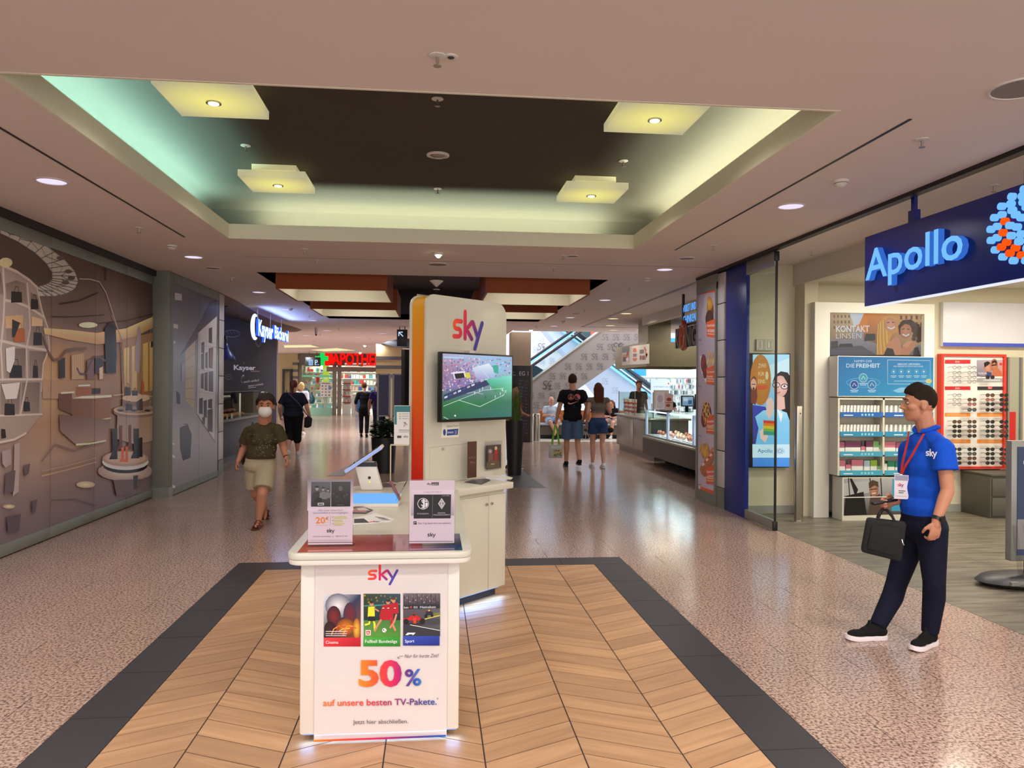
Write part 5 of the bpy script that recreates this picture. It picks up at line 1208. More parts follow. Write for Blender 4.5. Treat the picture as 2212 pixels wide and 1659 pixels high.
P.poly([(852,917),(857,917),(857,890),(886,890),(886,877),(852,877)],(44,120,124),pix=True)
for y in (894,899,904): P.ell(864,y,2,1.6,(170,190,120),pix=True,n=8);P.stroke([(869,y),(882,y)],1.4,(170,170,170),pix=True)
P.stroke([(872,912),(880,917),(872,922),(876,912)],1.2,(60,56,60),pix=True);P.stroke([(862,929),(884,929)],1.2,(110,110,114),pix=True);P.stroke([(862,933),(884,933)],1,(150,150,154),pix=True);P.poly([(858,946),(867,946),(867,941),(858,941)],(70,66,70),pix=True);P.text('sky',872,945,5,(50,46,50),pix=True,x2=882,y2=945)
P.build('sign_print',PAPER,t)

# ---- diagonal cabinet and tower
U=Vector((.713,.701,0)).normalized();NV=Vector((U.y,-U.x,0));ZV=Vector((0,0,1));A0=Vector((-.055,5.885,0))
cb=thing('cabinet','white cabinet with two doors standing diagonally under the tower','cabinet',(.3,5.95,0))
F0=Vector((.575,6.04,0));Uc=U
def fp(s,z,d=0.): return F0+Uc*s+ZV*z+NV*d
def fbox(s0,s1,z0,z1,d0,d1):
    c=fp((s0+s1)/2,(z0+z1)/2,(d0+d1)/2);return (c,Uc*((s1-s0)/2),NV*((d1-d0)/2),ZV*((z1-z0)/2))
MB().obox(*fbox(-.578,0,.07,.835,-.50,-.02)).build('body',M_WHITE,cb)
MB().obox(*fbox(-.55,-.05,0,.07,-.46,-.06)).build('plinth',mat('plinth_navy',(40,44,58),.5),cb)
s_m=-.2
for s0,s1,hs in ((-.578,s_m-.002,s_m-.03),(s_m+.002,0,s_m+.03)):
    d=MB().obox(*fbox(s0,s1,.075,.80,-.02,0)).build('door',M_WHITE,cb,bevel=.003)
    p_=fp(hs,.735,.0);MB().cone(p_,p_+NV*.012,.012,.010,14).build('lock',M_CHROME,d)
MB().prism([fp(-.578,.835,.035),fp(.055,.835,.035),fp(.06,.835,-.30),fp(-.0,.835,-.62),fp(-.578,.835,-.62)],(0,0,.05)).build('counter_top',M_WHITE,cb,bevel=.006)
lb=MB();lb.obox(*fbox(-.57,-.04,.060,.066,-.05,-.03));lb.build('led_strip',M_LED,cb,kind='stuff')
lc_=fp(-.30,.055,.012);area('led_cabinet',lc_,1.2,.5,.03,(.25,.5,1),aim=(NV.x*.5,NV.y*.5,-1)).rotation_euler.rotate_axis('Z',0)

tw=thing('tower','tall white display tower with orange to red edge carrying a television','display tower',A0+U*.45)
TWW=.945;TT=.19;ZT=2.345
def tp_(s,z,d=0.): return A0+U*s+ZV*z+NV*d
def tower_outline(e,d,z0):
    r=.085;r2=.12;o=[tp_(e,z0,d),tp_(TWW-e,z0,d)]
    o += [tp_(TWW-r2+(r2-e)*math.cos(PI/2*i/8),ZT-r2+(r2-e)*math.sin(PI/2*i/8),d) for i in range(9)]
    o += [tp_(r+(r-e)*math.cos(PI/2+PI/2*i/8),ZT-r+(r-e)*math.sin(PI/2+PI/2*i/8),d) for i in range(9)]
    return o
MB().prism(tower_outline(0,0,.886),-NV*.025).build('front_face',M_WHITE,tw,bevel=.005);MB().prism(tower_outline(0,-TT+.025,.886),-NV*.025).build('back_face',M_WHITE,tw,bevel=.005)
m_,nt,b,N,L=nodes('orange_red_edge');g=N('ShaderNodeNewGeometry');sp=N('ShaderNodeSeparateXYZ');L(g.outputs['Position'],sp.inputs[0]);mr=N('ShaderNodeMapRange');mr.inputs[1].default_value=.9;mr.inputs[2].default_value=2.35;L(sp.outputs['Z'],mr.inputs[0])
r=N('ShaderNodeValToRGB');e=r.color_ramp.elements;e[0].position=0;e[0].color=(*lin((214,26,14)),1);e[1].position=1;e[1].color=(*lin((232,170,24)),1);x=e.new(.3);x.color=(*lin((222,74,20)),1);x=e.new(.65);x.color=(*lin((228,126,16)),1)
L(mr.outputs[0],r.inputs[0]);L(r.outputs[0],b.inputs['Base Color']);b.inputs['Roughness'].default_value=.35
MB().prism(tower_outline(.008,-.025,.886),-NV*(TT-.05)).build('edge_strip',m_,tw)
P=Print(A0,U,ZV,NV,step=.0006,gain=1.15)
a=P.px(978,727);b_=P.px(1003,672);kk_=P.px(1003,727)
P.stroke([P.px(968,668),P.px(968,745),P.px(1050,748)],.003,(190,186,176));P.logo(a[0],a[1]-.012,.222,RAINBOW,k=1.1,sx=1.02,ang=0)
P.build('logo_print',PAPER,tw);P=Print(A0,U,ZV,NV,gain=1.15)
P.poly([(953,946),(991,944),(992,912),(955,913)],(232,230,214),pix=True);P.text('Offizieller Partner',965,923,4,(90,84,84),pix=True,x2=991,y2=921);P.poly([(965,941),(989,939),(990,926),(966,928)],(30,70,150),pix=True);P.text('PAYBACK',967,936.5,4,(225,230,240),pix=True,x2=980,y2=935.5,bold=.02);P.ell(960,934,3,7,(30,70,150),pix=True);
for x,y in ((983,931),(986,931),(984.5,934),(983,936),(986,936)): P.ell(x,y,.9,.9,(225,230,240),pix=True,n=7)
P.build('sticker_print',PAPER,tw);P=Print(A0,U,ZV,NV,gain=1.15)
P.stroke([P.px(928,1030),P.px(928,967),P.px(1010,958)],.003,(150,146,138));P.stroke([P.px(1047,950),P.px(1047,1012),P.px(1090,1008)],.002,(180,176,166))
P.build('seam_print',PAPER,tw)
p_=onp(956,970,A0,NV);MB().cone(p_,p_+NV*.012,.010,.009,14).build('lock',M_CHROME,tw)
# rounded lilac back shell
sm=MB();ctr=tp_(.48,0,-TT);rr=.40
for z0,z1 in ((.886,2.36),):
    pts=[ctr+U*rr*math.cos(a)-NV*rr*.18*math.sin(a)+ZV*z0 for a in [PI*i/16 for i in range(17)]];sm.prism(pts,ZV*(z1-z0))
sm.build('back_shell',mat('lilac_grey',(176,156,156),.5,vary=.02),tw,smooth=True)
# televisions
def tv(lab,s0,s1,z0,z1,d,sgn,draw):
    n_=NV*sgn;org=A0+NV*(d if sgn > 0 else -TT-d);t=thing('television',lab,'television',org+U*(s0+s1)/2+ZV*z0,'televisions on the tower')
    def bx(a,b_,c,e,d0,d1): return (org+U*((a+b_)/2)+ZV*((c+e)/2)+n_*((d0+d1)/2),U*((b_-a)/2),n_*((d1-d0)/2),ZV*((e-c)/2))
    MB().obox(*bx(s0,s1,z0,z1,-.03,.012)).build('housing',M_BLACK,t,bevel=.004);MB().obox(*bx((s0+s1)/2-.15,(s0+s1)/2+.15,(z0+z1)/2-.15,(z0+z1)/2+.15,-.075,-.03)).build('wall_bracket',M_DKMET,t) if sgn > 0 else None
    be=.014;P=Print(org+U*(s0+be)+ZV*(z0+be+.008)+n_*.012,U,ZV,n_,step=.00001);draw(P,s1-s0-2*be,z1-z0-2*be-.008);P.build('display',SCREEN,t)
    return t
random.seed(9)
def game(P,w,h):
    D4=3.072;q=lambda x,y: (860+x/D4,560+y/D4);pp=lambda pts,c,cols=None: P.poly([q(*p) for p in pts],c,cols,pix=True)
    P.grid(lambda u,v: (w*u,h*v),[[(30,92,60),(36,100,84),(40,104,100),(46,112,108)],[(34,110,60),(40,120,74),(44,116,80),(50,120,96)],[(130,120,170),(120,110,170),(110,150,150),(120,190,160)],[(150,120,150),(150,140,190),(150,190,220),(150,190,220)],[(176,170,196),(170,190,220),(160,190,226),(150,180,220)]],None,12,12)
    def inside(x,y): return .0 < x < w and 0 < y < h
    for i in range(700):
        u=random.random();v=.40+.55*random.random()
        if v < .40+u*.24: continue
        if u > .5 and v > .62 and random.random() < .7: continue
        x,y=u*w,v*h;c=random.choice([(210,120,140),(236,220,226),(170,90,120),(120,110,170),(226,190,200),(90,80,130),(206,150,160)]);r_=random.uniform(.0035,.007)
        if inside(x-r_,y-r_) and inside(x+r_,y+r_): P.ell(x,y,r_*1.5,r_,c,n=6)
    pp([(300,900),(500,820),(640,790),(640,820),(480,880),(300,945)],(44,56,96))
    for i in range(11): x=305+i*30;y=925-i*13.5;pp([(x,y),(x+20,y-8),(x+20,y-20),(x,y-12)],[(210,220,240),(60,80,140),(190,180,200)][i % 3])
    pp([(360,750),(440,742),(452,780),(372,798)],(226,226,240));pp([(370,760),(432,754),(440,784),(380,795)],(30,26,34));pp([(440,755),(470,750),(480,785),(452,792)],(216,206,60))
    pp([(490,720),(600,690),(640,740),(640,790),(520,800)],0,[(206,216,236),(226,236,250),(190,210,236),(150,176,216),(160,150,200)]);pp([(624,705),(662,702),(664,760),(634,752)],(60,170,150));pp([(580,800),(752,770),(752,880),(640,880)],0,[(80,190,160),(130,226,206),(90,190,150),(50,140,90)])
    WL_=(206,226,216)
    for s_,w_ in (([(300,975),(400,935),(540,978)],3),([(540,978),(700,900)],3),([(400,935),(560,870),(700,855)],2.4),([(455,890),(500,880),(560,895)],2),([(690,910),(704,890),(700,872),(676,862)],2.4),([(300,1046),(330,1062)],3),([(520,690),(600,790)],3)): P.stroke([q(*p) for p in s_],w_/D4,WL_,pix=True)
    for x,y in ((505,880),(538,862),(558,850),(612,850),(642,905),(676,885),(712,870),(690,860)): P.stroke([q(x,y),q(x,y+14)],4.5/D4,(236,240,240),pix=True)
    P.stroke([q(578,905),q(580,922)],4/D4,(50,40,50),pix=True);P.ell(*q(376,1038),2,2,(236,240,236),pix=True,n=8);pp([(300,645),(430,650),(430,660),(300,655)],(170,210,250));P.text('LIVE',*q(652,668),3.5,(60,50,90),pix=True,x2=q(680,670)[0],y2=q(680,670)[1])
TVD=.105
def tvs(px,py): p=onp(px,py,A0+NV*TVD,NV)-A0;return p.dot(U),p.z
(sa0,za0),(sa1,za1),(sb0,zb0),(sb1,zb1)=tvs(951,757),tvs(1106,770),tvs(949,913),tvs(1104,905)
MB().obox(tp_((sa0+sa1)/2-.02,(za0+za1)/2+.012,.03),U*.03,NV*.03,ZV*.012).build('cable_cover',M_WPLAS,tw)
tv('flat television showing a green football pitch on the front of the tower',sa0,sa1,(zb0+zb1)/2,(za0+za1)/2,TVD,1,game)
tv('thin black television seen edge-on behind the tower',(.10),.93,1.38,1.93,.19,-1,lambda P,w,h: P.rect(0,0,w,h,(20,24,30)))
# brochures at the tower foot
t=thing('brochure_stand','narrow dark red brochure standing on the cabinet top','brochure',onp(1020,1035,A0+NV*.06,NV));o_=A0+NV*.08
pa,pb=onp(1010,1033,o_,NV),onp(1029,953,o_,NV);c=(pa+pb)/2
MB().obox(c,U*abs((pb-pa).dot(U))/2,NV*.004,ZV*(pb.z-pa.z)/2).build('card',mat('brochure_red',(96,44,40),.35,vary=.15),t);MB().obox(c+NV*.006,U*abs((pb-pa).dot(U))/2,NV*.001,ZV*(pb.z-pa.z)/2).build('acrylic_cover',M_ACRYL,t)
P=Print(o_+NV*.0045,U,ZV,NV,step=.0004);P.text('sky',1013,991,6,(170,120,110),pix=True,x2=1028,y2=989);P.text('Flex',1016,1002,6,(170,120,110),pix=True,x2=1026,y2=1001);P.build('brochure_print',PAPER,t)
t=thing('leaflet_holder','clear wall pocket holding dark picture leaflets on the tower','leaflet holder',onp(1066,1015,A0,NV));o_=A0+NV*.02
pa,pb=onp(1047,1018,o_,NV),onp(1085,951,o_,NV);c=(pa+pb)/2;hw=abs((pb-pa).dot(U))/2
MB().obox(c,U*hw,NV*.0015,ZV*(pb.z-pa.z)/2).build('back_pane',M_ACRYL,t);pa,pb=onp(1050,1014,o_,NV),onp(1080,960,o_,NV);c2=(pa+pb)/2;hw2=abs((pb-pa).dot(U))/2
MB().obox(c2+NV*.008,U*hw2,NV*.005,ZV*(pb.z-pa.z)/2).build('leaflets',mat('leaflet_mix',(66,56,58),.35,vary=.2),t);MB().obox(c2+NV*.018-ZV*.03,U*hw2*1.05,NV*.0015,ZV*(pb.z-pa.z)/2*.6).build('front_pane',M_ACRYL,t)
P=Print(c2+NV*.013,U,ZV,NV,step=.0004);P.ell(1059,975,5,6,(196,176,170),(90,66,70),pix=True);P.poly([(1055,1000),(1064,1000),(1066,980),(1056,981)],(140,90,84),pix=True);P.poly([(1066,998),(1076,997),(1075,972),(1068,970)],(170,40,44),pix=True);P.ell(1071,968,3,4,(200,170,150),pix=True);P.poly([(1051,1012),(1079,1010),(1079,996),(1060,993),(1051,1000)],(110,90,60),pix=True);P.text('sky',1060,1004,4,(240,236,230),pix=True,x2=1068,y2=1003.5);P.build('leaflet_print',PAPER,t)
sheet('leaflet','dark leaflet stack lying open on the cabinet top at the right',[(1003,1042),(1040,1047),(1060,1038),(1052,1034),(1020,1036)],TZ+.001,M_DKP)
sheet('leaflet','white magazine lying on the cabinet corner',[(1050,1034),(1104,1036),(1108,1032),(1090,1028),(1048,1028)],TZ+.003,M_PAP)

# ================================================================ right side: optician
M_BLUE=mat('deep_blue_panel',(14,46,140),.35,vary=.03)
t=thing('blue_pillar','deep blue pillar at the optician entrance beside the glass door leaf','pillar',(4.1,9.67,0))
MB().box((3.90,9.29,0),(3.945,9.972,CEIL-.04)).build('panel',M_BLUE,t,bevel=.004);MB().box((3.91,9.974,0),(3.945,9.986,CEIL-.04)).build('edge_strip',M_DKMET,t)
t=thing('tiled_pillar','narrow pillar of pale tiles between the blue pillar and the food poster','pillar',(4.0,10.13,0))
MB().box((3.90,9.995,0),(4.3,10.23,CEIL-.04)).build('core',M_GROUT,t);MB().box((3.88,9.99,0),(4.31,10.235,.28)).build('plinth',M_RAIL,t)
for i in range(6): MB().box((3.885,9.992,.288+.5*i),(4.305,10.233,min(.288+.5*(i+1)-.012,CEIL-.05))).build('tile',M_PTILE,t,bevel=.004)
fp_=thing('food_poster','tall lilac snack poster with four dishes in a grey metal frame','poster',(3.86,10.65,0))
MB().box((3.87,10.24,.16),(4.2,11.0,3.1)).build('box',M_RAIL,fp_);MB().box((3.855,10.24,.0),(4.21,11.01,.16)).build('bottom_rail',M_RAIL,fp_);MB().box((3.855,10.24,3.0),(4.21,11.01,CEIL-.04)).build('top_rail',M_RAIL,fp_)
for y in (10.248,10.985): MB().box((3.853,y-.007,.16),(3.872,y+.009,3.0)).build('frame_post',M_ALU,fp_)
P=Print((3.87,11.0,0),(0,-1,0),(0,0,1),(-1,0,0),gain=1.35);_opx=P.px
P.px=lambda x,y,f=_opx: (min(f(x,y)[0],.742),f(x,y)[1])
LIL=(196,180,194);ORG=(224,92,46)
def pq(pts,c,cols=None): P.poly(pts,c,cols,pix=True)
pq([(1508,1066),(1547,1082),(1547,606),(1508,616)],0,[(190,176,190),(200,186,200),(168,156,172),(160,150,166)])
pq([(1508,637),(1547,630),(1547,606),(1508,616)],ORG);P.text('IMMER FRISCH, IMMER GUT',1511,629,5,(244,220,206),pix=True,x2=1544,y2=622)
pq([(1508,1064),(1547,1079),(1547,1062),(1508,1049)],ORG);P.text('www.wurst-koenig.de',1515,1061,5,(244,224,214),pix=True,x2=1544,y2=1072);pq([(1509,1056),(1513,1058),(1513,1050),(1509,1049)],(244,230,222))
def ob(y0,y1,l):
    pq([(1527,y1-3),(1547,y1),(1547,y0),(1526,y0+8)],ORG)
    for i,s_ in enumerate(l): P.text(s_,1528,y0+18+i*10,5.5,(250,232,222),pix=True,x2=1528+min(18,len(s_)*2.0),y2=y0+17+i*10,bold=.02)
    for i in range(2): P.stroke([(1529,y1-14+i*5),(1543,y1-13+i*5)],1.3,(240,180,150),pix=True)
# dishes
def dish(x,y,rx,ry,c,c2): P.ell(x,y,rx,ry,c,c2,pix=True,n=18)
dish(1530,672,12,30,(150,92,36),(90,56,28));dish(1531,655,9,15,(222,172,62),(176,120,40));dish(1524,668,6,18,(214,160,70),(160,104,40));pq([(1515,690),(1522,640),(1530,632),(1524,700)],(178,170,178));dish(1533,690,9,20,(84,50,30),(60,40,30));ob(688,730,['Käsefrikadelle','mit Pommes'])
pq([(1512,770),(1520,768),(1528,822),(1524,826),(1514,800)],(226,222,226));dish(1520,785,6,20,(150,50,50),(110,40,44));dish(1523,800,5,18,(126,40,40),(96,34,36))
for i in range(16): x=1529+(i*7) % 16;y=756+(i*11) % 34;P.stroke([(x,y),(x+4-(i % 3)*4,y+10)],2.2,[(226,176,84),(206,150,66),(236,196,110)][i % 3],pix=True)
ob(788,832,['Currywurst','Pommes'])
dish(1527,895,10,26,(110,40,44),(80,32,36));dish(1521,905,6,18,(140,60,50),(96,40,40))
for i in range(18): x=1519+(i*5) % 16;y=866+(i*9) % 44;P.stroke([(x,y),(x+5-(i % 4)*3,y+12)],2.2,[(226,176,84),(206,150,66),(236,196,110)][i % 3],pix=True)
ob(895,938,['Zwiebel-','Frikadelle'])
pq([(1512,1012),(1540,966),(1547,968),(1547,990),(1524,1030),(1516,1024)],0,[(176,110,70),(190,124,80),(196,130,86),(170,100,64),(150,88,60),(160,96,62)]);dish(1524,975,9,17,(216,168,66),(176,124,50))
for i in range(12): x=1514+(i*5) % 20;y=956+(i*7) % 24;P.stroke([(x,y),(x+3-(i % 3)*3,y+11)],2,(222,176,84),pix=True)
for i in range(7): P.stroke([(1519+i*4,1004-i*5),(1523+i*4,1001-i*5)],3,[(236,220,206),(200,60,50)][i % 2],pix=True)
ob(1004,1047,['Frikandel spezial','mit Pommes'])
for y in (733,834,941,1046): P.stroke([(1509,y),(1516,y+1)],1,(130,120,134),pix=True)
P.build('poster_print',PAPER,fp_)
# sliding glass door leaf
dl=thing('glass_door_leaf','clear sliding glass door leaf with black edge beside the blue pillar','glass door',(3.91,8.9,0))
MB().box((3.905,8.475,.11),(3.917,9.275,3.06)).build('glass_pane',M_GLASS,dl);MB().box((3.89,8.47,.012),(3.932,9.28,.12)).build('bottom_rail',M_ALU,dl,bevel=.003);MB().box((3.89,8.47,3.05),(3.932,9.28,3.215)).build('top_rail',M_ALU,dl,bevel=.003)
MB().box((3.9,8.455,.03),(3.922,8.475,3.2)).build('edge_profile',M_BLACK,dl);MB().box((3.885,8.445,.004),(3.937,8.48,.11)).build('floor_lock',M_BLACK,dl,bevel=.006);MB().box((3.885,8.445,3.1),(3.937,8.48,3.21)).build('head_lock',M_BLACK,dl,bevel=.006)
# steel post
b0=onz(1723,1127);t=thing('security_post','slim square steel post standing in the optician entrance','post',b0);MB().box((b0.x-.035,b0.y-.03,.008),(b0.x+.035,b0.y+.03,1.42)).build('post',M_STEEL,t,bevel=.004);MB().box((b0.x-.07,b0.y-.05,0),(b0.x+.07,b0.y+.05,.009)).build('foot_plate',M_CHROME,t);MB().cone((b0.x+.01,b0.y-.031,1.33),(b0.x+.01,b0.y-.033,1.33),.008,.008,10).build('screw',M_DKMET,t)
# wall screen
WY=9.665;a,b_=ony(1622,1007,9.58),ony(1706,766,9.58)
t=thing('advertising_screen','upright lit advertising screen with a woman in glasses on the optician wall','screen',((a.x+b_.x)/2,9.62,a.z));MB().box((a.x-.045,9.585,a.z-.02),(b_.x+.012,WY,b_.z+.015)).build('housing',M_BLACK,t,bevel=.005)
P=Print((a.x,9.585,a.z),(1,0,0),(0,0,1),(0,-1,0),step=.00008);S6=2.369;q6=lambda x,y: (1480+x/S6,520+y/S6)
def g6(pts,c,cols=None): P.poly([q6(*p) for p in pts],c,cols,pix=True)
g6([(346,1156),(534,1157),(534,582),(346,582)],0,[(60,130,220),(70,150,235),(170,225,250),(176,226,250)])
g6([(420,640),(534,600),(534,700),(430,730)],(206,236,250))
g6([(346,840),(410,850),(440,900),(430,1040),(346,1040)],0,[(60,70,190),(50,60,180),(40,46,150),(30,40,120),(36,40,130)])
g6([(448,720),(460,690),(490,668),(525,675),(534,690),(534,1040),(505,900),(470,790)],(34,26,30));P.ell(*q6(487,745),38/S6,55/S6,(240,200,186),(214,166,150),pix=True,n=22)
g6([(450,720),(470,685),(500,690),(530,740),(520,690),(490,668),(458,690)],(34,26,30));g6([(462,790),(508,800),(512,860),(470,870)],(232,186,170));
for x in (466,508): P.ell(*q6(x,738+(x-466)*.2),20/S6,15/S6,(40,30,36),pix=True,n=14);P.ell(*q6(x,738+(x-466)*.2),16/S6,11/S6,(236,206,200),pix=True,n=14);P.ell(*q6(x,736+(x-466)*.2),5/S6,5/S6,(50,36,36),pix=True,n=8)
P.stroke([q6(462,776),q6(474,780),q6(484,775)],6/S6,(200,90,96),pix=True);P.stroke([q6(482,742),q6(478,762),q6(486,765)],3/S6,(206,156,140),pix=True)
g6([(358,900),(400,868),(470,862),(520,880),(534,920),(534,1042),(360,1042),(375,960)],0,[(140,206,240),(160,220,248),(180,230,250),(170,226,250),(140,210,244),(130,200,240),(110,190,236),(120,196,238)])
g6([(470,862),(500,885),(490,930)],(236,246,252));g6([(415,815),(440,800),(455,830),(450,880),(430,915),(415,880)],(240,200,186));g6([(380,975),(410,950),(425,1000),(410,1035),(385,1010)],(240,200,186))
P.ell(*q6(386,712),53/S6,130/S6,(200,128,40),(190,116,36),pix=True,n=30)
P.text('ZWEI',*q6(374,650),9,(236,214,176),pix=True,x2=q6(414,650)[0],y2=q6(414,648)[1]);P.text('FÜR',*q6(374,692),9,(236,214,176),pix=True,x2=q6(404,692)[0],y2=q6(404,691)[1]);P.text('EINS',*q6(374,730),9,(236,214,176),pix=True,x2=q6(409,730)[0],y2=q6(409,729)[1])
P.ell(*q6(418,690),8/S6,22/S6,(226,200,150),pix=True,n=14);g6([(368,765),(420,760),(424,738),(370,740)],(214,84,46));g6([(336,830),(338,710),(350,690),(362,700),(370,800),(360,840)],(128,56,40));P.ell(*q6(350,735),14/S6,30/S6,(230,170,150),pix=True,n=14);P.stroke([q6(342,735),q6(358,735)],4/S6,(40,30,30),pix=True);P.ell(*q6(350,757),5/S6,8/S6,(90,30,34),pix=True,n=10)
for i,c in enumerate(((214,60,36),(226,126,30),(222,190,50),(120,180,60),(60,150,130))): g6([(400,938+i*14),(458,940+i*14),(458,922+i*14),(400,918+i*14)],c)
g6([(344,1110),(534,1110),(534,1042),(344,1042)],(206,236,248));P.text('Apollo',*q6(371,1083),8.5,(30,90,160),pix=True,x2=q6(447,1084)[0],y2=q6(447,1085)[1])
for k in range(3):
    for i in range(12): an=2*PI*i/12+k*.26;P.ell(*q6(485+(9+k*6)*math.cos(an),1076+(6+k*4.5)*math.sin(an)),1.0,1.0,(120,150,180),pix=True,n=6)
P.build('display',printm('shop_screen',emit=.95),t)
P=Print((a.x,9.664,0),(1,0,0),(0,0,1),(0,-1,0));
# restroom pictograms seen in the door glass (small hanging sign inside)
t=thing('pictogram_sign','small dark sign with restroom pictogram on the optician wall above the screen','sign',ony(1652,745,9.64));a_,b2=ony(1634,757,9.64),ony(1671,733,9.64);MB().box((a_.x,9.642,a_.z),(b2.x,9.668,b2.z)).build('plate',mat('plate_cream',(186,178,160),.5),t)
P=Print((a_.x,9.642,a_.z),(1,0,0),(0,0,1),(0,-1,0));SG=(236,236,230);P.stroke([(1637,752),(1637,736),(1646,736),(1646,754),(1642,754)],1.6,SG,pix=True);P.stroke([(1655,755),(1655,735),(1668,735),(1668,755),(1655,755)],1.2,SG,pix=True);P.ell(1661,739,1.5,1.5,SG,pix=True,n=8);P.stroke([(1661,742),(1661,750)],3,SG,pix=True);P.build('pictogram_print',PAPER,t)
# white portal frame, picture and header
pf=thing('portal_frame','white portal frame with contact lens picture on the optician wall','display frame',(5.6,9.5,0));FZ=9.3
x0,x1,xi0,xi1=ony(1759,900,FZ).x,ony(2019,660,FZ).x,ony(1793,700,FZ).x,ony(1997,700,FZ).x;zt,zi1,zi0=ony(1800,653,FZ).z,ony(1800,675,FZ).z,ony(1800,768,FZ).z
M_PORT=mat('portal_white',(226,222,210),.5,vary=.01)
MB().box((x0,FZ,0),(xi0,9.668,zt)).build('left_post',M_PORT,pf);MB().box((xi1,FZ,0),(x1,9.668,zt)).build('right_post',M_PORT,pf);MB().box((xi0,FZ,zi1),(xi1,9.668,zt)).build('head',M_PORT,pf);MB().box((xi0,9.5,.05),(xi1,9.66,zi0-.0)).build('back_board',M_PORT,pf);MB().box((xi0,FZ+.07,zi0-.02),(xi1,9.66,zi1)).build('picture_box',M_BLACK,pf)
P=Print((xi0,FZ+.07,zi0),(1,0,0),(0,0,1),(0,-1,0),gain=1.25);S8=2.1547;q8=lambda x,y: (1740+x/S8,380+y/S8)
def g8(pts,c,cols=None): P.poly([q8(*p) for p in pts],c,cols,pix=True)
def e8(x,y,rx,ry,c,c2=None,n=18): P.ell(*q8(x,y),rx/S8,ry/S8,c,c2,pix=True,n=n)
def s8(pts,w,c): P.stroke([q8(*p) for p in pts],w/S8,c,pix=True)
g8([(115,834),(553,834),(553,634),(115,634)],0,[(104,100,112),(110,104,116),(196,190,190),(176,170,176)])
g8([(115,760),(115,634),(205,634),(225,700),(215,760)],0,[(150,120,90),(186,150,110),(206,180,140),(196,170,136),(140,116,96)]);g8([(270,760),(275,634),(553,634),(553,790),(330,780)],0,[(150,96,56),(226,130,60),(206,170,120),(176,150,116),(120,96,80)]);g8([(232,720),(245,640),(290,636),(290,730)],(226,132,54));g8([(205,634),(275,634),(250,690),(225,700)],(206,216,230))
for i in range(5):
    for j in range(3): g8([(130+i*17,660+j*26),(138+i*17,661+j*26),(138+i*17,648+j*26),(130+i*17,647+j*26)],(116,90,76));g8([(440+i*24,668+j*30),(450+i*24,668+j*30),(450+i*24,650+j*30),(440+i*24,650+j*30)],(110,84,70))
g8([(115,800),(260,790),(330,834),(115,834)],(84,84,98));g8([(160,782),(215,780),(222,796),(150,798)],(44,46,56));g8([(272,770),(325,765),(325,735),(280,735)],(50,50,60));g8([(118,770),(150,768),(150,800),(118,806)],(60,56,60))
for sx_,c,c2 in ((382,(214,150,72),(190,122,56)),):
    g8([(330,790),(336,690),(360,655),(395,650),(420,668),(432,720),(400,740),(380,800),(360,832),(330,832)],c)
for i in range(10): s8([(338+i*4,690-i*3),(334+i*5,760),(336+i*6,830)],4,[(236,190,110),(196,130,60),(222,166,86)][i % 3])
e8(395,692,27,36,(224,164,132),(200,136,106));s8([(384,706),(400,712),(413,704)],6,(246,236,230));s8([(380,684),(388,682)],4,(90,56,44));s8([(402,682),(410,682)],4,(90,56,44));s8([(362,662),(392,652),(420,668)],10,(214,160,84))
g8([(436,740),(430,700),(450,672),(490,668),(520,690),(548,740),(552,780),(530,770),(505,740),(480,700)],(44,30,28));
for i in range(12): e8(500+(i*17) % 48,690+(i*23) % 84,11,10,(50,34,30),(80,54,44),n=9)
e8(466,722,27,36,(206,142,110),(176,112,86));s8([(452,738),(466,745),(480,738)],6,(246,236,230));s8([(450,714),(459,712)],4,(70,44,36));s8([(472,713),(481,714)],4,(70,44,36));s8([(440,700),(460,684),(490,690)],9,(44,30,28))
g8([(360,834),(380,780),(420,745),(440,770),(448,834)],(206,140,106));g8([(362,834),(378,800),(405,805),(415,834)],(40,34,38));g8([(435,834),(450,790),(500,768),(512,790),(480,834)],(196,132,100));g8([(500,834),(505,800),(522,796),(532,834)],(40,34,38));g8([(448,790),(470,770),(500,768),(470,800)],(214,150,116))
P.text('KONTAKT',*q8(140,726),29/S8,(246,244,240),pix=True,x2=q8(296,722)[0],y2=q8(296,725)[1],bold=.03);P.text('LINSEN',*q8(140,757),25/S8,(246,244,240),pix=True,x2=q8(258,756)[0],y2=q8(258,756)[1],bold=-.008)
P.build('picture_print',printm('lit_picture',emit=.55),pf)
# shelf unit
su=thing('lens_shelf','white wall shelf with lit blue header and rows of lens packets','shelf unit',(5.65,9.3,0));SYF=9.08
X0,XM,X1=ony(1812,900,SYF).x,ony(1909,900,SYF).x,ony(2017,900,SYF).x;zz=lambda y: ony(1850,y,SYF).z
ZS=[zz(898),zz(940),zz(983),zz(1024)];Zt=zz(860)
for x in (X0,XM,X1): MB().box((x-.012,SYF,ZS[3]-.02),(x+.012,9.29,Zt)).build('side_panel',M_WHITE,su)
MB().box((X0,9.275,ZS[3]),(X1,9.29,Zt)).build('back_panel',M_WHITE,su);MB().box((X0-.03,SYF,.5),(X1,9.29,ZS[3]-.02)).build('ledge',M_WHITE,su) if False else None
for z in ZS: MB().box((X0+.012,SYF,z-.018),(X1-.012,9.275,z)).build('shelf_board',M_WHITE,su)
MB().box((X0+.012,SYF,Zt-.02),(X1-.012,9.275,Zt)).build('shelf_board',M_WHITE,su)
hb,ht=zz(857),zz(769);MB().box((X0-.02,SYF+.0,hb),(X1,9.29,ht)).build('header_box',M_WPLAS,su)
P=Print((X0-.02,SYF,hb),(1,0,0),(0,0,1),(0,-1,0));w_,h_=X1-X0+.02,ht-hb
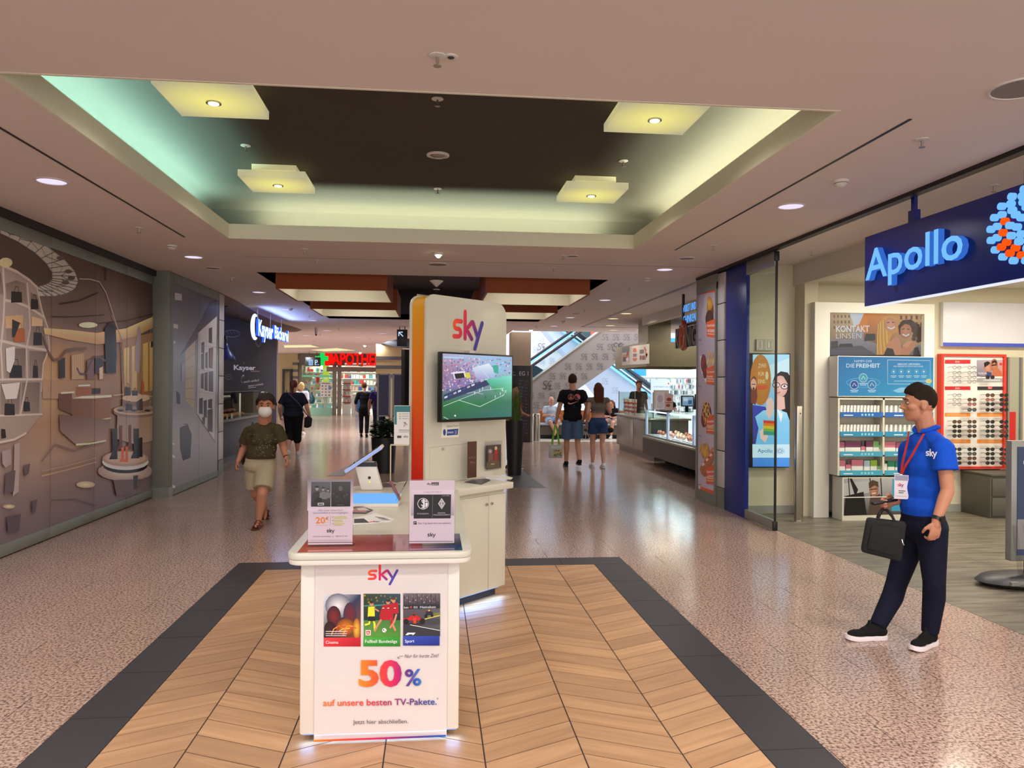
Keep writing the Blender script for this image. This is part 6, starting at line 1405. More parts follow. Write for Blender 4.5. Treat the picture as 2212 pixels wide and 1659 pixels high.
P.grid(lambda u,v: (.008+(w_-.016)*u,.008+(h_-.016)*v),[[(30,140,190),(40,160,205),(70,180,220)],[(24,130,185),(30,145,196),(50,165,210)],[(16,116,176),(20,130,188),(30,140,196)]],None,8,8)
WT=(226,240,246)
P.text('NIMM DIR',*q8(227,868),12/S8,WT,pix=True,x2=q8(310,866)[0],y2=q8(310,868)[1],bold=-.006);P.text('DIE',*q8(190,892),19/S8,WT,pix=True,x2=q8(229,892)[0]);P.text('FREIHEIT',*q8(236,892),19/S8,WT,pix=True,x2=q8(347,892)[0],y2=q8(347,892)[1],bold=.02)
P.stroke([q8(*p) for p in ((382,856),(580,860),(580,970),(382,968),(382,856))],2/S8,WT,pix=True);P.text('GESUCHT, GEFUNDEN:',*q8(428,880),8/S8,WT,pix=True,x2=q8(534,880)[0],y2=q8(534,880)[1],bold=.02);P.text('DIE PERFEKTE KONTAKTLINSE.',*q8(410,890),7/S8,WT,pix=True,x2=q8(549,890)[0],y2=q8(549,890)[1])
for x in (410,445,480,516,550): e8(x,911,11,12,(100,196,220));e8(x,911,9,10,(30,150,196));e8(x,911,4,5,WT);s8([(x-13,931),(x+13,931)],2.5,WT);s8([(x-9,937),(x+9,937)],2,WT)
s8([(412,955),(560,955)],2,WT);P.stroke([q8(268+78*math.cos(a_),962+22*math.sin(a_)) for a_ in [2*PI*i/24 for i in range(25)]],2/S8,(120,200,230),pix=True)
for x,y,c in ((268,940,(60,170,190)),(226,972,(30,80,160)),(308,972,(30,130,180))): e8(x,y,20,21,WT);e8(x,y,18,19,c);s8([(x-8,y+6),(x,y-8),(x+9,y+5)],3,WT);s8([(x-18,y+26),(x+18,y+26)],3,WT);s8([(x-14,y+33),(x+14,y+33)],3,WT)
g8([(405,1000),(440,985),(480,985),(470,1005),(430,1010)],(150,214,236));P.ell(*q8(572,955),7,5,(230,220,140),pix=True)
P.build('header_print',printm('lit_header',emit=.8),su)
# price strips
for z,c in zip(ZS,((40,100,176),(46,140,184),(70,160,190),(70,160,190))):
    for xa,xb in ((X0+.015,XM-.015),(XM+.015,X1-.015)):
        MB().box((xa,SYF-.012,z-.016),(xb,SYF-.002,z+.045)).build('price_strip',mat('strip_%d' % c[0],c,.35),su)
for k,z in enumerate(ZS):
    for xa in (.06,.72):
        PS=Print((X0,SYF-.012,0),(1,0,0),(0,0,1),(0,-1,0))
        PS.rect(xa,z+.0,xa+.12,z+.012,(226,236,240))
        for i in range(4): PS.ell(xa+.24+.045*i,z+.012,.014,.014,(150,206,210),n=10)
        PS.build('label_print',PAPER,su)
# base cabinet with photo
zc1,zc0=zz(1026),.02;xc0=ony(1820,1080,SYF).x
MB().box((xc0-.02,SYF-.03,0),(X1,9.29,ZS[3]-.04)).build('base_cabinet',M_WHITE,su)
P=Print((xc0,SYF-.03,0),(1,0,0),(0,0,1),(0,-1,0),gain=1.1)
g8([(178,1582),(452,1575),(452,1405),(178,1408)],0,[(54,50,50),(70,64,62),(176,176,178),(150,150,154)]);g8([(178,1430),(330,1415),(330,1470),(178,1490)],(166,168,170))
for p in ([(215,1408),(245,1460),(232,1495),(205,1408)],): g8(p,(24,22,24))
for x in (200,300,350): s8([(x,1408),(x+6,1500)],5,(34,32,34))
g8([(178,1580),(186,1490),(270,1470),(285,1575)],(22,20,22));g8([(292,1575),(300,1500),(345,1480),(380,1530),(390,1575)],(80,62,56));e8(318,1462,22,30,(176,130,104),(140,98,80));g8([(296,1455),(294,1428),(312,1415),(338,1424),(340,1450),(322,1440)],(74,56,44));s8([(302,1460),(332,1456)],4,(40,34,34));s8([(310,1478),(326,1476)],4,(226,216,210));g8([(400,1560),(405,1410),(452,1408),(452,1560)],(60,150,190));s8([(178,1497),(452,1492)],4,(226,224,218))
P.build('photo_print',printm('cabinet_photo',rough=.3),su)
# packets and boxes on the shelves, each one a thing
random.seed(21);OR2='first second third fourth fifth sixth seventh eighth ninth tenth eleventh twelfth thirteenth fourteenth fifteenth sixteenth'.split()
M_PK=mat('packet_white',(232,230,224),.5,vary=.02);pk=None
rown=['top','second','third','lowest']
for bay,(xa,xb) in enumerate(((X0+.03,XM-.03),(XM+.03,X1-.03))):
    for r_ in (0,1):
        n_=12 if bay == 0 else 10
        for i in range(n_):
            x=xa+(xb-xa)*(i+.5)/n_;z=ZS[r_]+.001;lab=f"white lens packet, {OR2[i]} in the {rown[r_]} row of the {'left' if bay == 0 else 'right'} shelf bay"
            if pk is None:
                pk=thing('lens_packet',lab,'packet',(x,SYF+.06,z),'white lens packets on the shelf')
                MB().obox((x,SYF+.075,z+.066),(.017,.004,0),(-.008,.03,0),(.004,0,.062)).build('carton',M_PK,pk);o=MB().obox((x-.001,SYF+.0435,z+.085),(.015,.0035,0),(0,.0005,0),(0,0,.012)).build('label_field',mat('packet_grey',(176,176,180),.5),pk)
            else: dup(pk,(x,SYF+.06,z),lab)
bx=[(MAU := (168,92,120)),(206,120,140),(120,60,96),(126,176,110),(150,190,60),(40,140,110),(236,226,226),(176,206,214)]
lay={2: [[(.0,.075,.155,0),(.085,.20,.165,2),(.295,.05,.10,1),(.36,.09,.17,2),(.455,.075,.165,3),(.53,.05,.12,3)],[(.0,.16,.16,1),(.17,.12,.15,0),(.3,.1,.16,2),(.42,.12,.12,1)]],3: [[(.0,.085,.165,1),(.095,.065,.11,1),(.17,.15,.17,1),(.335,.075,.16,7),(.42,.085,.165,4),(.51,.06,.09,3)],[(.0,.05,.12,6),(.06,.09,.15,5),(.16,.1,.14,5),(.28,.12,.16,3),(.42,.1,.12,5)]]}
cn=['mauve','rose','plum','sage green','lime green','teal green','white','pale blue']
for r_,bays in lay.items():
    for bay,items in enumerate(bays):
        xa=(X0 if bay == 0 else XM)+.03
        for i,(dx,w,h,c) in enumerate(items):
            z=ZS[r_]+.0015;x=xa+dx
            t=thing('solution_box',f"{cn[c]} and white care box, {OR2[i]} in the {rown[r_]} row, {'left' if bay == 0 else 'right'} bay",'box',(x+w/2,SYF+.09,z),'care boxes on the shelf')
            MB().box((x,SYF+.05,z),(x+w,SYF+.14,z+h)).build('carton',M_PK,t,bevel=.002);MB().box((x-.0006,SYF+.0492,z+h*.55),(x+w+.0006,SYF+.1,z+h+.0006)).build('colour_band',mat('band_%d' % c,bx[c],.45),t)
# upper white board, red spectacle board, mirror, cabinet
a,b_=ony(2037,748,9.6),ony(2300,657,9.6);t=thing('white_header_board','blank white header board with blue lower strip above the spectacle rack','header board',((a.x+b_.x)/2,9.6,a.z));MB().box((a.x,9.6,a.z),(8.6,9.668,b_.z)).build('board',mat('header_white',(228,226,232),.35,vary=.03,bump=(3,.02)),t,bevel=.004);MB().box((a.x,9.595,a.z+.0),(8.6,9.599,a.z+.05)).build('blue_strip',mat('strip_blue',(70,90,190),.4),t)
a,b_=ony(2035,1010,9.58),ony(2170,769,9.58);RX0,RX1,RZ0,RZ1=a.x,b_.x,a.z,b_.z
rk=thing('spectacle_board','red framed white display board full of spectacles on the optician wall','display board',((RX0+RX1)/2,9.6,RZ0));MB().box((RX0,9.6,RZ0),(RX1,9.668,RZ1)).build('board',mat('rack_white',(236,230,224),.4,vary=.01),rk)
for q in (((RX0-.02,RZ0-.02),(RX0+.012,RZ1+.02)),((RX1-.012,RZ0-.02),(RX1+.02,RZ1+.02)),((RX0+.012,RZ0-.02),(RX1-.012,RZ0+.012)),((RX0+.012,RZ1-.012),(RX1-.012,RZ1+.02))): MB().box((q[0][0],9.57,q[0][1]),(q[1][0],9.668,q[1][1])).build('frame_bar',mat('rack_frame_red',(222,58,44),.35),rk)
P=Print((RX0,9.6,0),(1,0,0),(0,0,1),(0,-1,0));SB=2.963;qb=lambda x,y: (2020+x/SB,740+y/SB)
def gb(pts,c,cols=None): P.poly([qb(*p) for p in pts],c,cols,pix=True)
def bb_(x0_,y0_,x1_,y1_,c): gb([(x0_,y1_),(x1_,y1_),(x1_,y0_),(x0_,y0_)],c)
bb_(62,110,226,136,(206,44,52));bb_(62,280,226,304,(206,44,52));bb_(270,281,433,305,(54,52,54));bb_(338,281,366,297,(214,44,44));bb_(62,450,226,474,(238,140,56));bb_(268,450,436,474,(238,140,56));bb_(62,620,226,645,(238,140,56));bb_(268,620,436,645,(238,140,56))
P.build('strip_print',PAPER,rk);P=Print((RX0,9.599,0),(1,0,0),(0,0,1),(0,-1,0))
for y in (128,297): P.text('Solo',*qb(128,y),4,(246,236,230),pix=True,x2=qb(158,y)[0],y2=qb(158,y)[1],shear=.3)
P.text('Ray',*qb(340,294),3,(246,236,230),pix=True,x2=qb(364,294)[0],y2=qb(364,294)[1],shear=.3)
for y in (458,465,628,636):
    for x in (75,290): P.stroke([qb(x,y),qb(x+125,y)],1.1,(246,190,130),pix=True)
P.build('word_print',PAPER,rk);P=Print((RX0,9.599,0),(1,0,0),(0,0,1),(0,-1,0))
gb([(266,218),(433,216),(433,110),(266,112)],0,[(110,106,130),(206,140,110),(196,170,176),(170,160,176)]);P.ell(*qb(338,160),9,13,(206,150,124),(170,112,92),pix=True);gb([(316,160),(312,130),(335,120),(352,128),(345,140),(330,150)],(30,24,28));gb([(320,216),(330,185),(360,192),(362,216)],(60,70,120));P.ell(*qb(378,145),8,14,(196,130,100),(166,100,76),pix=True);gb([(362,138),(366,118),(388,112),(396,128),(394,140),(380,126)],(40,28,26));P.stroke([qb(364,146),qb(392,142)],2.6,(30,24,26),pix=True);gb([(360,216),(370,180),(398,160),(425,190),(430,216)],(190,108,76));P.text("YOU'RE ON",*qb(272,204),4.5,(240,238,240),pix=True,x2=qb(330,204)[0],y2=qb(330,204)[1]);bb_(412,130,428,146,(222,60,56));bb_(266,228,433,255,(166,164,166));P.stroke([qb(310,240),qb(415,241)],1.4,(236,236,236),pix=True)
P.build('picture_print',PAPER,rk)
LENS={'black': (28,28,32),'brown': (96,66,46),'rose': (150,96,96),'green': (52,60,50),'grey': (84,84,92),'clear': None}
gp={}
def specs(kind,x,y,z,lab):
    grp='clear spectacles on the red board' if kind == 'clear' else 'sunglasses on the red board'
    if kind not in gp:
        t=thing('spectacles' if kind == 'clear' else 'sunglasses',lab,'glasses',(x,y,z),grp);fm=mat('frame_black',(24,22,24),.3) if kind not in ('clear','brown','rose') else mat('frame_' + kind,{'clear': (120,116,116),'brown': (70,44,34),'rose': (140,84,84)}[kind],.3)
        f=MB()
        for s_ in (-1,1):
            f.tube([(x+s_*.034+.027*math.cos(a_),y,z+.021*math.sin(a_)) for a_ in [2*PI*i/12 for i in range(13)]],.0028 if kind == 'clear' else .0045,5)
        f.tube([(x-.008,y,z+.006),(x,y,z+.010),(x+.008,y,z+.006)],.003,5);f.build('rim',fm,t)
        for s_ in (-1,1):
            MB().cone((x+s_*.034,y+.001,z),(x+s_*.034,y-.001,z),.0255,.0255,12).build('lens',M_ACRYL if kind == 'clear' else mat('lens_' + kind,LENS[kind],.12,spec=.6),t)
            MB().tube([(x+s_*.061,y,z+.008),(x+s_*.063,y+.06,z+.008),(x+s_*.063,y+.10,z-.0)],.0026,5).build('temple',fm,t)
        MB().box((x-.004,y+.0,z-.012),(x+.004,y+.11,z-.006)).build('peg',M_ACRYL,t) if False else None
        gp[kind]=t
    else: dup(gp[kind],(x,y,z),lab)
rows_=[(160,'c','c',None,None),(193,'c','c',None,None),(222,'c','c','k',None),(250,'c','c',None,None),(337,'c',None,'b','k'),(366,'c','b','r','k'),(394,'c','r','k','k'),(430,None,'g','k','k'),(507,'b','b','k','k'),(537,'k','g','n','k'),(567,'k','b','k','b'),(597,'n','k','n','k'),(683,'k','k','k','k'),(712,'g','g','k','k'),(741,'k','b','k','b'),(771,'k','k','k','k')]
KD={'c': 'clear','k': 'black','b': 'brown','r': 'rose','g': 'grey','n': 'green'}
for i,r_ in enumerate(rows_):
    for j,k_ in enumerate(r_[1:]):
        if not k_: continue
        p=ony(*qb((140,236,352,440)[j],r_[0]),9.49);k_=KD[k_]
        lab=f"{'thin clear spectacles' if k_ == 'clear' else k_ + '-lensed sunglasses'} on the red-framed board, {OR2[i]} row down, {('first', 'second', 'third', 'last')[j]} column"
        specs(k_,p.x,9.49,p.z,lab)
a,b_=ony(2176,1010,9.62),ony(2206,772,9.62);t=thing('wall_mirror','narrow wall mirror with red lower panel beside the spectacle board','mirror',((a.x+b_.x)/2,9.63,a.z));MB().box((a.x,9.62,a.z),(b_.x,9.668,b_.z)).build('mirror_glass',mat('mirror',(200,205,205),.03,metal=1.),t);MB().box((a.x+.02,9.612,a.z),(b_.x-.08,9.619,a.z+.75)).build('red_panel',mat('mirror_red',(206,36,36),.4),t)
for x in (a.x,b_.x): MB().box((x-.015,9.6,a.z),(x+.012,9.668,b_.z)).build('edge_trim',M_ALU,t)
a,b_=ony(2115,1024,9.3),ony(2300,1024,9.3);t=thing('drawer_cabinet','dark grey drawer cabinet under the spectacle board','cabinet',(a.x+.4,9.45,0));M_DG=mat('drawer_grey',(84,82,72),.5,vary=.03);MB().box((a.x,9.1,0),(a.x+.95,9.64,a.z)).build('body',M_DG,t,bevel=.005)
for z0_,z1_ in ((.03,a.z*.5-.01),(a.z*.5+.012,a.z-.035)): MB().box((a.x+.02,9.082,z0_),(a.x+.93,9.1,z1_)).build('drawer',M_DG,t,bevel=.004)
MB().box((a.x-.01,9.07,a.z),(a.x+.96,9.645,a.z+.02)).build('top',M_DG,t)
t=thing('shop_camera','small round security camera on the optician ceiling under the blue sign','camera',(5.6,7.3,3.0));c=Vector((ony(2163,622,7.3).x,7.3,0));MB().lathe(c,[(.02,2.80),(.06,2.82),(.075,2.88),(.075,2.98)],16).build('dome',mat('camera_dome',(60,56,54),.3),t,smooth=True);MB().lathe(c,[(.08,2.9),(.08,2.999)],16).build('mount',M_WPLAS,t)
# hanging blue sign
sg=thing('optician_sign','long hanging deep blue sign with glowing raised letters over the optician entrance','sign',(3.93,5.4,CEIL));M_SB=mat('sign_blue',(14,34,124),.35,vary=.03)
MB().box((3.9,3.4,2.39),(3.99,6.635,3.02)).build('sign_panel',M_SB,sg,bevel=.004);MB().box((3.905,3.4,2.383),(3.985,6.63,2.389)).build('lit_underside',glow('sign_under',(236,240,255),1.0),sg)
for y in (5.98,4.72):
    h_=MB().box((3.93,y-.022,3.02),(3.96,y+.022,CEIL)).build('hanger',M_SB,sg);MB().box((3.92,y-.045,3.02),(3.97,y+.045,3.12)).build('hanger_sleeve',M_SB,sg)
BF=glow('sign_letter_face',(118,190,255),1.05);BS=glow('sign_letter_side',(60,120,230),.75)
def sgy(px_): return onx(px_,560,3.9).y
solid_text('lettering','Apollo',(3.9,sgy(1881),2.615),(0,-1,0),(0,0,1),(-1,0,0),.272,.05,[BF,BS],sg,w=sgy(1881)-sgy(2093),bold=.012)
ccy,ccz=sgy(2212)-.06,2.735
OG=glow('orange_dot',(255,90,20),1.0);dpro={}
for k,(rr_,n_) in enumerate(((.10,7),(.165,10),(.225,13),(.285,16),(.34,19))):
    for i in range(n_):
        a_=2*PI*i/n_+k*.2;y,z=ccy+rr_*1.02*math.cos(a_),ccz+rr_*.70*math.sin(a_)
        orange=(k == 2 and -.9 < math.sin(a_) < .75 and math.cos(a_) > 0) or (k == 3 and math.sin(a_) < -.5)
        if orange not in dpro:
            dpro[orange]=MB().cone((0,0,0),(-.035,0,0),.025,.025,12).build('emblem_dot',OG if orange else BF);o=dpro[orange]
        else: o=dpro[orange].copy();C.objects.link(o)
        o.location=Vector((3.9,y,z))-sg.location;o.parent=sg
# display stand at the edge
b0=onz(2160,1268);t=thing('display_stand','grey framed poster stand with dark curved base at the right edge','display stand',(b0.x+.2,b0.y,0))
MB().lathe((b0.x+.30,b0.y+.05,0),[(.36,.015),(.40,.04),(.36,.075),(.16,.105)],28,1.15,.62).build('base',mat('stand_base',(40,40,46),.45,vary=.05),t,smooth=True)
MB().box((b0.x-.03,b0.y-.17,.05),(b0.x+.04,b0.y-.14,.08)).build('handle',M_ALU,t);MB().box((b0.x+.26,b0.y+.0,.1),(b0.x+.32,b0.y+.06,.28)).build('stem',M_DKMET,t)
a,b_=ony(2182,1212,b0.y),ony(2182,952,b0.y);MB().box((a.x,b0.y-.01,a.z),(a.x+.75,b0.y+.06,b_.z)).build('frame',M_ALU,t,bevel=.006)
MB().box((a.x+.05,b0.y-.016,a.z+.05),(a.x+.70,b0.y-.0105,b_.z-.05)).build('poster',mat('stand_poster',(60,76,110),.35,vary=.25,bump=(3,.0)),t)
P=Print((a.x+.05,b0.y-.016,a.z),(1,0,0),(0,0,1),(0,-1,0));P.ell(.12,.45,.06,.09,(196,120,90),(150,80,60));P.text('OPTIK',.06,.80,.045,(220,226,236)) if 0 else P.text('0',.05,.80,.05,(200,210,226));P.rect(.0,.1,.3,.35,(150,146,150));P.build('poster_print',PAPER,t)
for x in (.02,.12): MB().obox((a.x+x,b0.y-.06,.30),(.002,0,0),(0,.03,0),(-.03,0,.22)).build('acrylic_leg',M_ACRYL,t)

# ================================================================ snack counter
sc1=thing('steel_counter','grey steel serving counter with glass screen left of the sausage case','counter',(5.1,18,0));M_GST=mat('grey_steel',(126,122,116),.35,metal=.6,vary=.06)
MB().box((4.78,16.45,.14),(5.6,19.7,.9)).build('body',M_GST,sc1);MB().box((4.84,16.5,0),(5.55,19.65,.14)).build('plinth',mat('stone_plinth',(130,116,108),.5,vary=.08),sc1);MB().box((4.72,16.4,.9),(5.65,19.75,.94)).build('worktop',M_STEEL,sc1,bevel=.006)
for y0_,y1_ in ((16.5,18.0),(18.03,19.66)): MB().box((4.765,y0_,.18),(4.78,y1_,.87)).build('door',mat('door_steel',(150,146,140),.3,metal=.6,vary=.05),sc1,bevel=.003)
MB().box((4.80,16.45,.94),(4.81,19.6,1.5)).build('glass_screen',M_GLASS,sc1);MB().box((4.80,19.59,.94),(5.5,19.6,1.5)).build('glass_screen',M_GLASS,sc1)
for y in (16.46,18.0,19.6): MB().cone((4.805,y,.94),(4.805,y,1.52),.012,.012,10).build('screen_post',M_STEEL,sc1)
dc=thing('display_case','lit glass sausage display case with black lower body by the food poster','display case',(5,14,0));DX=4.5
MB().prism([(DX,11.1,.2),(DX,11.1,.54),(DX+.04,11.1,.58),(DX+1.1,11.1,.58),(DX+1.1,11.1,.0),(DX+.5,11.1,0),(DX+.45,11.1,.1)],(0,5.1,0)).build('lower_body',mat('case_black',(44,42,42),.4,vary=.05),dc,bevel=.006)
MB().box((DX-.015,11.1,.545),(DX+.03,16.2,.585)).build('bumper',M_STEEL,dc,bevel=.004);MB().box((DX+.05,11.12,.585),(DX+1.05,16.18,.62)).build('deck',mat('deck_steel',(206,206,210),.3,metal=.3),dc)
MB().box((DX+.03,11.12,.6),(DX+.04,16.19,1.14)).build('glass_front',M_GLASS,dc);MB().box((DX+.03,11.12,1.14),(DX+.8,16.2,1.155)).build('glass_top',M_GLASS,dc);MB().box((DX+.04,16.18,.6),(DX+.8,16.19,1.14)).build('glass_end',M_GLASS,dc)
M_LP=mat('lit_post',(206,212,226),.3,emit=.35,ecol=(170,195,255))
for y in (16.1,14.6,13.1,11.7): MB().box((DX+.045,y-.05,.62),(DX+.075,y+.05,1.14)).build('post',M_LP,dc)
MB().box((DX+.1,11.2,1.1),(DX+.14,16.1,1.125)).build('lamp_strip',glow('case_lamp',(215,230,255),2.5),dc);area('case_light',(DX+.25,13.8,1.09),26,.1,4.6,(.82,.9,1))
random.seed(4);M_SAU=[mat('sausage_brown',(176,96,60),.35,vary=.2),mat('sausage_pink',(214,140,116),.35,vary=.15),mat('sausage_pale',(222,176,140),.35,vary=.15)]
M_TR=mat('meat_tray',(226,228,232),.3);k=0
for j,y in enumerate((15.6,14.95,14.3,13.65,13.0)):
    t=thing('meat_tray',f'white meat tray in the sausage case, {ORD[::-1][15-4+j-11+11] if 0 else ["farthest", "fourth", "third", "second", "nearest"][j]} from the camera','tray',(DX+.4,y,.62),'meat trays');MB().box((DX+.12,y-.27,.6205),(DX+.8,y+.27,.635)).build('tray_base',M_TR,t,bevel=.004)
    MB().box((DX+.1,y-.28,.635),(DX+.12,y+.28,.665)).build('rim',M_TR,t) if 0 else None
    for i in range(7):
        px_=DX+.22+.16*(i % 3)+random.uniform(-.006,.006);py_=y-.18+.17*(i//3)+random.uniform(-.02,.02);a_=1.1+random.uniform(-.25,.25);L2=.07
        d=Vector((math.cos(a_),math.sin(a_),0))*L2;c=Vector((px_,py_,.675+(.01 if i % 2 else 0)))
        pts=[c-d*1.0-Vector((0,0,.01)),c-d*.6,c+Vector((0,0,.012)),c+d*.6,c+d-Vector((0,0,.01))]
        o=MB().tube([p-c for p in pts],[.012,.034,.038,.034,.012],8).build('sausage',M_SAU[(i+j) % 3],smooth=True);o.location=c
        tag(o,f'{["brown", "pink", "pale"][(i+j) % 3]} sausage, {["first", "second", "third", "fourth", "fifth", "sixth", "seventh"][i]} on the {["farthest", "fourth", "third", "second", "nearest"][j]} tray of the case','sausage','sausages in the case')
t=thing('foil_dish','crumpled dark foil dish at the far end of the sausage case','dish',(DX+.3,16.0,.62));MB().lathe((DX+.32,16.0,.621),[(.10,0),(.15,.09),(.14,.09),(.09,.01)],12,1,.8).build('bowl',mat('foil',(60,66,80),.25,metal=.8),t)
# cards, cups, terminal on the counter
for nm,lab,pxs,y_,c in (('price_card','white framed menu card leaning on the sausage case glass',(1416,1436,846,886),15.9,(222,214,218)),('price_card','pink picture menu card beside the white framed menu card',(1436,1454,852,888),15.5,(206,176,168)),('notice_board','beige bordered notice behind the menu cards on the case',(1412,1445,843,880),16.05,(206,192,170))):
    a,b_=ony(pxs[0],pxs[3],y_),ony(pxs[1],pxs[2],y_);zb=1.156;t=thing(nm,lab,'card',((a.x+b_.x)/2,y_,zb));MB().box((a.x,y_,zb),(b_.x,y_+.01,b_.z)).build('card',mat('card_%d' % c[1],c,.5),t)
    P=Print((a.x,y_,zb),(1,0,0),(0,0,1),(0,-1,0),step=.0003);w_,h_=b_.x-a.x,b_.z-zb
    if y_ == 15.9: P.ell(w_*.5,h_*.6,w_*.32,h_*.22,(196,170,186));[P.rect(w_*.15,h_*(.12+.07*i),w_*.85,h_*(.14+.07*i),(150,140,150)) for i in range(4)]
    elif y_ == 15.5: P.ell(w_*.5,h_*.68,w_*.3,h_*.12,(150,70,50));P.ell(w_*.4,h_*.3,w_*.28,h_*.1,(160,80,50));P.rect(w_*.1,h_*.45,w_*.9,h_*.5,(180,70,60))
    else: P.rect(w_*.1,h_*.8,w_*.9,h_*.86,(110,90,70));P.rect(w_*.04,h_*.04,w_*.96,h_*.96,(214,200,180));P.text('Guten Hunger!',w_*.12,h_*.78,h_*.07,(90,76,64))
    P.build('card_print',PAPER,t)
for i,(px_,lab) in enumerate(((1352,'red and white striped cup stack, left one on the steel counter'),(1358,'red and white striped cup stack, middle one on the steel counter'),(1364,'red and white striped cup stack, right one on the steel counter'))):
    y_=19.3-.45*i;x_=ony(px_,900,y_).x;x_=max(x_,4.90);t=thing('cup_stack',lab,'cups',(x_,y_,.94),'striped cup stacks')
    MB().lathe((x_,y_,.9405),[(.045,0),(.06,.38),(.055,.385)],14).build('cups',mat('cup_white',(226,206,202),.4),t,smooth=True)
    for z in (.06,.16,.26): MB().cone((x_,y_,.9405+z),(x_,y_,.9405+z+.045),.0465+.015*z/.38,.049+.015*z/.38+.002,14).build('stripe',mat('cup_red',(196,60,60),.4),t)
t=thing('till_screen','black touch-screen till on a stand behind the sausage case','till',(ony(1485,890,14.4).x,14.4,1.16));a,b_=ony(1474,876,14.4),ony(1497,857,14.4)
MB().box((a.x-.02,14.4,a.z-.02),(b_.x+.02,14.44,b_.z+.02)).build('housing',M_BLACK,t,bevel=.006);P=Print((a.x,14.4,a.z),(1,0,0),(0,0,1),(0,-1,0),step=.0004);w_,h_=b_.x-a.x,b_.z-a.z;P.rect(0,0,w_,h_,(120,160,196),(150,190,220));P.rect(w_*.1,h_*.5,w_*.5,h_*.85,(206,220,230));P.rect(w_*.55,h_*.15,w_*.9,h_*.6,(70,100,140));P.build('display',printm('till_display',emit=.7),t);MB().box(((a.x+b_.x)/2-.03,14.44,1.1555),((a.x+b_.x)/2+.03,14.47,a.z)).build('stand',M_DKMET,t);MB().box(((a.x+b_.x)/2-.1,14.40,1.1555),((a.x+b_.x)/2+.1,14.55,1.165)).build('foot_plate',M_DKMET,t)
t=thing('till_terminal','black slanted back of a second till beside the food poster','till',(ony(1503,880,13.6).x,13.6,1.16));c=ony(1502,868,13.6);MB().obox(c+Vector((.1,0,0)),(.12,0,0),(0,.05,.0),(.03,.02,.14)).build('housing',M_BLACK,t,bevel=.01);MB().box((c.x+.05,13.57,1.1555),(c.x+.15,13.63,c.z-.1)).build('stand',M_BLACK,t)
# extractor hood
hd=thing('extractor_hood','large stainless extractor hood with printed side over the snack counter','hood',(5.6,18,2.1));M_HOOD=mat('hood_steel',(150,142,116),.38,metal=.75,vary=.06)
HZ0,HZ1=2.1,2.66
for q,n_ in ((((4.80,17.0,HZ0),(6.8,17.02,HZ1)),'front_panel'),(((4.80,17.02,HZ0),(4.82,20.0,HZ1)),'side_panel'),(((6.78,17.02,HZ0),(6.8,20.0,HZ1)),'side_panel'),(((4.82,19.98,HZ0),(6.78,20,HZ1)),'rear_panel'),(((4.82,17.02,HZ1-.02),(6.78,19.98,HZ1)),'top_panel')): MB().box(*q).build(n_,M_HOOD,hd)
MB().box((4.82,17.02,HZ0+.12),(6.78,19.98,HZ0+.14)).build('filter',M_STEEL,hd);
for x,y,w in ((5.0,17.6,.55),(5.2,18.7,.5)): MB().box((x,y,HZ1),(x+w,y+w,CEIL-.001)).build('duct',mat('duct_steel',(134,128,108),.45,metal=.6,vary=.05),hd)
for x,y in ((5.3,17.5),(6.1,17.6)): MB().cone((x,y,HZ0+.12),(x,y,HZ0+.10),.07,.07,14).build('lamp',glow('hood_lamp',(255,226,170),3),hd)
area('hood_light',(5.5,17.8,HZ0+.09),20,1.0,.8,(1,.86,.66))
P=Print((4.80,17.0,HZ0),(0,-1,0),(0,0,1),(-1,0,0),step=.0004)
def gh(x,y): return (1340+x/4.877,740+y/4.879)
def ph_(pts,c,cols=None): P.poly([gh(*p) for p in pts],c,cols,pix=True)
ph_([(18,238),(305,222),(305,14),(18,50)],(206,202,200));ph_([(18,110),(98,98),(98,40),(18,50)],(130,130,134));ph_([(20,205),(95,200),(95,120),(22,128)],(196,150,120));ph_([(28,200),(70,196),(72,150),(30,155)],(110,70,56));ph_([(62,145),(90,130),(92,85),(72,85)],(160,90,66));P.ell(*gh(75,178),3.4,4.4,(226,226,226),pix=True,n=10)
P.ell(*gh(153,85),4,6,(206,106,76),pix=True,n=14);P.ell(*gh(153,172),4.6,5,(206,106,76),pix=True,n=14);ph_([(130,165),(178,160),(178,100),(132,105)],(200,194,192));P.stroke([gh(138,128),gh(172,124)],1.4,(110,100,100),pix=True);P.stroke([gh(138,145),gh(172,141)],1.4,(130,118,116),pix=True)
for i,c in enumerate(((110,90,84),(196,110,80),(120,96,90),(150,110,96))): ph_([(206+i*16,182-i*1),(218+i*16,181),(218+i*16,135),(206+i*16,137)],c)
for y in (84,96,108): P.stroke([gh(208,y),gh(246,y-4)],1.2,(120,112,112),pix=True)
P.stroke([gh(258,60),gh(270,80),gh(262,105),gh(285,130),gh(276,140)],3.2,(206,112,84),pix=True)
P.build('side_print',PAPER,hd)
# bulkhead over the counter
bh=MB();bh.box((4.8,11.0,3.05),(8.6,11.05,3.25));bh.box((4.8,11.05,3.05),(4.95,17.4,3.25));bh.build('bulkhead_counter',mat('bulkhead_paint'),ceiling)
ln=MB();ln.box((3.98,11.0,CEIL-.004),(4.0,20.6,CEIL+.01));ln.box((4.03,11.0,CEIL-.004),(4.04,20.6,CEIL+.01));ln.box((3.98,20.6,CEIL-.004),(7.4,20.62,CEIL+.01));ln.build('ceiling_track',M_DKMET,ceiling)
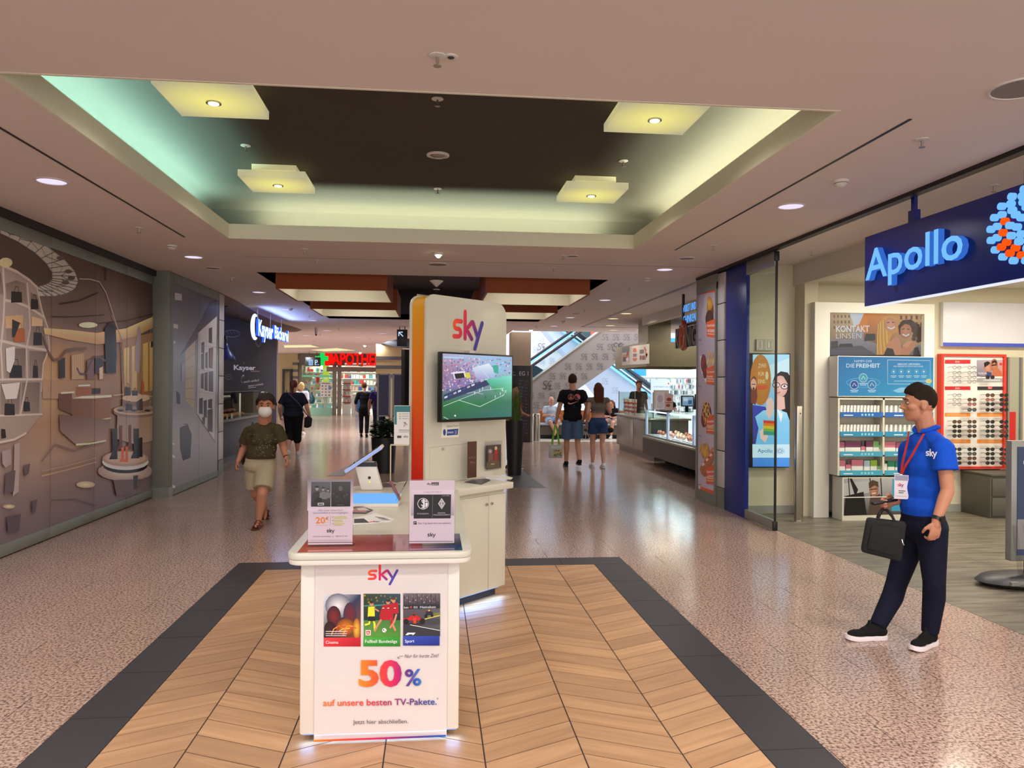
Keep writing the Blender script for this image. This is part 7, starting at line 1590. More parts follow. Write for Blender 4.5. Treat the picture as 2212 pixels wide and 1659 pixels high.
# snack shop signs
ks_=thing('snack_sign','hanging letter sign of the sausage counter with blue lit upper words','sign',(4.3,12.5,CEIL));ky=lambda px_: onx(px_,720,4.3).y
MB().box((4.29,ky(1475)-.03,2.66),(4.32,ky(1475)+.03,CEIL)).build('hanger',M_DKMET,ks_);MB().box((4.29,10.98,2.68),(4.31,ky(1468),2.72)).build('carrier_bar',M_DKMET,ks_)
GL=mat('letter_grey',(96,88,84),.4,metal=.3)
w0=(ky(1467)-ky(1507))/4.05
solid_text('lettering','K',(4.29,ky(1467),2.33),(0,-1,0),(0,0,1),(-1,0,0),.33,.06,[GL],ks_,w=w0*.95,bold=.03);solid_text('lettering','NIG',(4.29,ky(1489),2.33),(0,-1,0),(0,0,1),(-1,0,0),.33,.06,[GL],ks_,w=w0*2.3,bold=.03)
MB().tube([(4.26,ky(1482)+.14*math.cos(a),2.5+.2*math.sin(a)) for a in [2*PI*i/20 for i in range(21)]],.045,8).build('orange_ring',mat('letter_orange',(196,96,60),.4),ks_);MB().ball((4.25,ky(1484),2.74),.045,8).build('red_mark',mat('letter_red',(190,40,40),.4),ks_)
NBL=glow('blue_letters',(90,170,255),1.0)
solid_text('lettering','WURST UND',(4.3,ky(1473),2.93),(0,-1,0),(0,0,1),(-1,0,0),.13,.005,[NBL],ks_,w=ky(1473)-ky(1503),bold=0);solid_text('lettering','SCHINKEN',(4.3,ky(1473),2.74),(0,-1,0),(0,0,1),(-1,0,0),.13,.005,[NBL],ks_,w=ky(1473)-ky(1503),bold=0)

# ================================================================ accessory shop, atrium, escalators
AY=29.0
as_=thing('accessory_wall','brightly lit pale wall full of phone accessories behind the snack counter','shop wall',(9,AY,0))
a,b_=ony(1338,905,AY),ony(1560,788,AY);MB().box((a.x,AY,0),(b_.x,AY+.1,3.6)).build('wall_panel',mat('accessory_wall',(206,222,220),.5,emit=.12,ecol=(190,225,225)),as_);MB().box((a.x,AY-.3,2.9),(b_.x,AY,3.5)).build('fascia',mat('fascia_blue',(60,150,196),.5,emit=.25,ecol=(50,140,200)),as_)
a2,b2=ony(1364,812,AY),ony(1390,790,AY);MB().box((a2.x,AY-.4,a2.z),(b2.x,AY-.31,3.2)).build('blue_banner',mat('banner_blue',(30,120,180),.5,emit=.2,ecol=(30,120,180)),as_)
P=Print((a.x,AY,0),(1,0,0),(0,0,1),(0,-1,0),step=.0008)
for x in (1400,1430,1460,1487): P.text('Zubehör',x,808,3.4,(130,160,160),pix=True,x2=x+13,y2=808,shear=.3)
P.build('word_print',PAPER,as_)
random.seed(8);gds=[mat('acc_%d' % i,c,.5) for i,c in enumerate(((70,84,90),(206,214,216),(150,160,166),(190,70,66),(100,120,140),(230,234,232)))]
pg=MB()
for r_ in range(6):
    for i in range(46):
        px_=1343+i*3.4+random.uniform(-.5,.5);py_=822+r_*12.5;q=ony(px_,py_,AY);
        if random.random() < .12: continue
        w,h=random.uniform(.035,.05),random.uniform(.06,.1);pg.cur=random.choice((0,0,1,2,4,5,3 if r_ in (0,1) and i > 32 else 2));pg.box((q.x-w/2,AY-.12,q.z-h),(q.x+w/2,AY-.02,q.z+h*.6))
pg.build('accessories',gds,as_,kind='stuff')
for y in (820,838,856): q=ony(1400,y,AY);MB().box((a.x,AY-.05,q.z+.08),(b_.x,AY-.005,q.z+.095)).build('rail',M_STEEL,as_)
area('accessory_light',(9,AY-1.2,3.4),120,4,.6,(.85,1,1))
t=thing('info_panel','pale blue information panel hanging behind the till','panel',(ony(1425,860,26).x,26,1.0));a,b_=ony(1406,872,26),ony(1448,820,26);MB().box((a.x,26,a.z),(b_.x,26.04,b_.z)).build('board',mat('panel_blue',(190,214,240),.5,emit=.25),t);
for x in (a.x+.05,b_.x-.05): MB().box((x-.02,26.04,0),(x+.02,26.07,a.z+.1)).build('post',M_ALU,t)
P=Print((a.x,26,a.z),(1,0,0),(0,0,1),(0,-1,0),step=.0006);P.text('SORTIMENT FÜR SIE',.1,.56,.05,(90,110,140));P.rect(.1,.44,.55,.47,(120,140,170));P.rect(.15,.1,.3,.3,(60,70,90));P.rect(.38,.1,.5,.3,(60,70,90));P.ell(.62,.7,.03,.03,(220,80,60));P.build('panel_print',PAPER,t)
# pale atrium floor
MB().box((2.4,22.3,.0005),(15.7,34,.004)).build('atrium_paving',mat('pale_marble',(214,212,208),.25,vary=.05),floor)
# escalator with patterned white cladding
SCM=printm('pattern_print',rough=.4)
def motif(P,x,y,h,c,w):
    """the mall's interlaced double-curve monogram"""
    S=[(x+.52*h,y-.92*h),(x+.3*h,y-1.0*h),(x+.08*h,y-.86*h),(x+.1*h,y-.66*h),(x+.36*h,y-.52*h),(x+.46*h,y-.3*h),(x+.34*h,y-.08*h),(x+.12*h,y-.06*h),(x,y-.16*h)]
    K=[(x+1.02*h,y-.94*h),(x+.8*h,y-.98*h),(x+.62*h,y-.78*h),(x+.64*h,y-.5*h),(x+.84*h,y-.42*h),(x+.98*h,y-.5*h)]
    T=[(x+.86*h,y-.66*h),(x+.84*h,y-.3*h),(x+.78*h,y+.0*h)];T2=[(x+.70*h,y-.02*h),(x+1.08*h,y-.1*h)]
    for s_ in (S,K,T,T2): P.stroke(s_,w,c,pix=True)
EY=25.0
es=thing('escalator','white patterned escalator rising from the bench area to the upper floor','escalator',(5,EY,0));e_=lambda x,y,Y_=EY: ony(x,y,Y_)
M_CLAD=mat('clad_white',(156,155,156),.35,vary=.02)
poly_=[(1118,848),(1302,713),(1330,700),(1410,700),(1395,742),(1346,773),(1258,834),(1190,880),(1165,906),(1118,930)]
MB().prism([e_(*p) for p in poly_],(0,1.3,0)).build('cladding',M_CLAD,es)
P=Print((0,EY,0),(1,0,0),(0,0,1),(0,-1,0),step=.0004)
for r_ in range(9):
    for i in range(11):
        x=1140+i*23+(r_ % 2)*11;y=735+r_*21
        up=848-(x-1118)*.735;lowr=834-(x-1258)*.70 if x > 1190 else 905-(x-1165)*.6
        if y-16 > up+4 and y < lowr-8 and x+16 < 1392: motif(P,x,y,13,(122,120,122),1.3)
for x,y in ((1172,842),(1324,760)): motif(P,x,y,19,(40,38,42),1.2)
P.build('pattern_print',SCM,es)
MB().prism([e_(*p) for p in ((1118,848),(1302,713),(1302,710),(1118,845))],(0,-.04,0)).build('edge_rail',M_STEEL,es)
def rail(t,a,b_,Y_,r,m_,name): MB().tube([e_(*a,Y_),e_(*b_,Y_)],r,8).build(name,m_,t)
M_HR=mat('handrail_black',(24,26,40),.35);CYG=glow('cyan_light',(150,220,255),1.3)
MB().prism([e_(*p,EY+.9) for p in ((1118,846),(1302,711),(1250,716),(1118,812))],(0,.02,0)).build('glass_balustrade',M_GLASS,es)
rail(es,(1118,812),(1262,711),EY+.9,.05,M_HR,'handrail');rail(es,(1118,797),(1242,711),EY+1.2,.05,M_HR,'handrail');rail(es,(1118,802),(1247,713),EY+1.15,.028,CYG,'lit_strip')
area('escalator_light',(3.3,EY+2.5,2.2),50,2,2,(.3,.5,1),aim=(0,1,.2))
e2=thing('escalator','second escalator crossing behind, falling towards the right past the snack hood','escalator',(7,28,0));Y2=28.0
MB().prism([e_(*p,Y2) for p in ((1160,690),(1180,690),(1420,866),(1420,905),(1340,905))],(0,1.2,0)).build('cladding',mat('clad_blue',(180,200,226),.35,vary=.02),e2)
P=Print((0,Y2,0),(1,0,0),(0,0,1),(0,-1,0),step=.0005)
for x,y in ((1268,800),(1300,830),(1322,850),(1345,872),(1240,775),(1362,890)): motif(P,x,y,13,(160,176,200),1.3)
motif(P,1345,897,17,(50,56,70),1.2)
P.build('pattern_print',SCM,e2)
MB().prism([e_(*p,Y2-.1) for p in ((1180,688),(1420,864),(1420,838),(1200,682))],(0,.02,0)).build('glass_balustrade',glassm('teal_glass',(130,176,186),.04),e2)
rail(e2,(1200,682),(1420,846),Y2-.1,.055,M_HR,'handrail');rail(e2,(1181,690),(1420,866),Y2-.12,.045,CYG,'lit_strip');rail(e2,(1185,683),(1420,857),Y2-.12,.03,mat('rail_white',(206,220,236),.4),'skirt_rail')
MB().prism([e_(*p,32.5) for p in ((1210,690),(1290,690),(1290,752),(1218,752))],(0,.1,0)).build('landing_edge',mat('landing_teal',(60,92,104),.4),e2)
t=thing('coral_panel','coral red hanging panel high in the atrium behind the escalator','panel',e_(1290,715,32));MB().prism([e_(*p,31.5) for p in ((1276,741),(1300,733),(1312,690),(1276,690))],(0,.06,0)).build('board',mat('coral',(214,96,84),.6),t);MB().cone(e_(1290,690,31.53),e_(1290,690,31.53)+Vector((0,0,3)),.01,.01,6).build('cable',M_DKMET,t)
P=Print((0,34,0),(1,0,0),(0,0,1),(0,-1,0),step=.0006)
for r_ in range(4):
    for i in range(8): motif(P,1142+i*22+(r_ % 2)*9,738+r_*24,12,(176,190,214),1.3)
motif(P,1161,757,15,(70,76,92),1.2);
o=P.build('pattern_print',SCM);wa_=bpy.data.objects['wall_atrium'];o.parent=wa_
t=thing('wedge_base','dark teal glass wedge at the lower end of the first escalator','glass panel',e_(1150,810,26.6));MB().prism([e_(*p,26.6) for p in ((1118,830),(1118,795),(1158,790),(1180,803))],(0,.05,0)).build('pane',mat('wedge_teal',(56,84,100),.2),t);MB().box((e_(1125,800,26.6).x,26.6,0),(e_(1128,800,26.6).x,26.65,e_(1128,815,26.6).z)).build('post',M_ALU,t)
# bench
bn=thing('bench','long grey seating bench with orange backrest cushions below the escalator','bench',(4.4,23.6,0));bx0,bx1=ony(1165,930,23.5).x,ony(1350,930,23.5).x
MB().box((bx0,23.5,.12),(bx1,24.4,.42)).build('seat_base',mat('bench_grey',(104,96,90),.6,vary=.05),bn,bevel=.01);MB().box((bx0+.05,23.6,0.004),(bx1-.05,24.3,.12)).build('plinth',M_BLACK,bn);MB().box((bx0-.02,23.45,.42),(bx1+.02,24.4,.46)).build('seat',mat('seat_pale',(170,178,190),.4,vary=.03),bn,bevel=.008)
M_OC=mat('orange_cushion',(190,106,40),.6,vary=.08)
for x0_,x1_ in ((1165,1204),(1206,1250),(1252,1300),(1302,1350)): MB().box((ony(x0_,900,24.3).x,24.2,.47),(ony(x1_,900,24.3).x,24.38,.86)).build('back_cushion',M_OC,bn,bevel=.02)
MB().box((ony(1341,920,23.5).x,23.47,.14),(ony(1350,920,23.5).x,23.5,.42)).build('orange_panel',M_OC,bn)
t=thing('waste_bin','round brushed steel waste bin beside the directory board','bin',(onz(1158,953).x,onz(1158,953).y,0));c=onz(1158,953);MB().lathe(c,[(.115,0.004),(.115,.80),(.10,.82),(.09,.80)],20).build('body',M_STEEL,t,smooth=True);MB().lathe(c,[(.118,.74),(.118,.765)],20).build('rim_band',M_CHROME,t)
# wheelchair wheel seen between the couple
wc=thing('wheelchair','wheelchair with spoked wheel parked at the bench, seen between the walking couple','wheelchair',(ony(1262,935,22.9).x,22.9,0));c=ony(1265,925,22.9);c.z=.30
MB().tube([c+Vector((.26*math.cos(a),0,.29*math.sin(a))) for a in [2*PI*i/28 for i in range(29)]],.018,6).build('wheel_rim',mat('wheel_grey',(190,190,196),.3,metal=.4),wc)
for i in range(12): a_=2*PI*i/12;MB().cone(c,c+Vector((.25*math.cos(a_),0,.28*math.sin(a_))),.004,.004,5).build('spoke',M_CHROME,wc)
MB().cone(c-Vector((0,.03,0)),c+Vector((0,.03,0)),.05,.05,12).build('hub',M_DKMET,wc);MB().box((c.x-.2,c.y+.02,.48),(c.x+.25,c.y+.45,.53)).build('seat',M_BLACK,wc);MB().box((c.x-.22,c.y+.02,.5),(c.x-.17,c.y+.45,.92)).build('backrest',M_BLACK,wc)
MB().tube([c+Vector((.2,.05,.2)),c+Vector((.32,.05,.05)),c+Vector((.36,.05,-.22))],.015,6).build('footrest_tube',M_DKMET,wc);MB().tube([c+Vector((.30+.06*math.cos(a),.05,-.23+.06*math.sin(a))) for a in [2*PI*i/14 for i in range(15)]],.012,6).build('caster',M_BLACK,wc)
# directory board
db=thing('directory_board','dark directory board with white floor number before the beige column','directory',(2.6,22.1,0));a,b_=ony(1104,957,22.1),ony(1147,790,22.1)
MB().box((a.x,22.1,.0),(b_.x,22.2,b_.z)).build('panel',mat('directory_dark',(42,42,48),.45,vary=.05),db,bevel=.005);MB().box((b_.x,22.1,.0),(b_.x+.05,22.2,b_.z)).build('edge_trim',M_RAIL,db)
P=Print((a.x,22.1,0),(1,0,0),(0,0,1),(0,-1,0),step=.0005);P.text('EG 1',1122,811,9,(214,214,220),pix=True,x2=1141,y2=811);P.text('Ebene',1105.5,805,3,(170,170,176),pix=True,x2=1112,y2=805);P.text('Eingang',1105.5,811,3,(170,170,176),pix=True,x2=1114,y2=811)
random.seed(2)
for i in range(17):
    y=822+i*7;P.stroke([(1121,y),(1121+random.uniform(4,10),y)],1.1,(110,110,118),pix=True);P.stroke([(1134,y+2),(1134+random.uniform(2,6),y+2)],1.1,(100,100,108),pix=True)
P.build('directory_print',PAPER,db)
# tall grass planter
pp=onz(1107,1028);pp.y += .15
t=pot('grass_planter','tall tapered black planter with upright grass behind the television',pp.x+.05,pp.y,.125,.175,1.0)
random.seed(12);gb_=MB()
for i in range(170):
    a_=random.uniform(0,2*PI);r_=random.random()**.5*.10;x,y=pp.x+.05+r_*math.cos(a_),pp.y+r_*math.sin(a_);h=random.uniform(.35,.72);lx,ly=random.uniform(-.08,.08),random.uniform(-.08,.08);w=.004
    gb_.add([(x-w,y,.95),(x+w,y,.95),(x+lx*.4+w*.8,y+ly*.4,.95+h*.6),(x+lx*.4-w*.8,y+ly*.4,.95+h*.6),(x+lx,y+ly,.95+h)],[(0,1,2,3),(3,2,4)])
gb_.build('grass_blades',leafm('grass_leaf',(40,70,30),(110,140,60)),t,kind='stuff')

# ================================================================ small ceiling fittings
def sprinkler(p,lab,z=CEIL):
    x,y=p
    if not hasattr(sprinkler,'o'):
        t=thing('sprinkler',lab,'sprinkler',(x,y,z),'ceiling sprinklers');MB().lathe((x,y,z),[(.042,-.001),(.042,-.006),(.012,-.010)],16).build('rose',M_WPLAS,t);m_=MB();m_.cone((x,y,z-.008),(x,y,z-.05),.008,.006,8);m_.build('stem',M_STEEL,t);MB().lathe((x,y,z),[(.006,-.056),(.02,-.055),(.02,-.051),(.006,-.05)],12).build('deflector',M_STEEL,t);sprinkler.o=t
    else: dup(sprinkler.o,(x,y,z),lab)
for i,p in enumerate([(-3.04,8.3),(-3.06,12.05),(-3.0,15.6),(-2.9,18.4),(-2.7,22.5)]): sprinkler(p,f'small white sprinkler on the ceiling strip along the murals, {ORD[i]} from the camera')
for i,p in enumerate([(3.11,4.64),(3.14,8.42),(3.14,12.16),(3.15,15.9),(3.2,19.0),(2.75,20.6)]): sprinkler(p,f'small white sprinkler on the ceiling strip along the optician side, {ORD[i]} from the camera')
for i,p in enumerate([(-1.52,10.16),(1.61,10.32)]): sprinkler(p,f'small white sprinkler between the big recess and the orange shades, {("bakery", "optician")[i]} side')
for i,p in enumerate([(-1.535,9.34),(1.57,9.31)]): sprinkler(p,f'small sprinkler right behind the big ceiling recess, {("bakery", "optician")[i]} side')
for p,l in (((4.37,5.62),'small sprinkler above the blue optician sign'),((4.4,8.6),'small sprinkler above the glass door leaf'),((.008,3.75),'small sprinkler beside a round sensor on the ceiling before the recess')): sprinkler(p,l)
for p,l in (((.014,5.45),'small sprinkler at the near edge of the dark recess'),((-1.6,6.72),'small sprinkler in the dark recess between the green-side lamps'),((1.68,6.75),'small sprinkler in the dark recess between the optician-side lamps'),((.03,7.95),'small sprinkler in the lit part of the dark recess behind the round spot')): sprinkler(p,l,TOPZ)
for i,p in enumerate([(-3.6,25),(-2.2,27),(-4.4,29),(-1.5,30),(-3.2,35),(-2.0,36)]): sprinkler(p,f'tiny sprinkler on the far ceiling before the pharmacy, {ORD[i]} from the camera')
def detector(px_,py_,lab):
    q=onz(px_,py_,CEIL);t=thing('smoke_detector',lab,'smoke detector',q,'smoke detectors');MB().lathe(q,[(.058,0),(.058,-.016),(.048,-.02),(.048,-.026),(.03,-.046),(.012,-.05)],20).build('housing',M_WPLAS,t,smooth=True);MB().lathe(q,[(.0495,-.0215),(.0495,-.0245)],20).build('slot_ring',M_DKMET,t)
for p,l in (((371,530),'round smoke detector on the ceiling above the pale mural'),((1817,390),'round smoke detector on the ceiling before the blue optician sign'),((1399,601),'round smoke detector on the ceiling near the food poster'),((627,666),'small smoke detector on the ceiling beside the neon bakery sign'),((1217,693),'small smoke detector on the ceiling before the snack hood')): detector(*p,l)
def grille(px_,py_,lab,r=.1,z=CEIL):
    q=onz(px_,py_,z);t=thing('speaker_grille',lab,'speaker',q,'round ceiling speakers');MB().lathe(q,[(r+.012,.0),(r+.01,-.007),(r,-.008),(r-.004,-.003)],24).build('trim_ring',M_WPLAS,t,smooth=True);MB().cone(q+Vector((0,0,.0)),q-Vector((0,0,.004)),r-.006,r-.006,24).build('mesh_cover',mat('grille_grey',(146,134,128),.7,bump=(120,.4)),t)
grille(460,579,'round flat speaker grille on the ceiling above the pale mural');grille(945,571,'round flat speaker grille on the ceiling behind the dazzling spotlight',.13);grille(1483,558,'round flat speaker grille on the ceiling before the food poster');grille(2208,190,'large round speaker grille on the ceiling at the right edge',.15);grille(1237,553,'round blank cover plate on the ceiling behind the recess',.07);grille(1244,677,'small flat cover plate on the ceiling beside the orange shades',.1);grille(1238,671,'flat speaker grille on the ceiling beyond the orange shades',.1) if 0 else None
q=onz(974,122,CEIL);t=thing('ceiling_sensor','small oval sensor plate on the ceiling before the recess','sensor',q);MB().lathe(q,[(.035,0),(.035,-.004),(.03,-.006)],18).build('plate',M_WPLAS,t);MB().cone(q-Vector((0,0,.005)),q-Vector((0,0,.008)),.018,.016,14).build('lens',M_BLACK,t)
q=Vector((.026,6.78,TOPZ));t=thing('recess_spot','round silver spot lamp in the middle of the dark recess','spotlight',q);MB().lathe(q,[(.10,0),(.10,-.01),(.08,-.016),(.075,-.005)],24).build('trim_ring',M_WPLAS,t,smooth=True);MB().lathe(q,[(.072,-.004),(.06,-.02),(.03,-.028)],20).build('ribbed_lens',mat('spot_lens',(170,160,150),.15,metal=.7),t,smooth=True)
q=onz(943,598,CEIL);t=thing('ceiling_device','white cone-shaped device hanging on a rod before the orange shades','access point',q);MB().cone(q,q-Vector((0,0,.06)),.006,.006,8).build('upper_rod',M_BLACK,t);MB().lathe(q,[(.012,-.15),(.03,-.13),(.10,-.065),(.10,-.058),(.02,-.055)],20).build('cone',M_WPLAS,t,smooth=True);MB().cone(q-Vector((0,0,.14)),q-Vector((0,0,.32)),.008,.008,8).build('lower_rod',M_BLACK,t);MB().lathe(q,[(.05,-.19),(.05,-.185),(.01,-.18)],14).build('disc',M_WPLAS,t);MB().lathe(q,[(.08,-.335),(.08,-.325),(.01,-.31)],16).build('lower_disc',M_WPLAS,t)
c=onz(683,708,CEIL);t=thing('dome_camera','small white camera hanging on the ceiling near the bakery sign','camera',c);MB().lathe(c,[(.02,-.2),(.04,-.17),(.045,-.02),(.05,0)],12).build('housing',M_WPLAS,t,smooth=True);MB().ball(c-Vector((0,0,.2)),.03,10).build('lens',M_BLACK,t)

# ================================================================ people
UP=Vector((0,0,1))
def cap(mb,a,b,ra,rb,n=12):
    a,b=Vector(a),Vector(b)
    mb.ball(a,ra,n);mb.ball(b,rb,n)
    if (b-a).length > 1e-4: mb.cone(a,b,ra,rb,n)
def blob(mb,name,m,parent,vox,it=4,cuts=(),fac=.5):
    """fuse overlapping volumes into ONE continuous skin; cuts: (point, normal) planes, the side of the normal goes away"""
    me=bpy.data.meshes.new(name);me.from_pydata([tuple(v) for v in mb.v],[],mb.f)
    o=bpy.data.objects.new(name,me);C.objects.link(o)
    r=o.modifiers.new('r','REMESH');r.mode='VOXEL';r.voxel_size=vox;r.adaptivity=0
    s=o.modifiers.new('s','SMOOTH');s.iterations=it;s.factor=fac
    dg=bpy.context.evaluated_depsgraph_get();ne=bpy.data.meshes.new_from_object(o.evaluated_get(dg))
    o.modifiers.clear();b=base(parent)
    if cuts:
        bm=bmesh.new();bm.from_mesh(ne)
        for p,n in cuts:
            g=bmesh.ops.bisect_plane(bm,geom=bm.verts[:]+bm.edges[:]+bm.faces[:],plane_co=Vector(p),plane_no=Vector(n),clear_outer=True)
            es=[e for e in g['geom_cut'] if isinstance(e,bmesh.types.BMEdge)]
            if es: bmesh.ops.holes_fill(bm,edges=es,sides=0)
        bm.to_mesh(ne);bm.free()
    ne.transform(Matrix.Translation(-b));ne.materials.clear();ne.materials.append(m);ne.shade_smooth();ne.set_sharp_from_angle(angle=1.0)
    o.data=ne;bpy.data.meshes.remove(me);ne.name=name;o.parent=parent
    return o
def skinm(name,c): return mat(name,c,.5,spec=.3,vary=.06,bump=(40,.08))
SKIN=skinm('skin_fair',(206,152,124));SKIN2=skinm('skin_tan',(190,132,104));SKIN3=skinm('skin_rosy',(214,160,138))
def cloth(name,c): return mat(name,c,.85,spec=.2,vary=.1,bump=(60,.25))
class Fig:
    def __init__(s,label,pos,f,H,girth=1.,skin=SKIN,vox=.011,**J):
        """joints from a standing template (local: right, forward, up at 1.75 m), overrides as local tuples or world Vectors"""
        s.f=Vector((f[0],f[1],0)).normalized();s.r=Vector((s.f.y,-s.f.x,0));s.k=H/1.75;s.g=girth;s.vox=vox;s.skin=skin
        s.pos=Vector(pos);T=dict(head=(0,.015,1.635),neck=(0,-.012,1.455),sh_l=(-.178,-.01,1.415),sh_r=(.178,-.01,1.415),el_l=(-.225,-.035,1.13),el_r=(.225,-.035,1.13),wr_l=(-.24,.04,.885),wr_r=(.24,.04,.885),hip_l=(-.088,0,.92),hip_r=(.088,0,.92),kn_l=(-.095,.025,.50),kn_r=(.095,.025,.50),an_l=(-.095,-.02,.085),an_r=(.095,-.02,.085))
        s.J={};s.hk=max(s.k,.97)*1.06*J.get('hs',1.)
        for q,v in T.items():
            o=J.get(q,v);s.J[q]=o if isinstance(o,Vector) else s.w(*o)
        s.hf=Vector((*J['hf'],0)).normalized() if 'hf' in J else s.f;s.hr=Vector((s.hf.y,-s.hf.x,0))
        s.tilt=J.get('tilt',0.);s.fd={'l': J.get('fd_l',s.f),'r': J.get('fd_r',s.f)}
        s.root=thing('person',label,'person',s.pos)
    def w(s,x,y,z): return s.pos+(s.r*x+s.f*y+UP*z)*s.k
    def R(s,f=None,r=None):
        f=f or s.f;r=r or s.r;return Matrix((r,f,UP)).transposed()
    def hd(s,x,y,z):
        """point on the head (right, forward, up), tilted forward by s.tilt"""
        c,t=math.cos(s.tilt),math.sin(s.tilt);y,z=y*c+z*t,z*c-y*t
        return s.J['head']+(s.hr*x+s.hf*y+UP*z)*s.hk
    def torso(s,mb,e=0.,bust=0.,belly=0.,low=True):
        J,k,g=s.J,s.k,s.g;R=s.R();pel=(J['hip_l']+J['hip_r'])/2+UP*.03*k;nk=J['neck'];ax=nk-pel
        wd=(J['sh_l']-J['sh_r']).length/(.356*k)
        P_=lambda t,dy=0.: pel+ax*t+s.f*dy*k
        for t,rx,ry,rz,dy in ((.80,.150*wd,.085,.10,-.005),(.62,.158*wd,.108,.13,.005),(.40,.145,.104,.13,.008),(.20,.142,.104,.12,.008)):
            mb.ball(P_(t,dy),Vector((rx*g*k+e,ry*g*k+e,rz*k+e)),16,R)
        if low: mb.ball(P_(0,-.008),Vector((.158*g*k+e,.118*g*k+e,.12*k+e)),16,R)
        if bust:
            for q in (-1,1): mb.ball(P_(.58,.085*g)+s.r*q*.075*k,Vector((.07,.06,.068))*bust*k,12,R)
        if belly: mb.ball(P_(.28,.05),Vector((.13*g*k+e,.09*k*belly+e,.15*k)),14,R)
        for q in 'lr': ga=min(g,1.12);cap(mb,nk-UP*.035*k,J['sh_'+q]-UP*.012*k,.050*k+e*.6,.044*k*ga+e*.7);mb.ball(J['sh_'+q]-UP*.018*k,.052*k*ga+e*.9)
    def arms(s,mb,e=0.):
        J,k,g=s.J,s.k,min(s.g,1.15)
        for q in 'lr':
            cap(mb,J['sh_'+q],J['el_'+q],.050*k*g,.040*k*g);m_=J['el_'+q].lerp(J['wr_'+q],.25);cap(mb,J['el_'+q],m_,.040*k*g,.041*k*g);cap(mb,m_,J['wr_'+q],.041*k*g,.027*k*g)
    def hand(s,mb,q,curl=.5,across=None,spread=1.,d=None,thumb=None,rf=1.):
        """palm, four unequal bent fingers and a thumb from the side of the palm"""
        J,k=s.J,s.k;wr=J['wr_'+q];d=(d or (wr-J['el_'+q])).normalized()
        inward=s.r*(1 if q == 'l' else -1)
        ac=(across or s.f);ac=(ac-d*ac.dot(d)).normalized();nrm=d.cross(ac);nrm=nrm if nrm.dot(inward) > 0 else -nrm
        Rm=Matrix((ac,d,nrm)).transposed()
        mb.ball(wr+d*.048*k,Vector((.041,.054,.017))*k,14,Rm);cap(mb,wr-d*.01*k,wr+d*.02*k,.026*k,.026*k)
        for i,(o_,L_) in enumerate(((.030,.070),(.010,.080),(-.010,.076),(-.029,.060))):
            p=wr+d*(.086-.004*abs(i-1))*k+ac*o_*k;a1=curl*.55;a2=curl*1.25
            d1=d*math.cos(a1)+nrm*math.sin(a1)+ac*o_*1.2*spread;d2=d*math.cos(a1+a2)+nrm*math.sin(a1+a2);d3=d*math.cos(a1+a2*1.7)+nrm*math.sin(a1+a2*1.7)
            p1=p+d1.normalized()*L_*.46*k;p2=p1+d2*L_*.32*k;p3=p2+d3*L_*.26*k;r_=(.0094 if i < 3 else .0082)*k*rf
            cap(mb,wr+d*.055*k+ac*o_*.9*k,p,r_*1.15,r_*1.1,8);cap(mb,p,p1,r_*1.08,r_,8);cap(mb,p1,p2,r_,r_*.95,8);cap(mb,p2,p3,r_*.95,r_*.82,8)
        t0=wr+d*.028*k+ac*.032*k;t1=t0+(ac*.8+d*.75+nrm*.35).normalized()*.040*k;t2=t1+(d*.9+ac*.1+nrm*.5*(.4+curl)).normalized()*.032*k
        cap(mb,t0,t1,.0145*k,.0112*k*rf,8);cap(mb,t1,t2,.0112*k*rf,.009*k*rf,8)
    def legs(s,mb,e=0.):
        J,k,g=s.J,s.k,s.g
        for q in 'lr':
            h,kn,an=J['hip_'+q],J['kn_'+q],J['an_'+q];cap(mb,h,kn,.083*k*g,.053*k*g)
            d=(an-kn);b_=(s.fd[q]*-.018)*k;m_=kn+d*.3+b_;cap(mb,kn,m_,.052*k*g,.056*k*g);cap(mb,m_,an,.056*k*g,.034*k)
    def feet(s,mb):
        J,k=s.J,s.k
        for q in 'lr':
            an,f=J['an_'+q],s.fd[q];cap(mb,an,an-UP*.030*k-f*.015*k,.033*k,.028*k);cap(mb,an-UP*.035*k+f*.02*k,an-UP*.052*k+f*.12*k,.026*k,.018*k)
    def head(s,mb,detail=True):
        k=s.hk;R=s.R(s.hf,s.hr)
        if s.tilt: R=R@Matrix.Rotation(-s.tilt,3,'X')
        B=lambda p,r_,n=16: mb.ball(s.hd(*p),Vector(r_)*k,n,R)
        B((0,-.008,.022),(.073,.092,.093),20);B((0,.022,-.035),(.060,.066,.078),18);B((0,.052,-.088),(.030,.030,.024));B((0,.03,-.078),(.046,.05,.032))
        for q in (-1,1): B((q*.038,.045,-.022),(.028,.036,.026),12);B((q*.075,-.008,-.012),(.009,.020,.031),12);B((q*.077,-.012,.0),(.008,.018,.018),10)
        B((0,.076,.026),(.046,.014,.011),12)
        cap(mb,s.hd(0,.086,.008),s.hd(0,.103,-.026),.0075*k,.0125*k,8)
        for q in (-1,1): mb.ball(s.hd(q*.011,.094,-.030),.0085*k,8)
        B((0,.083,-.054),(.022,.010,.0065),10);B((0,.081,-.066),(.020,.010,.0075),10)
        cap(mb,s.J['neck']-UP*.02*k,s.hd(0,-.018,-.055),.056*k*min(s.g,1.1),.054*k*min(s.g,1.1))
    def body(s,bust=0.,belly=0.,curl=(.5,.5),across=None,hands=True,it=3,dirs=None):
        mb=MB();s.torso(mb,0,bust,belly);s.arms(mb);s.legs(mb);s.feet(mb);s.head(mb)
        if hands:
            for i,q in enumerate('lr'): s.hand(mb,q,curl[i],(across or {}).get(q),d=(dirs or {}).get(q),rf=1 if s.vox < .008 else 1.25)
        o=blob(mb,'body',s.skin,s.root,s.vox,it);return o
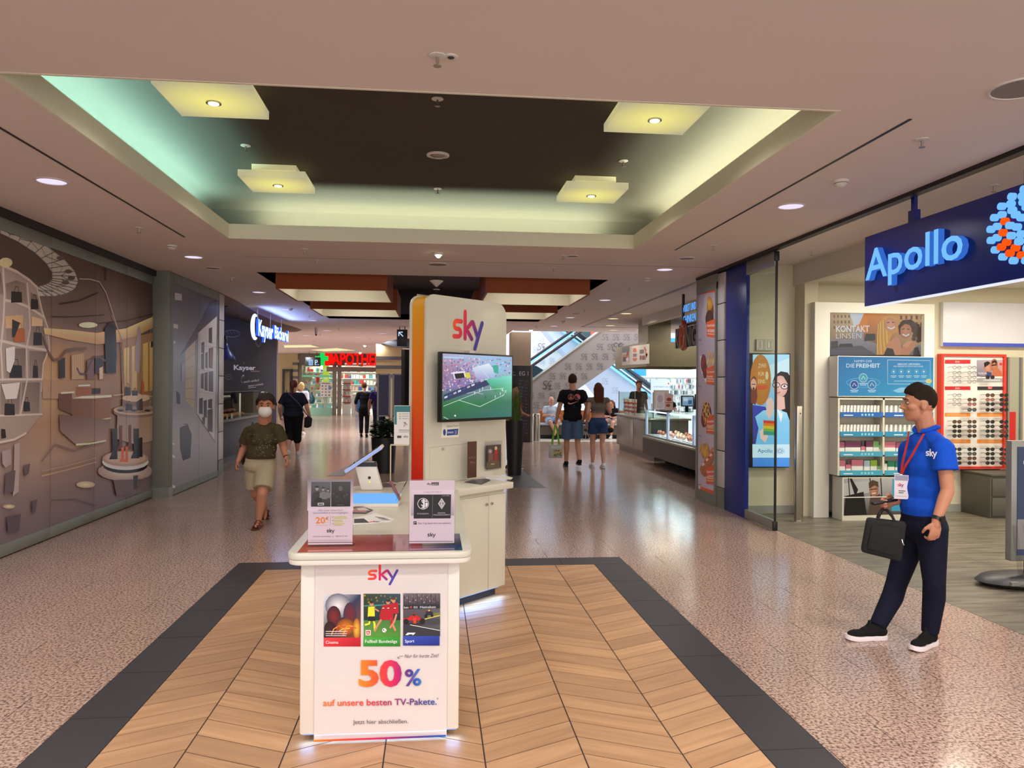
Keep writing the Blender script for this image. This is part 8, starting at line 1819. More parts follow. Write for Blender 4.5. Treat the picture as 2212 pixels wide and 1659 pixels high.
    def face(s,iris=(70,52,40),brow=(50,36,30),mask=False):
        k=s.hk;R=s.R(s.hf,s.hr)
        for q in (-1,1):
            e=MB().ball(s.hd(q*.031,.0755,.005),Vector((.0135,.010,.0068))*k,12,R).build('eye',mat('eye_white',(176,164,156),.3),s.root,smooth=True)
            MB().ball(s.hd(q*.031,.0838,.005),Vector((.0074,.0040,.0066))*k,10,R).build('iris',mat('iris_%d' % iris[0],iris,.15),e,smooth=True)
            MB().tube([s.hd(q*.012,.089,.026),s.hd(q*.03,.088,.031),s.hd(q*.050,.074,.024)],[.003*k,.0042*k,.002*k],6).build('eyebrow',mat('hair_%d' % brow[0],brow,.8),s.root)
        MB().tube([s.hd(-.021,.086,-.0595),s.hd(0,.0935,-.0585),s.hd(.021,.086,-.0595)],[.0012*k,.0026*k,.0012*k],6).build('lips',mat('lip_rose',(150,84,76),.4),s.root)
    def hair_short(s,c,thick=.008,spike=0,cutz=0.0,front=.062,top=None,vox=None,tufts=0):
        mb=MB();k=s.hk;R=s.R(s.hf,s.hr);mb.ball(s.hd(0,-.012,.030),Vector((.072+thick,.090+thick,.092+thick))*k,20,R);tp=thick if top is None else top;mb.ball(s.hd(0,.008,.068),Vector((.052+tp,.072+tp,.050+tp))*k,16,R)
        if spike:
            random.seed(1)
            for i in range(46):
                a,b_=random.uniform(0,2*PI),random.uniform(.1,1.0);n=Vector((math.cos(a)*b_*.055,math.sin(a)*b_*.065+.005,.118-.05*b_*b_));mb.cone(s.hd(*n),s.hd(n.x*1.1,n.y*1.1+.006,n.z+.020*spike),.012*k,.004*k,6)
        cut=[]
        for i in range(tufts):      # loose strands over forehead, temples and crown
            a=2*PI*i/tufts+random.uniform(-.1,.1);h=random.uniform(-.1,.9) if math.sin(a) < .35 else random.uniform(.45,.9);q=math.sqrt(max(0,1-h*h))
            n=Vector((math.cos(a)*q*(.074+thick*.8),math.sin(a)*q*(.090+thick*.8)-.01,.03+h*(.092+thick*.8)));dn=Vector((n.x*.35,n.y*.3,-.045*(1-h*.6)))
            cut.append((n,n+dn*random.uniform(.5,1.)))
        # hairline: from the forehead down behind the ears
        p=s.hd(0,front,.066);q=s.hd(0,-.03,-.012-cutz);d=(q-p);nrm=s.hr.cross(d).normalized();nrm=nrm if nrm.dot(s.hf) > 0 else -nrm
        o=blob(mb,'hair',mat('hair_%d' % c[0],c,.8,spec=.12,vary=.3,bump=(90,.6)),s.root,vox or (.007*k if s.vox < .008 else .009*k),2,[(p,nrm),(s.hd(0,0,-.045-cutz),-UP)])
        if cut:
            m2=MB()
            for a,b_ in cut: cap(m2,s.hd(*a),s.hd(*b_),.013*k,.006*k,8)
            o2=blob(m2,'hair_strands',o.data.materials[0],s.root,.0055*k,2);o2['kind']='stuff'
        return o
    def hair_long(s,c,L_=.25,w_=.06,tail=False,back=.07):
        mb=MB();k=s.hk;R=s.R(s.hf,s.hr);mb.ball(s.hd(0,-.020,.028),Vector((.082,.092,.098))*k,20,R)
        if tail: cap(mb,s.hd(0,-.10,.05),s.hd(0,-.14,.0),.035*k,.045*k);cap(mb,s.hd(0,-.14,.0),s.hd(0,-.13,-L_),.045*k,.018*k)
        else:
            for q in (-.045,0,.045): cap(mb,s.hd(q,-.055,.0),s.hd(q*1.25,-back-.02,-L_+abs(q)*.6),w_*k,w_*.62*k)
            for q in (-1,1): cap(mb,s.hd(q*.062,-.01,.0),s.hd(q*.075,-.03,-L_*.7),.028*k,.018*k)
        p=s.hd(0,.060,.070);q=s.hd(0,.012,-.02);d=q-p;nrm=s.hr.cross(d).normalized();nrm=nrm if nrm.dot(s.hf) > 0 else -nrm
        return blob(mb,'hair',mat('hair_%d' % c[0],c,.65,spec=.2,vary=.3,bump=(70,.6)),s.root,.009*k,3,[(p,nrm)])
    def shirt(s,m_,name='shirt',e=.014,hem=None,sleeve=.55,bust=0.,belly=0.,flare=.0,loose=0.):
        mb=MB();J,k=s.J,s.k;s.torso(mb,e,bust*1.08,belly);g=min(s.g,1.12)
        if flare: pel=(J['hip_l']+J['hip_r'])/2;mb.ball(pel+UP*.06*k,Vector((.165*s.g*k+e+flare,.125*s.g*k+e+flare,.14*k)),16,s.R())
        for q in 'lr':
            a,b_=J['sh_'+q],J['sh_'+q].lerp(J['el_'+q],min(sleeve,1.));mb.ball(a-UP*.016*k,.053*k*g+e*.9);mb.cone(a,b_,.053*k*g+e,(.056 if sleeve < .9 else .046)*k*g+e+loose,14)
            if sleeve > 1: c=J['el_'+q].lerp(J['wr_'+q],sleeve-1);mb.ball(b_,.046*k*g+e,12);mb.cone(b_,c,.046*k*g+e,.036*k*g+e,14)
        hz=hem if hem is not None else (J['hip_l'].z+J['hip_r'].z)/2-.02*k
        return blob(mb,name,m_,s.root,max(s.vox,.009),3,[((0,0,hz),-UP)])
    def trousers(s,m_,to=.96,name='trousers',e=.014,top=None,end_r=None,knee_e=None):
        """to: fraction of the leg, 0.5 = knee"""
        mb=MB();J,k,g=s.J,s.k,s.g;pel=(J['hip_l']+J['hip_r'])/2;R=s.R()
        mb.ball(pel+UP*.025*k-s.f*.008*k,Vector((.158*g*k+e,.118*g*k+e,.125*k)),16,R);mb.ball(pel+UP*.10*k,Vector((.146*g*k+e*.7,.106*g*k+e*.7,.10*k)),16,R)
        for q in 'lr':
            h,kn,an=J['hip_'+q],J['kn_'+q],J['an_'+q];mb.ball(h,.088*k*g+e,14)
            if to <= .5: b_=h.lerp(kn,to*2);mb.cone(h,b_,.088*k*g+e,end_r or (.088-.030*to*2)*k*g+e+.006,16)
            else:
                ke=e if knee_e is None else knee_e
                mb.cone(h,kn,.088*k*g+e,.056*k*g+ke,16);mb.ball(kn,.056*k*g+ke,14);b_=kn.lerp(an,(to-.5)*2);m2_=kn+(an-kn)*.3-s.fd[q]*.014*k
                mb.cone(kn,m2_,.056*k*g+ke,.057*k*g+ke,14);mb.ball(m2_,.057*k*g+ke,14);mb.cone(m2_,b_,.057*k*g+ke,end_r or .042*k*g+e,14)
        tz=top if top is not None else pel.z+.13*k
        return blob(mb,name,m_,s.root,max(s.vox,.009),3,[((0,0,tz),UP)])
    def shoe(s,q,m_up,m_sole,L_=.27,sole=.028,collar=True,low=0.):
        J,k=s.J,s.k;an,f=J['an_'+q],s.fd[q].normalized();rt=Vector((f.y,-f.x,0));fl=f.copy();fl.z=0;fl.normalize();rt=Vector((fl.y,-fl.x,0));up=rt.cross(f).normalized()
        h=an-up*.085*k-f*.065*k       # heel on the ground
        P_=lambda y,x,z: h+f*y*L_*k+rt*x*k+up*z*k
        rows=((0,.014,.004),(.015,.024,.001),(.05,.031,0),(.14,.035,0),(.38,.033,0),(.6,.042,0),(.74,.045,0),(.85,.041,.003),(.92,.034,.006),(.965,.025,.009),(.99,.015,.012),(1.0,.006,.014))
        vs=[];fs=[];n=len(rows)
        for lvl,(wd,z0) in enumerate(((1.,0.),(1.06,sole*.55),(1.0,sole))):
            for y,x,dz in rows: vs += [P_(y,-x*wd,z0+dz),P_(y,x*wd,z0+dz)]
        for l in range(2):
            o=l*2*n
            for i in range(n-1):
                a=o+2*i;fs += [(a,a+2,a+2+2*n,a+2*n),(a+1,a+1+2*n,a+3+2*n,a+3)]
            fs += [(o,o+2*n,o+1+2*n,o+1),(o+2*n-2,o+2*n-1,o+4*n-1,o+4*n-2)]
        for i in range(n-1): a=2*i;fs.append((a,a+1,a+3,a+2));b_=4*n+2*i;fs.append((b_,b_+2,b_+3,b_+1))
        sh_=thing_part('shoe',s.root,P_(.3,0,.03))
        mb=MB();mb.add(vs,fs)
        u=MB();R=Matrix((rt,f,up)).transposed()
        u.ball(P_(.18,0,sole+.022),Vector((.037,.060,.040))*k,14,R);u.ball(P_(.42,0,sole+.022),Vector((.040,.075,.040))*k,14,R);u.ball(P_(.70,0,sole+.012),Vector((.042,.075,.026))*k,14,R);u.ball(P_(.30,0,sole+.034),Vector((.038,.055,.048))*k,14,R)
        if collar: u.cone(P_(.20,0,sole+.02),P_(.20,0,sole+.075-low),.044*k,.042*k,14);u.ball(P_(.40,0,sole+.062-low),Vector((.022,.03,.020))*k,12,R)
        blob(u,'upper',m_up,sh_,.008*k,3,[(P_(0,0,sole*.7),-up)]);mb.build('sole',m_sole,sh_,smooth=True)
        return sh_
def thing_part(name,parent,loc):
    o=bpy.data.objects.new(name,None);C.objects.link(o);o.parent=parent;o.location=Vector(loc)-base(parent);return o

# ---- the employee in blue
def ep(x,y,Y_): return ony(x,y,Y_)
toe_l,heel_l=onz(1972,1404),onz(2022,1388);toe_r,heel_r=onz(1826,1368),onz(1914,1380)
fdl=(toe_l-heel_l).normalized();fdr=(toe_r-heel_r).normalized()
fdl=Vector((-.86,-.46,0)).normalized();fdr=Vector((-.97,.02,.0)).normalized()
hl=onz(2020,1391);hr_=onz(1915,1381)
an_l=hl+fdl*.065+UP*.085;an_r=hr_+fdr*.065+UP*.085
E1=Fig('standing man in a bright blue polo shirt and dark jeans holding a black bag',(2.93,4.72,0),(-.99,-.16),1.72,1.,skinm('skin_staff',(190,132,104)),.0065,
    head=ep(1986,872,4.72),neck=ep(2002,926,4.72),sh_l=ep(2036,962,4.545),sh_r=ep(1964,966,4.89),el_l=ep(2047,1060,4.49),wr_l=ep(2022,1126,4.46),el_r=ep(1966,1062,4.97),wr_r=ep(1935,1083,4.80),hip_l=ep(2012,1146,4.63),hip_r=ep(1974,1146,4.80),kn_l=ep(2018,1258,4.58),kn_r=ep(1936,1262,4.84),an_l=an_l,an_r=an_r,hf=(-.94,.34),fd_l=fdl,fd_r=fdr)
E1.body( curl=(.75,1.15),across={'l': Vector((-1,0,-.1)),'r': Vector((0,-.2,1))},it=2,dirs={'l': Vector((-.08,.02,-1)),'r': Vector((-.98,.1,-.12))})
E1.face((60,60,50),(44,32,26));E1.hair_short((40,30,24),.0025,1.0,front=.080,cutz=.0,top=.011,vox=.0045)
M_POLO=mat('polo_blue',(18,78,196),.8,spec=.2,vary=.06,bump=(120,.2))
E1.shirt(M_POLO,'polo_shirt',.016,hem=ep(2000,1114,4.72).z,sleeve=.56,loose=.006)
cl=MB();nk=E1.J['neck']
cl.tube([nk+UP*.012+(E1.r*math.cos(a)*.072+E1.f*(math.sin(a)*.066+.004))-UP*(.03*max(0,math.sin(a))) for a in [PI/2+.35+(2*PI-.7)*i/20 for i in range(21)]],.015,8);cl.build('collar',M_POLO,E1.root,smooth=True)
E1.trousers(mat('jeans_navy',(22,24,42),.85,spec=.15,vary=.15,bump=(14,.6)),1.0,'jeans',.012,top=ep(2000,1108,4.72).z,end_r=.052)
for q in 'lr': E1.shoe(q,cloth('shoe_black',(20,20,22)),mat('sole_white',(232,222,226),.5),.285,.03,low=.0)
for q,an in (('l',an_l),('r',an_r)): MB().ball(an+UP*.02+E1.fd[q]*.052,(.014,.014,.026),8).build('shoe_tongue',cloth('shoe_black',(20,20,22)),E1.root,smooth=True)
# lanyard, badge, watch, shirt mark
ch=lambda x,y,off=0.: onp(x,y,E1.J['neck']+E1.f*(.128+off)-UP*.15,Vector((E1.f.x,E1.f.y,.05)).normalized())
ly=MB()
for pts in (((1963,932,-.045),(1960,955,-.012),(1953,985,.012),(1948,1010,.02),(1946,1026,.022)),((1996,937,-.05),(1984,958,-.012),(1970,984,.006),(1956,1006,.018),(1947,1026,.022))):
    q=[ch(*p) for p in pts]
    for a,b_ in zip(q,q[1:]): ly.bar(a,b_,.016,.003,up=E1.f)
ly.build('lanyard',mat('lanyard_red',(196,44,44),.6,vary=.05),E1.root)
bc=ch(1947,1052,.03);br_=Vector((E1.f.y,-E1.f.x,0))*-1;bfw=(Vector((-.35,-.93,0))).normalized();brt=Vector((bfw.y,-bfw.x,0))*-1
bg_=MB().obox(bc,brt*.042,bfw*.002,UP*.078).build('badge_pocket',mat('badge_white',(222,214,220),.3),E1.root)
MB().obox(ch(1946,1028,.027),brt*.008,bfw*.004,UP*.012).build('badge_clip',M_CHROME,E1.root)
P=Print(bc+bfw*.002-brt*.042-UP*.078,brt,UP,bfw,step=.00015);P.rect(.003,.12,.081,.153,(150,150,170));P.logo(.02,.082,.022,RAINBOW,k=1.2);[P.rect(.025,.05-.012*i,.065-.01*i,.055-.012*i,(60,56,66)) for i in range(2)];P.rect(.01,.018,.07,.020,(150,144,154));P.build('badge_print',PAPER,bg_)
P=Print(ch(1988,970,.012),Vector((E1.f.y,-E1.f.x,0))*-1,UP,Vector((E1.f.x,E1.f.y,.0)),step=.0002)
bt=MB()
for y in (936,950,962): bt.cone(ch(1957,y,-.012),ch(1957,y,-.004),.0045,.0045,8)
bt.build('buttons',mat('button_blue',(30,60,150),.3),E1.root,kind='stuff')
wr=E1.J['wr_l'];wd_=(E1.J['wr_l']-E1.J['el_l']).normalized();wt=MB();wt.cone(wr-wd_*.028,wr-wd_*.006,.034,.033,18);w_=wt.build('watch_strap',M_BLACK,E1.root,smooth=True)
MB().cone(wr-wd_*.017+Vector((.012,-.030,0)),wr-wd_*.017+Vector((.016,-.040,0)),.021,.020,18).build('watch_case',M_BLACK,w_)
# remote control and bag in the right hand
hc=E1.J['wr_r']+Vector((-.09,.0,-.01))
t=thing('remote_control','black television remote held in the right hand of the man in blue','remote control',hc)
ra,rb=ep(1884,1088,4.78),ep(1936,1078,4.78);rd=(rb-ra).normalized();rs=Vector((rd.y,-rd.x,0)).normalized();ru=rs.cross(rd)
MB().obox((ra+rb)/2,rd*((rb-ra).length/2),rs*.022,ru*.010).build('housing',M_BLACK,t,bevel=.006)
kb=MB()
for i in range(9):
    for j in (-1,0,1): kb.cone((ra+rb)/2+rd*(-.06+.014*i)+rs*j*.012+ru*.0095,(ra+rb)/2+rd*(-.06+.014*i)+rs*j*.012+ru*.012,.0042,.0038,8)
kb.build('keys',mat('key_grey',(60,60,64),.4),t,kind='stuff')
bY=4.70;b1,b2,b3,b4=ep(1872,1118,bY),ep(1958,1128,bY-.12),ep(1946,1212,bY-.1),ep(1859,1190,bY)
t=thing('laptop_bag','black fabric laptop bag carried by the man in blue','bag',(b1+b3)/2);M_BAG=mat('bag_black',(18,18,20),.8,vary=.15,bump=(150,.4))
bx_=((b2-b1)+(b3-b4)).normalized();bz_=UP;by_=bx_.cross(bz_).normalized();bc_=(b1+b2+b3+b4)/4-by_*.02
MB().prism([p-by_*-.045 for p in (b1,b2,b3,b4)],by_*-.09).build('body',M_BAG,t,bevel=.018,seg=3)
MB().prism([lerp_v for lerp_v in [b1*.86+b3*.14-by_*-.047,b2*.86+b4*.14-by_*-.047,b3*.86+b1*.14-by_*-.047,b4*.86+b2*.14-by_*-.047]],by_*.012).build('front_pocket',M_BAG,t,bevel=.006)
ht=hc+Vector((.01,0,-.03))
for s_ in (-.03,.03): MB().tube([b1*.72+b2*.28+by_*s_,b1*.68+b2*.32+by_*s_+UP*.03,ht+by_*s_*.3+Vector((-.012,0,-.01)),ht+by_*s_*.3+Vector((.012,0,-.01)),b1*.36+b2*.64+by_*s_+UP*.03,b1*.3+b2*.7+by_*s_],.009,6).build('handle',M_BAG,t)
zc=ep(1948,1165,4.50);MB().tube([zc,zc+Vector((.004,-.004,-.02)),zc+Vector((.012,-.004,-.035))],.004,6).build('zip_pull',M_CHROME,t)
a_=Vector((E1.f.x*.86-.1,E1.f.y*.86-.45,0)).normalized();o_=E1.J['sh_l'].lerp(E1.J['neck'],.42)+UP*-.085+a_*.135
P=Print(o_,Vector((-a_.y,a_.x,0)),UP,a_,step=.0002);P.logo(0,-.02,.042,None,(222,226,236),k=1.15);P.build('shirt_logo',PAPER,E1.root)

# ---- woman with the white mask walking towards the camera
def P9(x,y,Y_): return ony(x,y,Y_)
M1=Fig('woman in an olive patterned shirt, beige shorts and white mask walking along the murals',(-2.02,9.2,0),(.14,-1),1.55,1.22,SKIN2,.0075,
    head=P9(574,877,9.15),neck=P9(571,912,9.2),sh_r=P9(539,929,9.22),sh_l=P9(599,925,9.16),el_r=P9(527,966,9.30),wr_r=P9(515,996,9.22),el_l=P9(611,963,9.2),wr_l=P9(619,990,9.05),hip_r=P9(549,1010,9.22),hip_l=P9(575,1010,9.18),kn_l=P9(566,1068,9.0),an_l=P9(559,1124,9.02),kn_r=P9(552,1066,9.25),an_r=P9(574,1100,9.62),hs=1.16,hf=(.12,-1),fd_l=Vector((-.1,-1,-.05)).normalized(),fd_r=Vector((.1,-.86,-.5)).normalized())
M1.body(bust=.9,belly=1.05,curl=(.6,.8),it=2);M1.face((50,40,34),(40,28,24));M1.hair_short((44,26,24),.010,0,front=.066,cutz=.020,tufts=70)
mk=MB();mk.ball(M1.hd(0,.060,-.050),Vector((.064,.060,.062))*M1.hk,18,M1.R(M1.hf,M1.hr));mk.ball(M1.hd(0,.100,-.040),Vector((.016,.022,.034))*M1.hk,12,M1.R(M1.hf,M1.hr))
blob(mk,'face_mask',mat('mask_white',(232,228,222),.7,vary=.03),M1.root,.006,3,[(M1.hd(0,.022,0),-M1.hf),(M1.hd(0,0,-.008),UP)])
for q in (-1,1): MB().tube([M1.hd(q*.05,.06,-.03),M1.hd(q*.076,.0,-.01)],.002,5).build('mask_loop',mat('mask_white'),M1.root)
olive=cloth('olive_cloth',(74,66,44));sh=M1.shirt(olive,'tshirt',.016,hem=P9(560,990,9.2).z,sleeve=.72,bust=.95,belly=1.1,loose=.012)
P=None
M1.trousers(cloth('beige_shorts',(176,162,134)),.40,'shorts',.020,top=P9(560,985,9.2).z,end_r=.112)
random.seed(3)
for q in 'lr':
    J,f=M1.J,M1.fd[q];rt=Vector((f.y,-f.x,0)).normalized();up=rt.cross(f).normalized();a=J['an_'+q];sd=thing_part('sandal',M1.root,a-up*.07)
    h=a-up*.082-f*.05;k=M1.k
    MB().prism([h+rt*x+f*y for x,y in ((-.03,0),(.03,0),(.038,.08),(.044,.17),(.034,.225),(0,.24),(-.034,.225),(-.044,.17),(-.038,.08))],up*.016).build('sole',mat('sandal_sole',(70,40,28),.6),sd)
    st=MB()
    for y,z in ((.15,.045),(.10,.062)): st.tube([h+f*y+rt*.042+up*.014,h+f*y+rt*.026+up*z,h+f*y-rt*.026+up*z,h+f*y-rt*.042+up*.014],.009,6)
    st.tube([h+f*.05+rt*.040+up*.05,h+f*.015+rt*.02+up*.055,h+f*.0+up*.055,h+f*.015-rt*.02+up*.055,h+f*.05-rt*.040+up*.05,h+f*.075-rt*.02+up*.085,h+f*.075+rt*.02+up*.085,h+f*.05+rt*.040+up*.05],.007,6);st.build('straps',mat('sandal_strap',(120,56,34),.5),sd,kind='stuff')
t=thing('handbag','dark brown shoulder bag tucked under the arm of the masked woman','bag',P9(524,985,9.36));c=P9(529,972,9.42);mb=MB();mb.ball(c,(.055,.17,.19),16);blob(mb,'body',mat('bag_brown',(56,38,32),.5,vary=.1),t,.012,3)
MB().tube([c+Vector((0,.1,.14)),P9(541,935,9.40),M1.J['sh_r']+Vector((.035,.0,.088)),P9(545,940,9.02),c+Vector((.03,-.10,.14))],.010,6).build('strap',mat('bag_brown'),t)
wr=M1.J['wr_l'];wd_=(wr-M1.J['el_l']).normalized();MB().cone(wr-wd_*.03,wr-wd_*.012,.030,.029,14).build('bracelet',mat('bracelet_brown',(96,50,34),.4),M1.root)
# small pale leaf motifs of the shirt print
fl=MB()
for i in range(46):
    y=random.uniform(938,986);x=random.uniform(546,596);
    dx=(x-570)/36;Yp=9.2-.185*math.sqrt(max(0,1-dx*dx))-.0
    fl.ball(P9(x,y,Yp-.03),(.011,.006,.005),6,Matrix.Rotation(random.uniform(-.6,.6),3,'Y'))
M1f=fl
# ---- people seen from behind, further down the hall
def walker(label,pos,f,H,girth,skin,hair,top,bottom,shoe,hair_long=None,sleeve=.6,leg=.96,step=.1,bust=0.,tail=False,vox=.013,hem=None,top_name='tshirt',bot_name='trousers',legskin=True,jump={},end_r=None,sole=(230,226,226),top_e=.014,bot_e=.016,belly=0.,headdetail=True):
    J=dict(kn_l=(-.095,.03+step*.6,.50),an_l=(-.09,step*1.2-.02,.085),kn_r=(.095,.03-step*.3,.50),an_r=(.09,-step*1.3-.02,.09));J.update(jump)
    F_=Fig(label,pos,f,H,girth,skin,vox,**J);F_.body(bust=bust,belly=belly,it=2)
    F_.face()
    if hair_long: F_.hair_long(hair,hair_long,tail=tail)
    else: F_.hair_short(hair,.008,front=.066)
    F_.shirt(top,top_name,top_e,hem=hem,sleeve=sleeve,bust=bust,belly=belly);hz=hem if hem is not None else (F_.J['hip_l'].z+F_.J['hip_r'].z)/2-.02*F_.k;F_.trousers(bottom,leg,bot_name,bot_e,end_r=end_r,top=hz+.025 if hz < 1.0 else None)
    for q in 'lr': F_.shoe(q,shoe,mat('sole_%d' % sole[0],sole,.5),.265,.028)
    return F_
BLK=cloth('cloth_black',(20,20,24));NVY=cloth('cloth_navy',(28,28,42));DEN=cloth('denim_blue',(84,108,140));DEN2=cloth('denim_dark',(48,70,112));SBK=cloth('shoe_black',(20,20,22));SWH=mat('shoe_white',(226,222,222),.5,vary=.03)
p=Vector((-3.17,17.95,0))
W2=walker('heavyset woman in black with auburn ponytail walking away towards the pharmacy',p,(.05,1),1.72,1.42,SKIN3,(92,44,36),NVY,BLK,SWH,hair_long=.24,tail=True,sleeve=.8,leg=.52,step=.10,belly=.5,hem=.90,bot_name='knee_trousers',end_r=.09,top_e=.02,jump=dict(el_l=(-.30,-.06,1.14),wr_l=(-.33,.12,.93),el_r=(.31,-.03,1.14),wr_r=(.37,.03,.92),an_l=(-.07,-.24,.14),kn_l=(-.08,.0,.52),an_r=(.07,.14,.085)))
t=thing('handbag','black crossbody bag at the hip of the heavyset woman in black','bag',p+Vector((.34,.0,.8)));MB().prism([p+Vector((x,-.17,z)) for x,z in ((.26,.66),(.27,.88),(.36,.92),(.44,.86),(.42,.68),(.34,.64))],(0,.09,0)).build('body',mat('bag_black'),t,bevel=.02);MB().tube([p+Vector((.36,-.14,.90)),p+Vector((.15,-.21,1.2)),p+Vector((-.12,-.15,1.46)),p+Vector((-.16,.02,1.50))],.012,6).build('strap',mat('strap_grey',(60,60,70),.5),t)
walker('blonde woman in white blouse far ahead of the heavyset woman in black',(-4.25,25.5,0),(.1,1),1.68,1.05,SKIN,(206,170,112),cloth('cloth_white',(222,220,226)),cloth('cloth_beige',(170,150,130)),SWH,hair_long=.10,sleeve=.9,vox=.016,step=.06)
B3=walker('slim person in black top and trousers seen from behind before the pharmacy',(-2.13,24.2,0),(0,1),1.69,.94,SKIN3,(96,52,36),BLK,BLK,SBK,sleeve=1.35,step=.05,vox=.014,sole=(40,36,36),jump=dict(el_l=(-.26,-.03,1.15),wr_l=(-.28,.06,.92),el_r=(.25,.0,1.15),wr_r=(.20,.12,.98)))
t=thing('handbag','small black bag on the right shoulder of the slim person in black','bag',(-1.83,24.2,1.0));mb=MB();mb.ball((-1.80,24.22,1.02),(.09,.12,.17),12);blob(mb,'body',mat('bag_black'),t,.016,3);MB().tube([(-1.80,24.22,1.15),(-1.86,24.18,1.36),(-1.93,24.2,1.44)],.012,6).build('strap',mat('bag_black'),t)
K4=walker('man in shorts and white mask coming out of the pharmacy doorway',(-2.45,33.8,0),(.2,-1),1.66,1.05,SKIN2,(150,144,138),cloth('shirt_slate',(66,66,84)),cloth('shorts_grey',(104,100,96)),SBK,leg=.42,vox=.018,step=.12,bot_name='shorts',end_r=.10)
mk=MB();mk.ball(K4.hd(0,.066,-.045),Vector((.056,.05,.046)),14,K4.R());blob(mk,'face_mask',mat('mask_white'),K4.root,.014,2,[(K4.hd(0,.03,0),-K4.f)])
walker('person in a purple shirt and dark jeans standing behind the grey display boards',(-1.55,22.4,0),(.3,1),1.72,1.1,SKIN2,(50,40,36),cloth('shirt_purple',(64,44,110)),cloth('jeans_dark',(44,46,62)),SBK,vox=.016,step=.03,jump=dict(el_l=(-.30,.0,1.14),wr_l=(-.33,.05,.88)))
# ---- the couple
cm=onz(1238,1009);
C5=walker('tall man in black printed shirt and denim shorts walking away with shopping bag',(cm.x-.02,cm.y,0),(.04,1),1.87,1.06,SKIN,(58,42,34),BLK,DEN,SBK,leg=.45,step=.10,vox=.010,bot_name='denim_shorts',end_r=.115,sole=(44,40,42),sleeve=.7,top_e=.022,bot_e=.022,hem=.93,jump=dict(el_l=(-.255,-.05,1.14),wr_l=(-.30,.03,.885),el_r=(.27,-.08,1.15),wr_r=(.235,.08,.93),hf=(.35,1),an_r=(.10,-.26,.15),kn_r=(.10,.0,.50),an_l=(-.10,.10,.085)))
hd_=MB();hd_.ball(C5.hd(0,.045,-.075),Vector((.05,.05,.04)),12,C5.R(C5.hf,C5.hr));blob(hd_,'beard',mat('hair_58'),C5.root,.011,2,[(C5.hd(0,.012,0),-C5.hf),(C5.hd(0,0,-.05),UP)])
# back print: two round emblems and a swoosh-like tick
def backpt(F_,x,z): return F_.w(x,-.14,z)
P=Print(C5.w(0,-.178,1.27),C5.r,UP,-C5.f,step=.0004);
for cx_,kind in ((-.062,0),(.066,1)):
    P.ell(cx_,.065,.062,.062,(206,90,80),n=22);P.ell(cx_,.065,.054,.054,(30,26,28),n=22)
    if kind == 0:
        P.stroke([(cx_,.12),(cx_,.008)],.011,(214,120,110));P.stroke([(cx_,.062),(cx_-.04,.026)],.011,(214,120,110));P.stroke([(cx_,.062),(cx_+.04,.026)],.011,(214,120,110))
    else:
        P.ell(cx_,.065,.054,.054,(206,84,84),n=14,a0=0,a1=PI);P.ell(cx_,.065,.054,.054,(150,190,206),n=10,a0=-.9,a1=.4);P.ell(cx_-.027,.065,.027,.027,(30,26,28),n=12);P.ell(cx_+.027,.065,.027,.027,(206,110,104),n=12);P.ell(cx_+.004,.085,.006,.006,(230,220,220),n=8)
P.poly([(-.125,-.06),(-.105,-.035),(-.10,-.055),(-.06,-.06),(.11,-.012),(-.05,-.078),(-.10,-.082)],(206,150,144));P.poly([(-.005,-.10),(.01,-.10),(.01,-.115),(-.005,-.115)],(50,60,110));P.poly([(-.012,-.125),(.014,-.125),(.014,-.14),(-.012,-.14)],(36,44,90))
P.build('back_print',PAPER,C5.root)
hp=C5.J['wr_l']+Vector((-.015,.01,-.10))
t=thing('shopping_bag','printed shopping bag with lime green handles carried by the tall man','bag',hp-Vector((0,0,.4)))
bw_,bh_=.135,.27;b0=hp-Vector((0,0,.66));mb=MB();mb.box((b0.x-bw_,b0.y-.07,b0.z),(b0.x+bw_,b0.y+.07,b0.z+bh_));mb.build('body',mat('bag_film',(196,196,182),.4,vary=.1),t,bevel=.02)
M_LIME=mat('lime_strap',(120,206,50),.5)
for y in (-.05,.05): MB().tube([(b0.x-.08,b0.y+y,b0.z+bh_*.9),(b0.x-.02,b0.y+y*.4,hp.z-.05),(b0.x+.0,b0.y,hp.z+.01),(b0.x+.02,b0.y+y*.4,hp.z-.05),(b0.x+.08,b0.y+y,b0.z+bh_*.9)],.014,6).build('handle',M_LIME,t)
P=Print((b0.x,b0.y-.07,b0.z),(1,0,0),(0,0,1),(0,-1,0),step=.0003);random.seed(6)
for i in range(26): P.ell(random.uniform(-.10,.10),random.uniform(.03,.18),random.uniform(.012,.03),random.uniform(.01,.025),random.choice([(96,130,60),(60,90,50),(196,206,120),(220,170,60),(130,160,190),(70,110,70)]),n=9)
P.rect(-.11,.20,.11,.235,(216,216,206));P.build('bag_print',PAPER,t)
cw=onz(1290,1010)
C6=walker('young woman with long auburn hair, grey crop top and denim shorts walking away',(cw.x,cw.y-.05,0),(-.02,1),1.70,1.0,SKIN3,(84,42,28),cloth('top_grey',(112,106,96)),DEN2,SWH,hair_long=.33,leg=.235,step=.08,vox=.010,sleeve=.22,hem=1.11,bot_name='denim_shorts',end_r=.112,bot_e=.018,top_name='crop_top',jump=dict(el_l=(-.23,-.06,1.13),wr_l=(-.22,.08,.90),el_r=(.25,-.02,1.16),wr_r=(.215,.17,1.26),hip_l=(-.10,0,.91),hip_r=(.10,0,.91)))
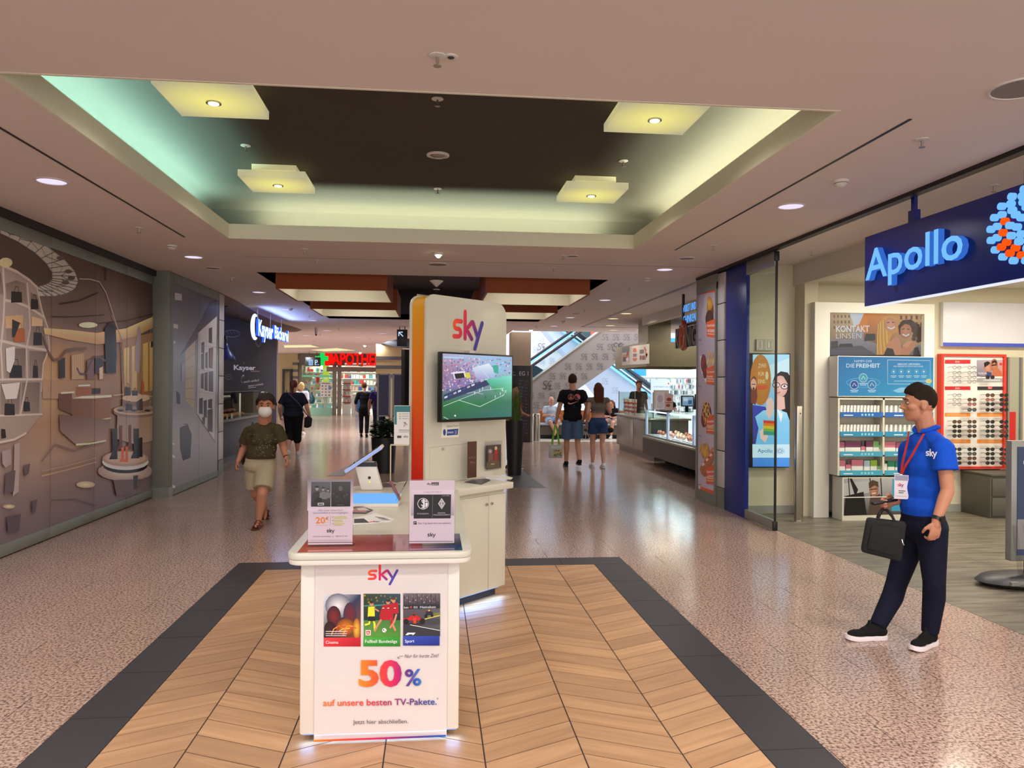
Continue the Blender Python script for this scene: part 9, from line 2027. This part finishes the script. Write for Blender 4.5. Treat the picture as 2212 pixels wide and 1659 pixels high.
t=thing('handbag','small black handbag on a thin strap at the hip of the young woman','bag',C6.w(.24,.05,.75));mb=MB();mb.ball(C6.w(.265,.02,.78),(.075,.05,.06),12);blob(mb,'body',mat('bag_black'),t,.012,3);MB().tube([C6.w(.265,.02,.83),C6.w(.255,.0,1.1),C6.w(.17,.0,1.455),C6.w(.14,.10,1.36)],.007,6).build('strap',mat('strap_pale',(190,170,160),.5),t)
# ---- people sitting on the bench
def sitter(label,x,y,f,H,skin,top,bottom,shoe,hair,long_=None,leg=.3,cross=False,girth=1.,sole=(40,40,42),tilt=.2,jump={}):
    J=dict(head=(0,.06,1.20),neck=(0,.0,1.02),sh_l=(-.178,.0,.98),sh_r=(.178,.0,.98),hip_l=(-.09,0,.575),hip_r=(.09,0,.575),el_l=(-.25,.06,.72),wr_l=(-.10,.24,.70),el_r=(.25,.06,.72),wr_r=(.06,.26,.74),kn_l=(-.13,.46,.54),kn_r=(.13,.46,.54),an_l=(-.10,.52,.09),an_r=(.12,.50,.09))
    if cross: J.update(an_l=(.05,.62,.10),an_r=(-.03,.55,.16))
    J.update(jump)
    F_=Fig(label,(x,y,0),f,H,girth,skin,.014,tilt=tilt,**J);F_.body(it=2);F_.face()
    if hair: (F_.hair_long(hair,long_) if long_ else F_.hair_short(hair,.006))
    F_.shirt(top,'shirt',.016,sleeve=.75,hem=.46*F_.k);F_.trousers(bottom,leg,'shorts',.018,end_r=.10)
    for q in 'lr': F_.shoe(q,shoe,mat('sole_%d' % sole[0],sole,.5),.26,.026)
    return F_
ox=ony(1190,900,23.85).x
O7=sitter('bald old man in pale blue shirt and shorts sitting on the bench',ox,23.85,(.1,-1),1.72,SKIN3,cloth('shirt_paleblue',(186,206,232)),cloth('shorts_paleblue',(150,186,226)),SBK,None,leg=.42,cross=True,tilt=.12)
yx=ony(1323,900,23.9).x
Y8=sitter('young woman in dark top sitting bent over on the bench',yx,23.9,(-.55,-1),1.64,SKIN3,NVY,cloth('shorts_pale',(206,196,200)),SWH,(110,64,44),long_=.25,leg=.26,sole=(226,222,222),tilt=.5,jump=dict(head=(0,.14,1.15),neck=(0,.06,1.0),sh_l=(-.17,.05,.97),sh_r=(.17,.05,.97)))
# ---- staff behind the snack counter, person behind the grass planter
S9=walker('snack bar worker with short hair and black shirt standing behind the glass screen',(ony(1380,830,20.9).x,20.9,0),(.15,-1),1.80,1.05,SKIN2,(70,52,40),BLK,BLK,SBK,vox=.014,step=.0)
S10=walker('blonde snack bar worker in black bending over behind the sausage case',(5.92,19.3,0),(.9,.5),1.66,1.12,SKIN3,(196,160,96),BLK,BLK,SBK,hair_long=.08,vox=.013,step=.0,jump=dict(head=(-.04,.22,1.42),neck=(0,.14,1.32),sh_l=(-.18,.13,1.28),sh_r=(.18,.13,1.28),el_r=(.25,.16,1.10),wr_r=(.14,.34,1.06)))
px_=onz(1130,1019)
S11=walker('person in a red top and black trousers mostly hidden behind the grass planter',(px_.x-.17,px_.y+.35,0),(.85,-.5),1.66,1.0,SKIN2,(60,44,36),cloth('cloth_red',(206,62,48)),BLK,mat('sandal_brown',(110,70,50),.5),vox=.014,leg=.86,step=.02,hem=.72,jump=dict(el_l=(-.22,.1,1.15),wr_l=(-.10,.28,1.12)))
fl_o=M1f.build('leaf_print',mat('leaf_motif',(112,106,84),.8),M1.root,kind='stuff')
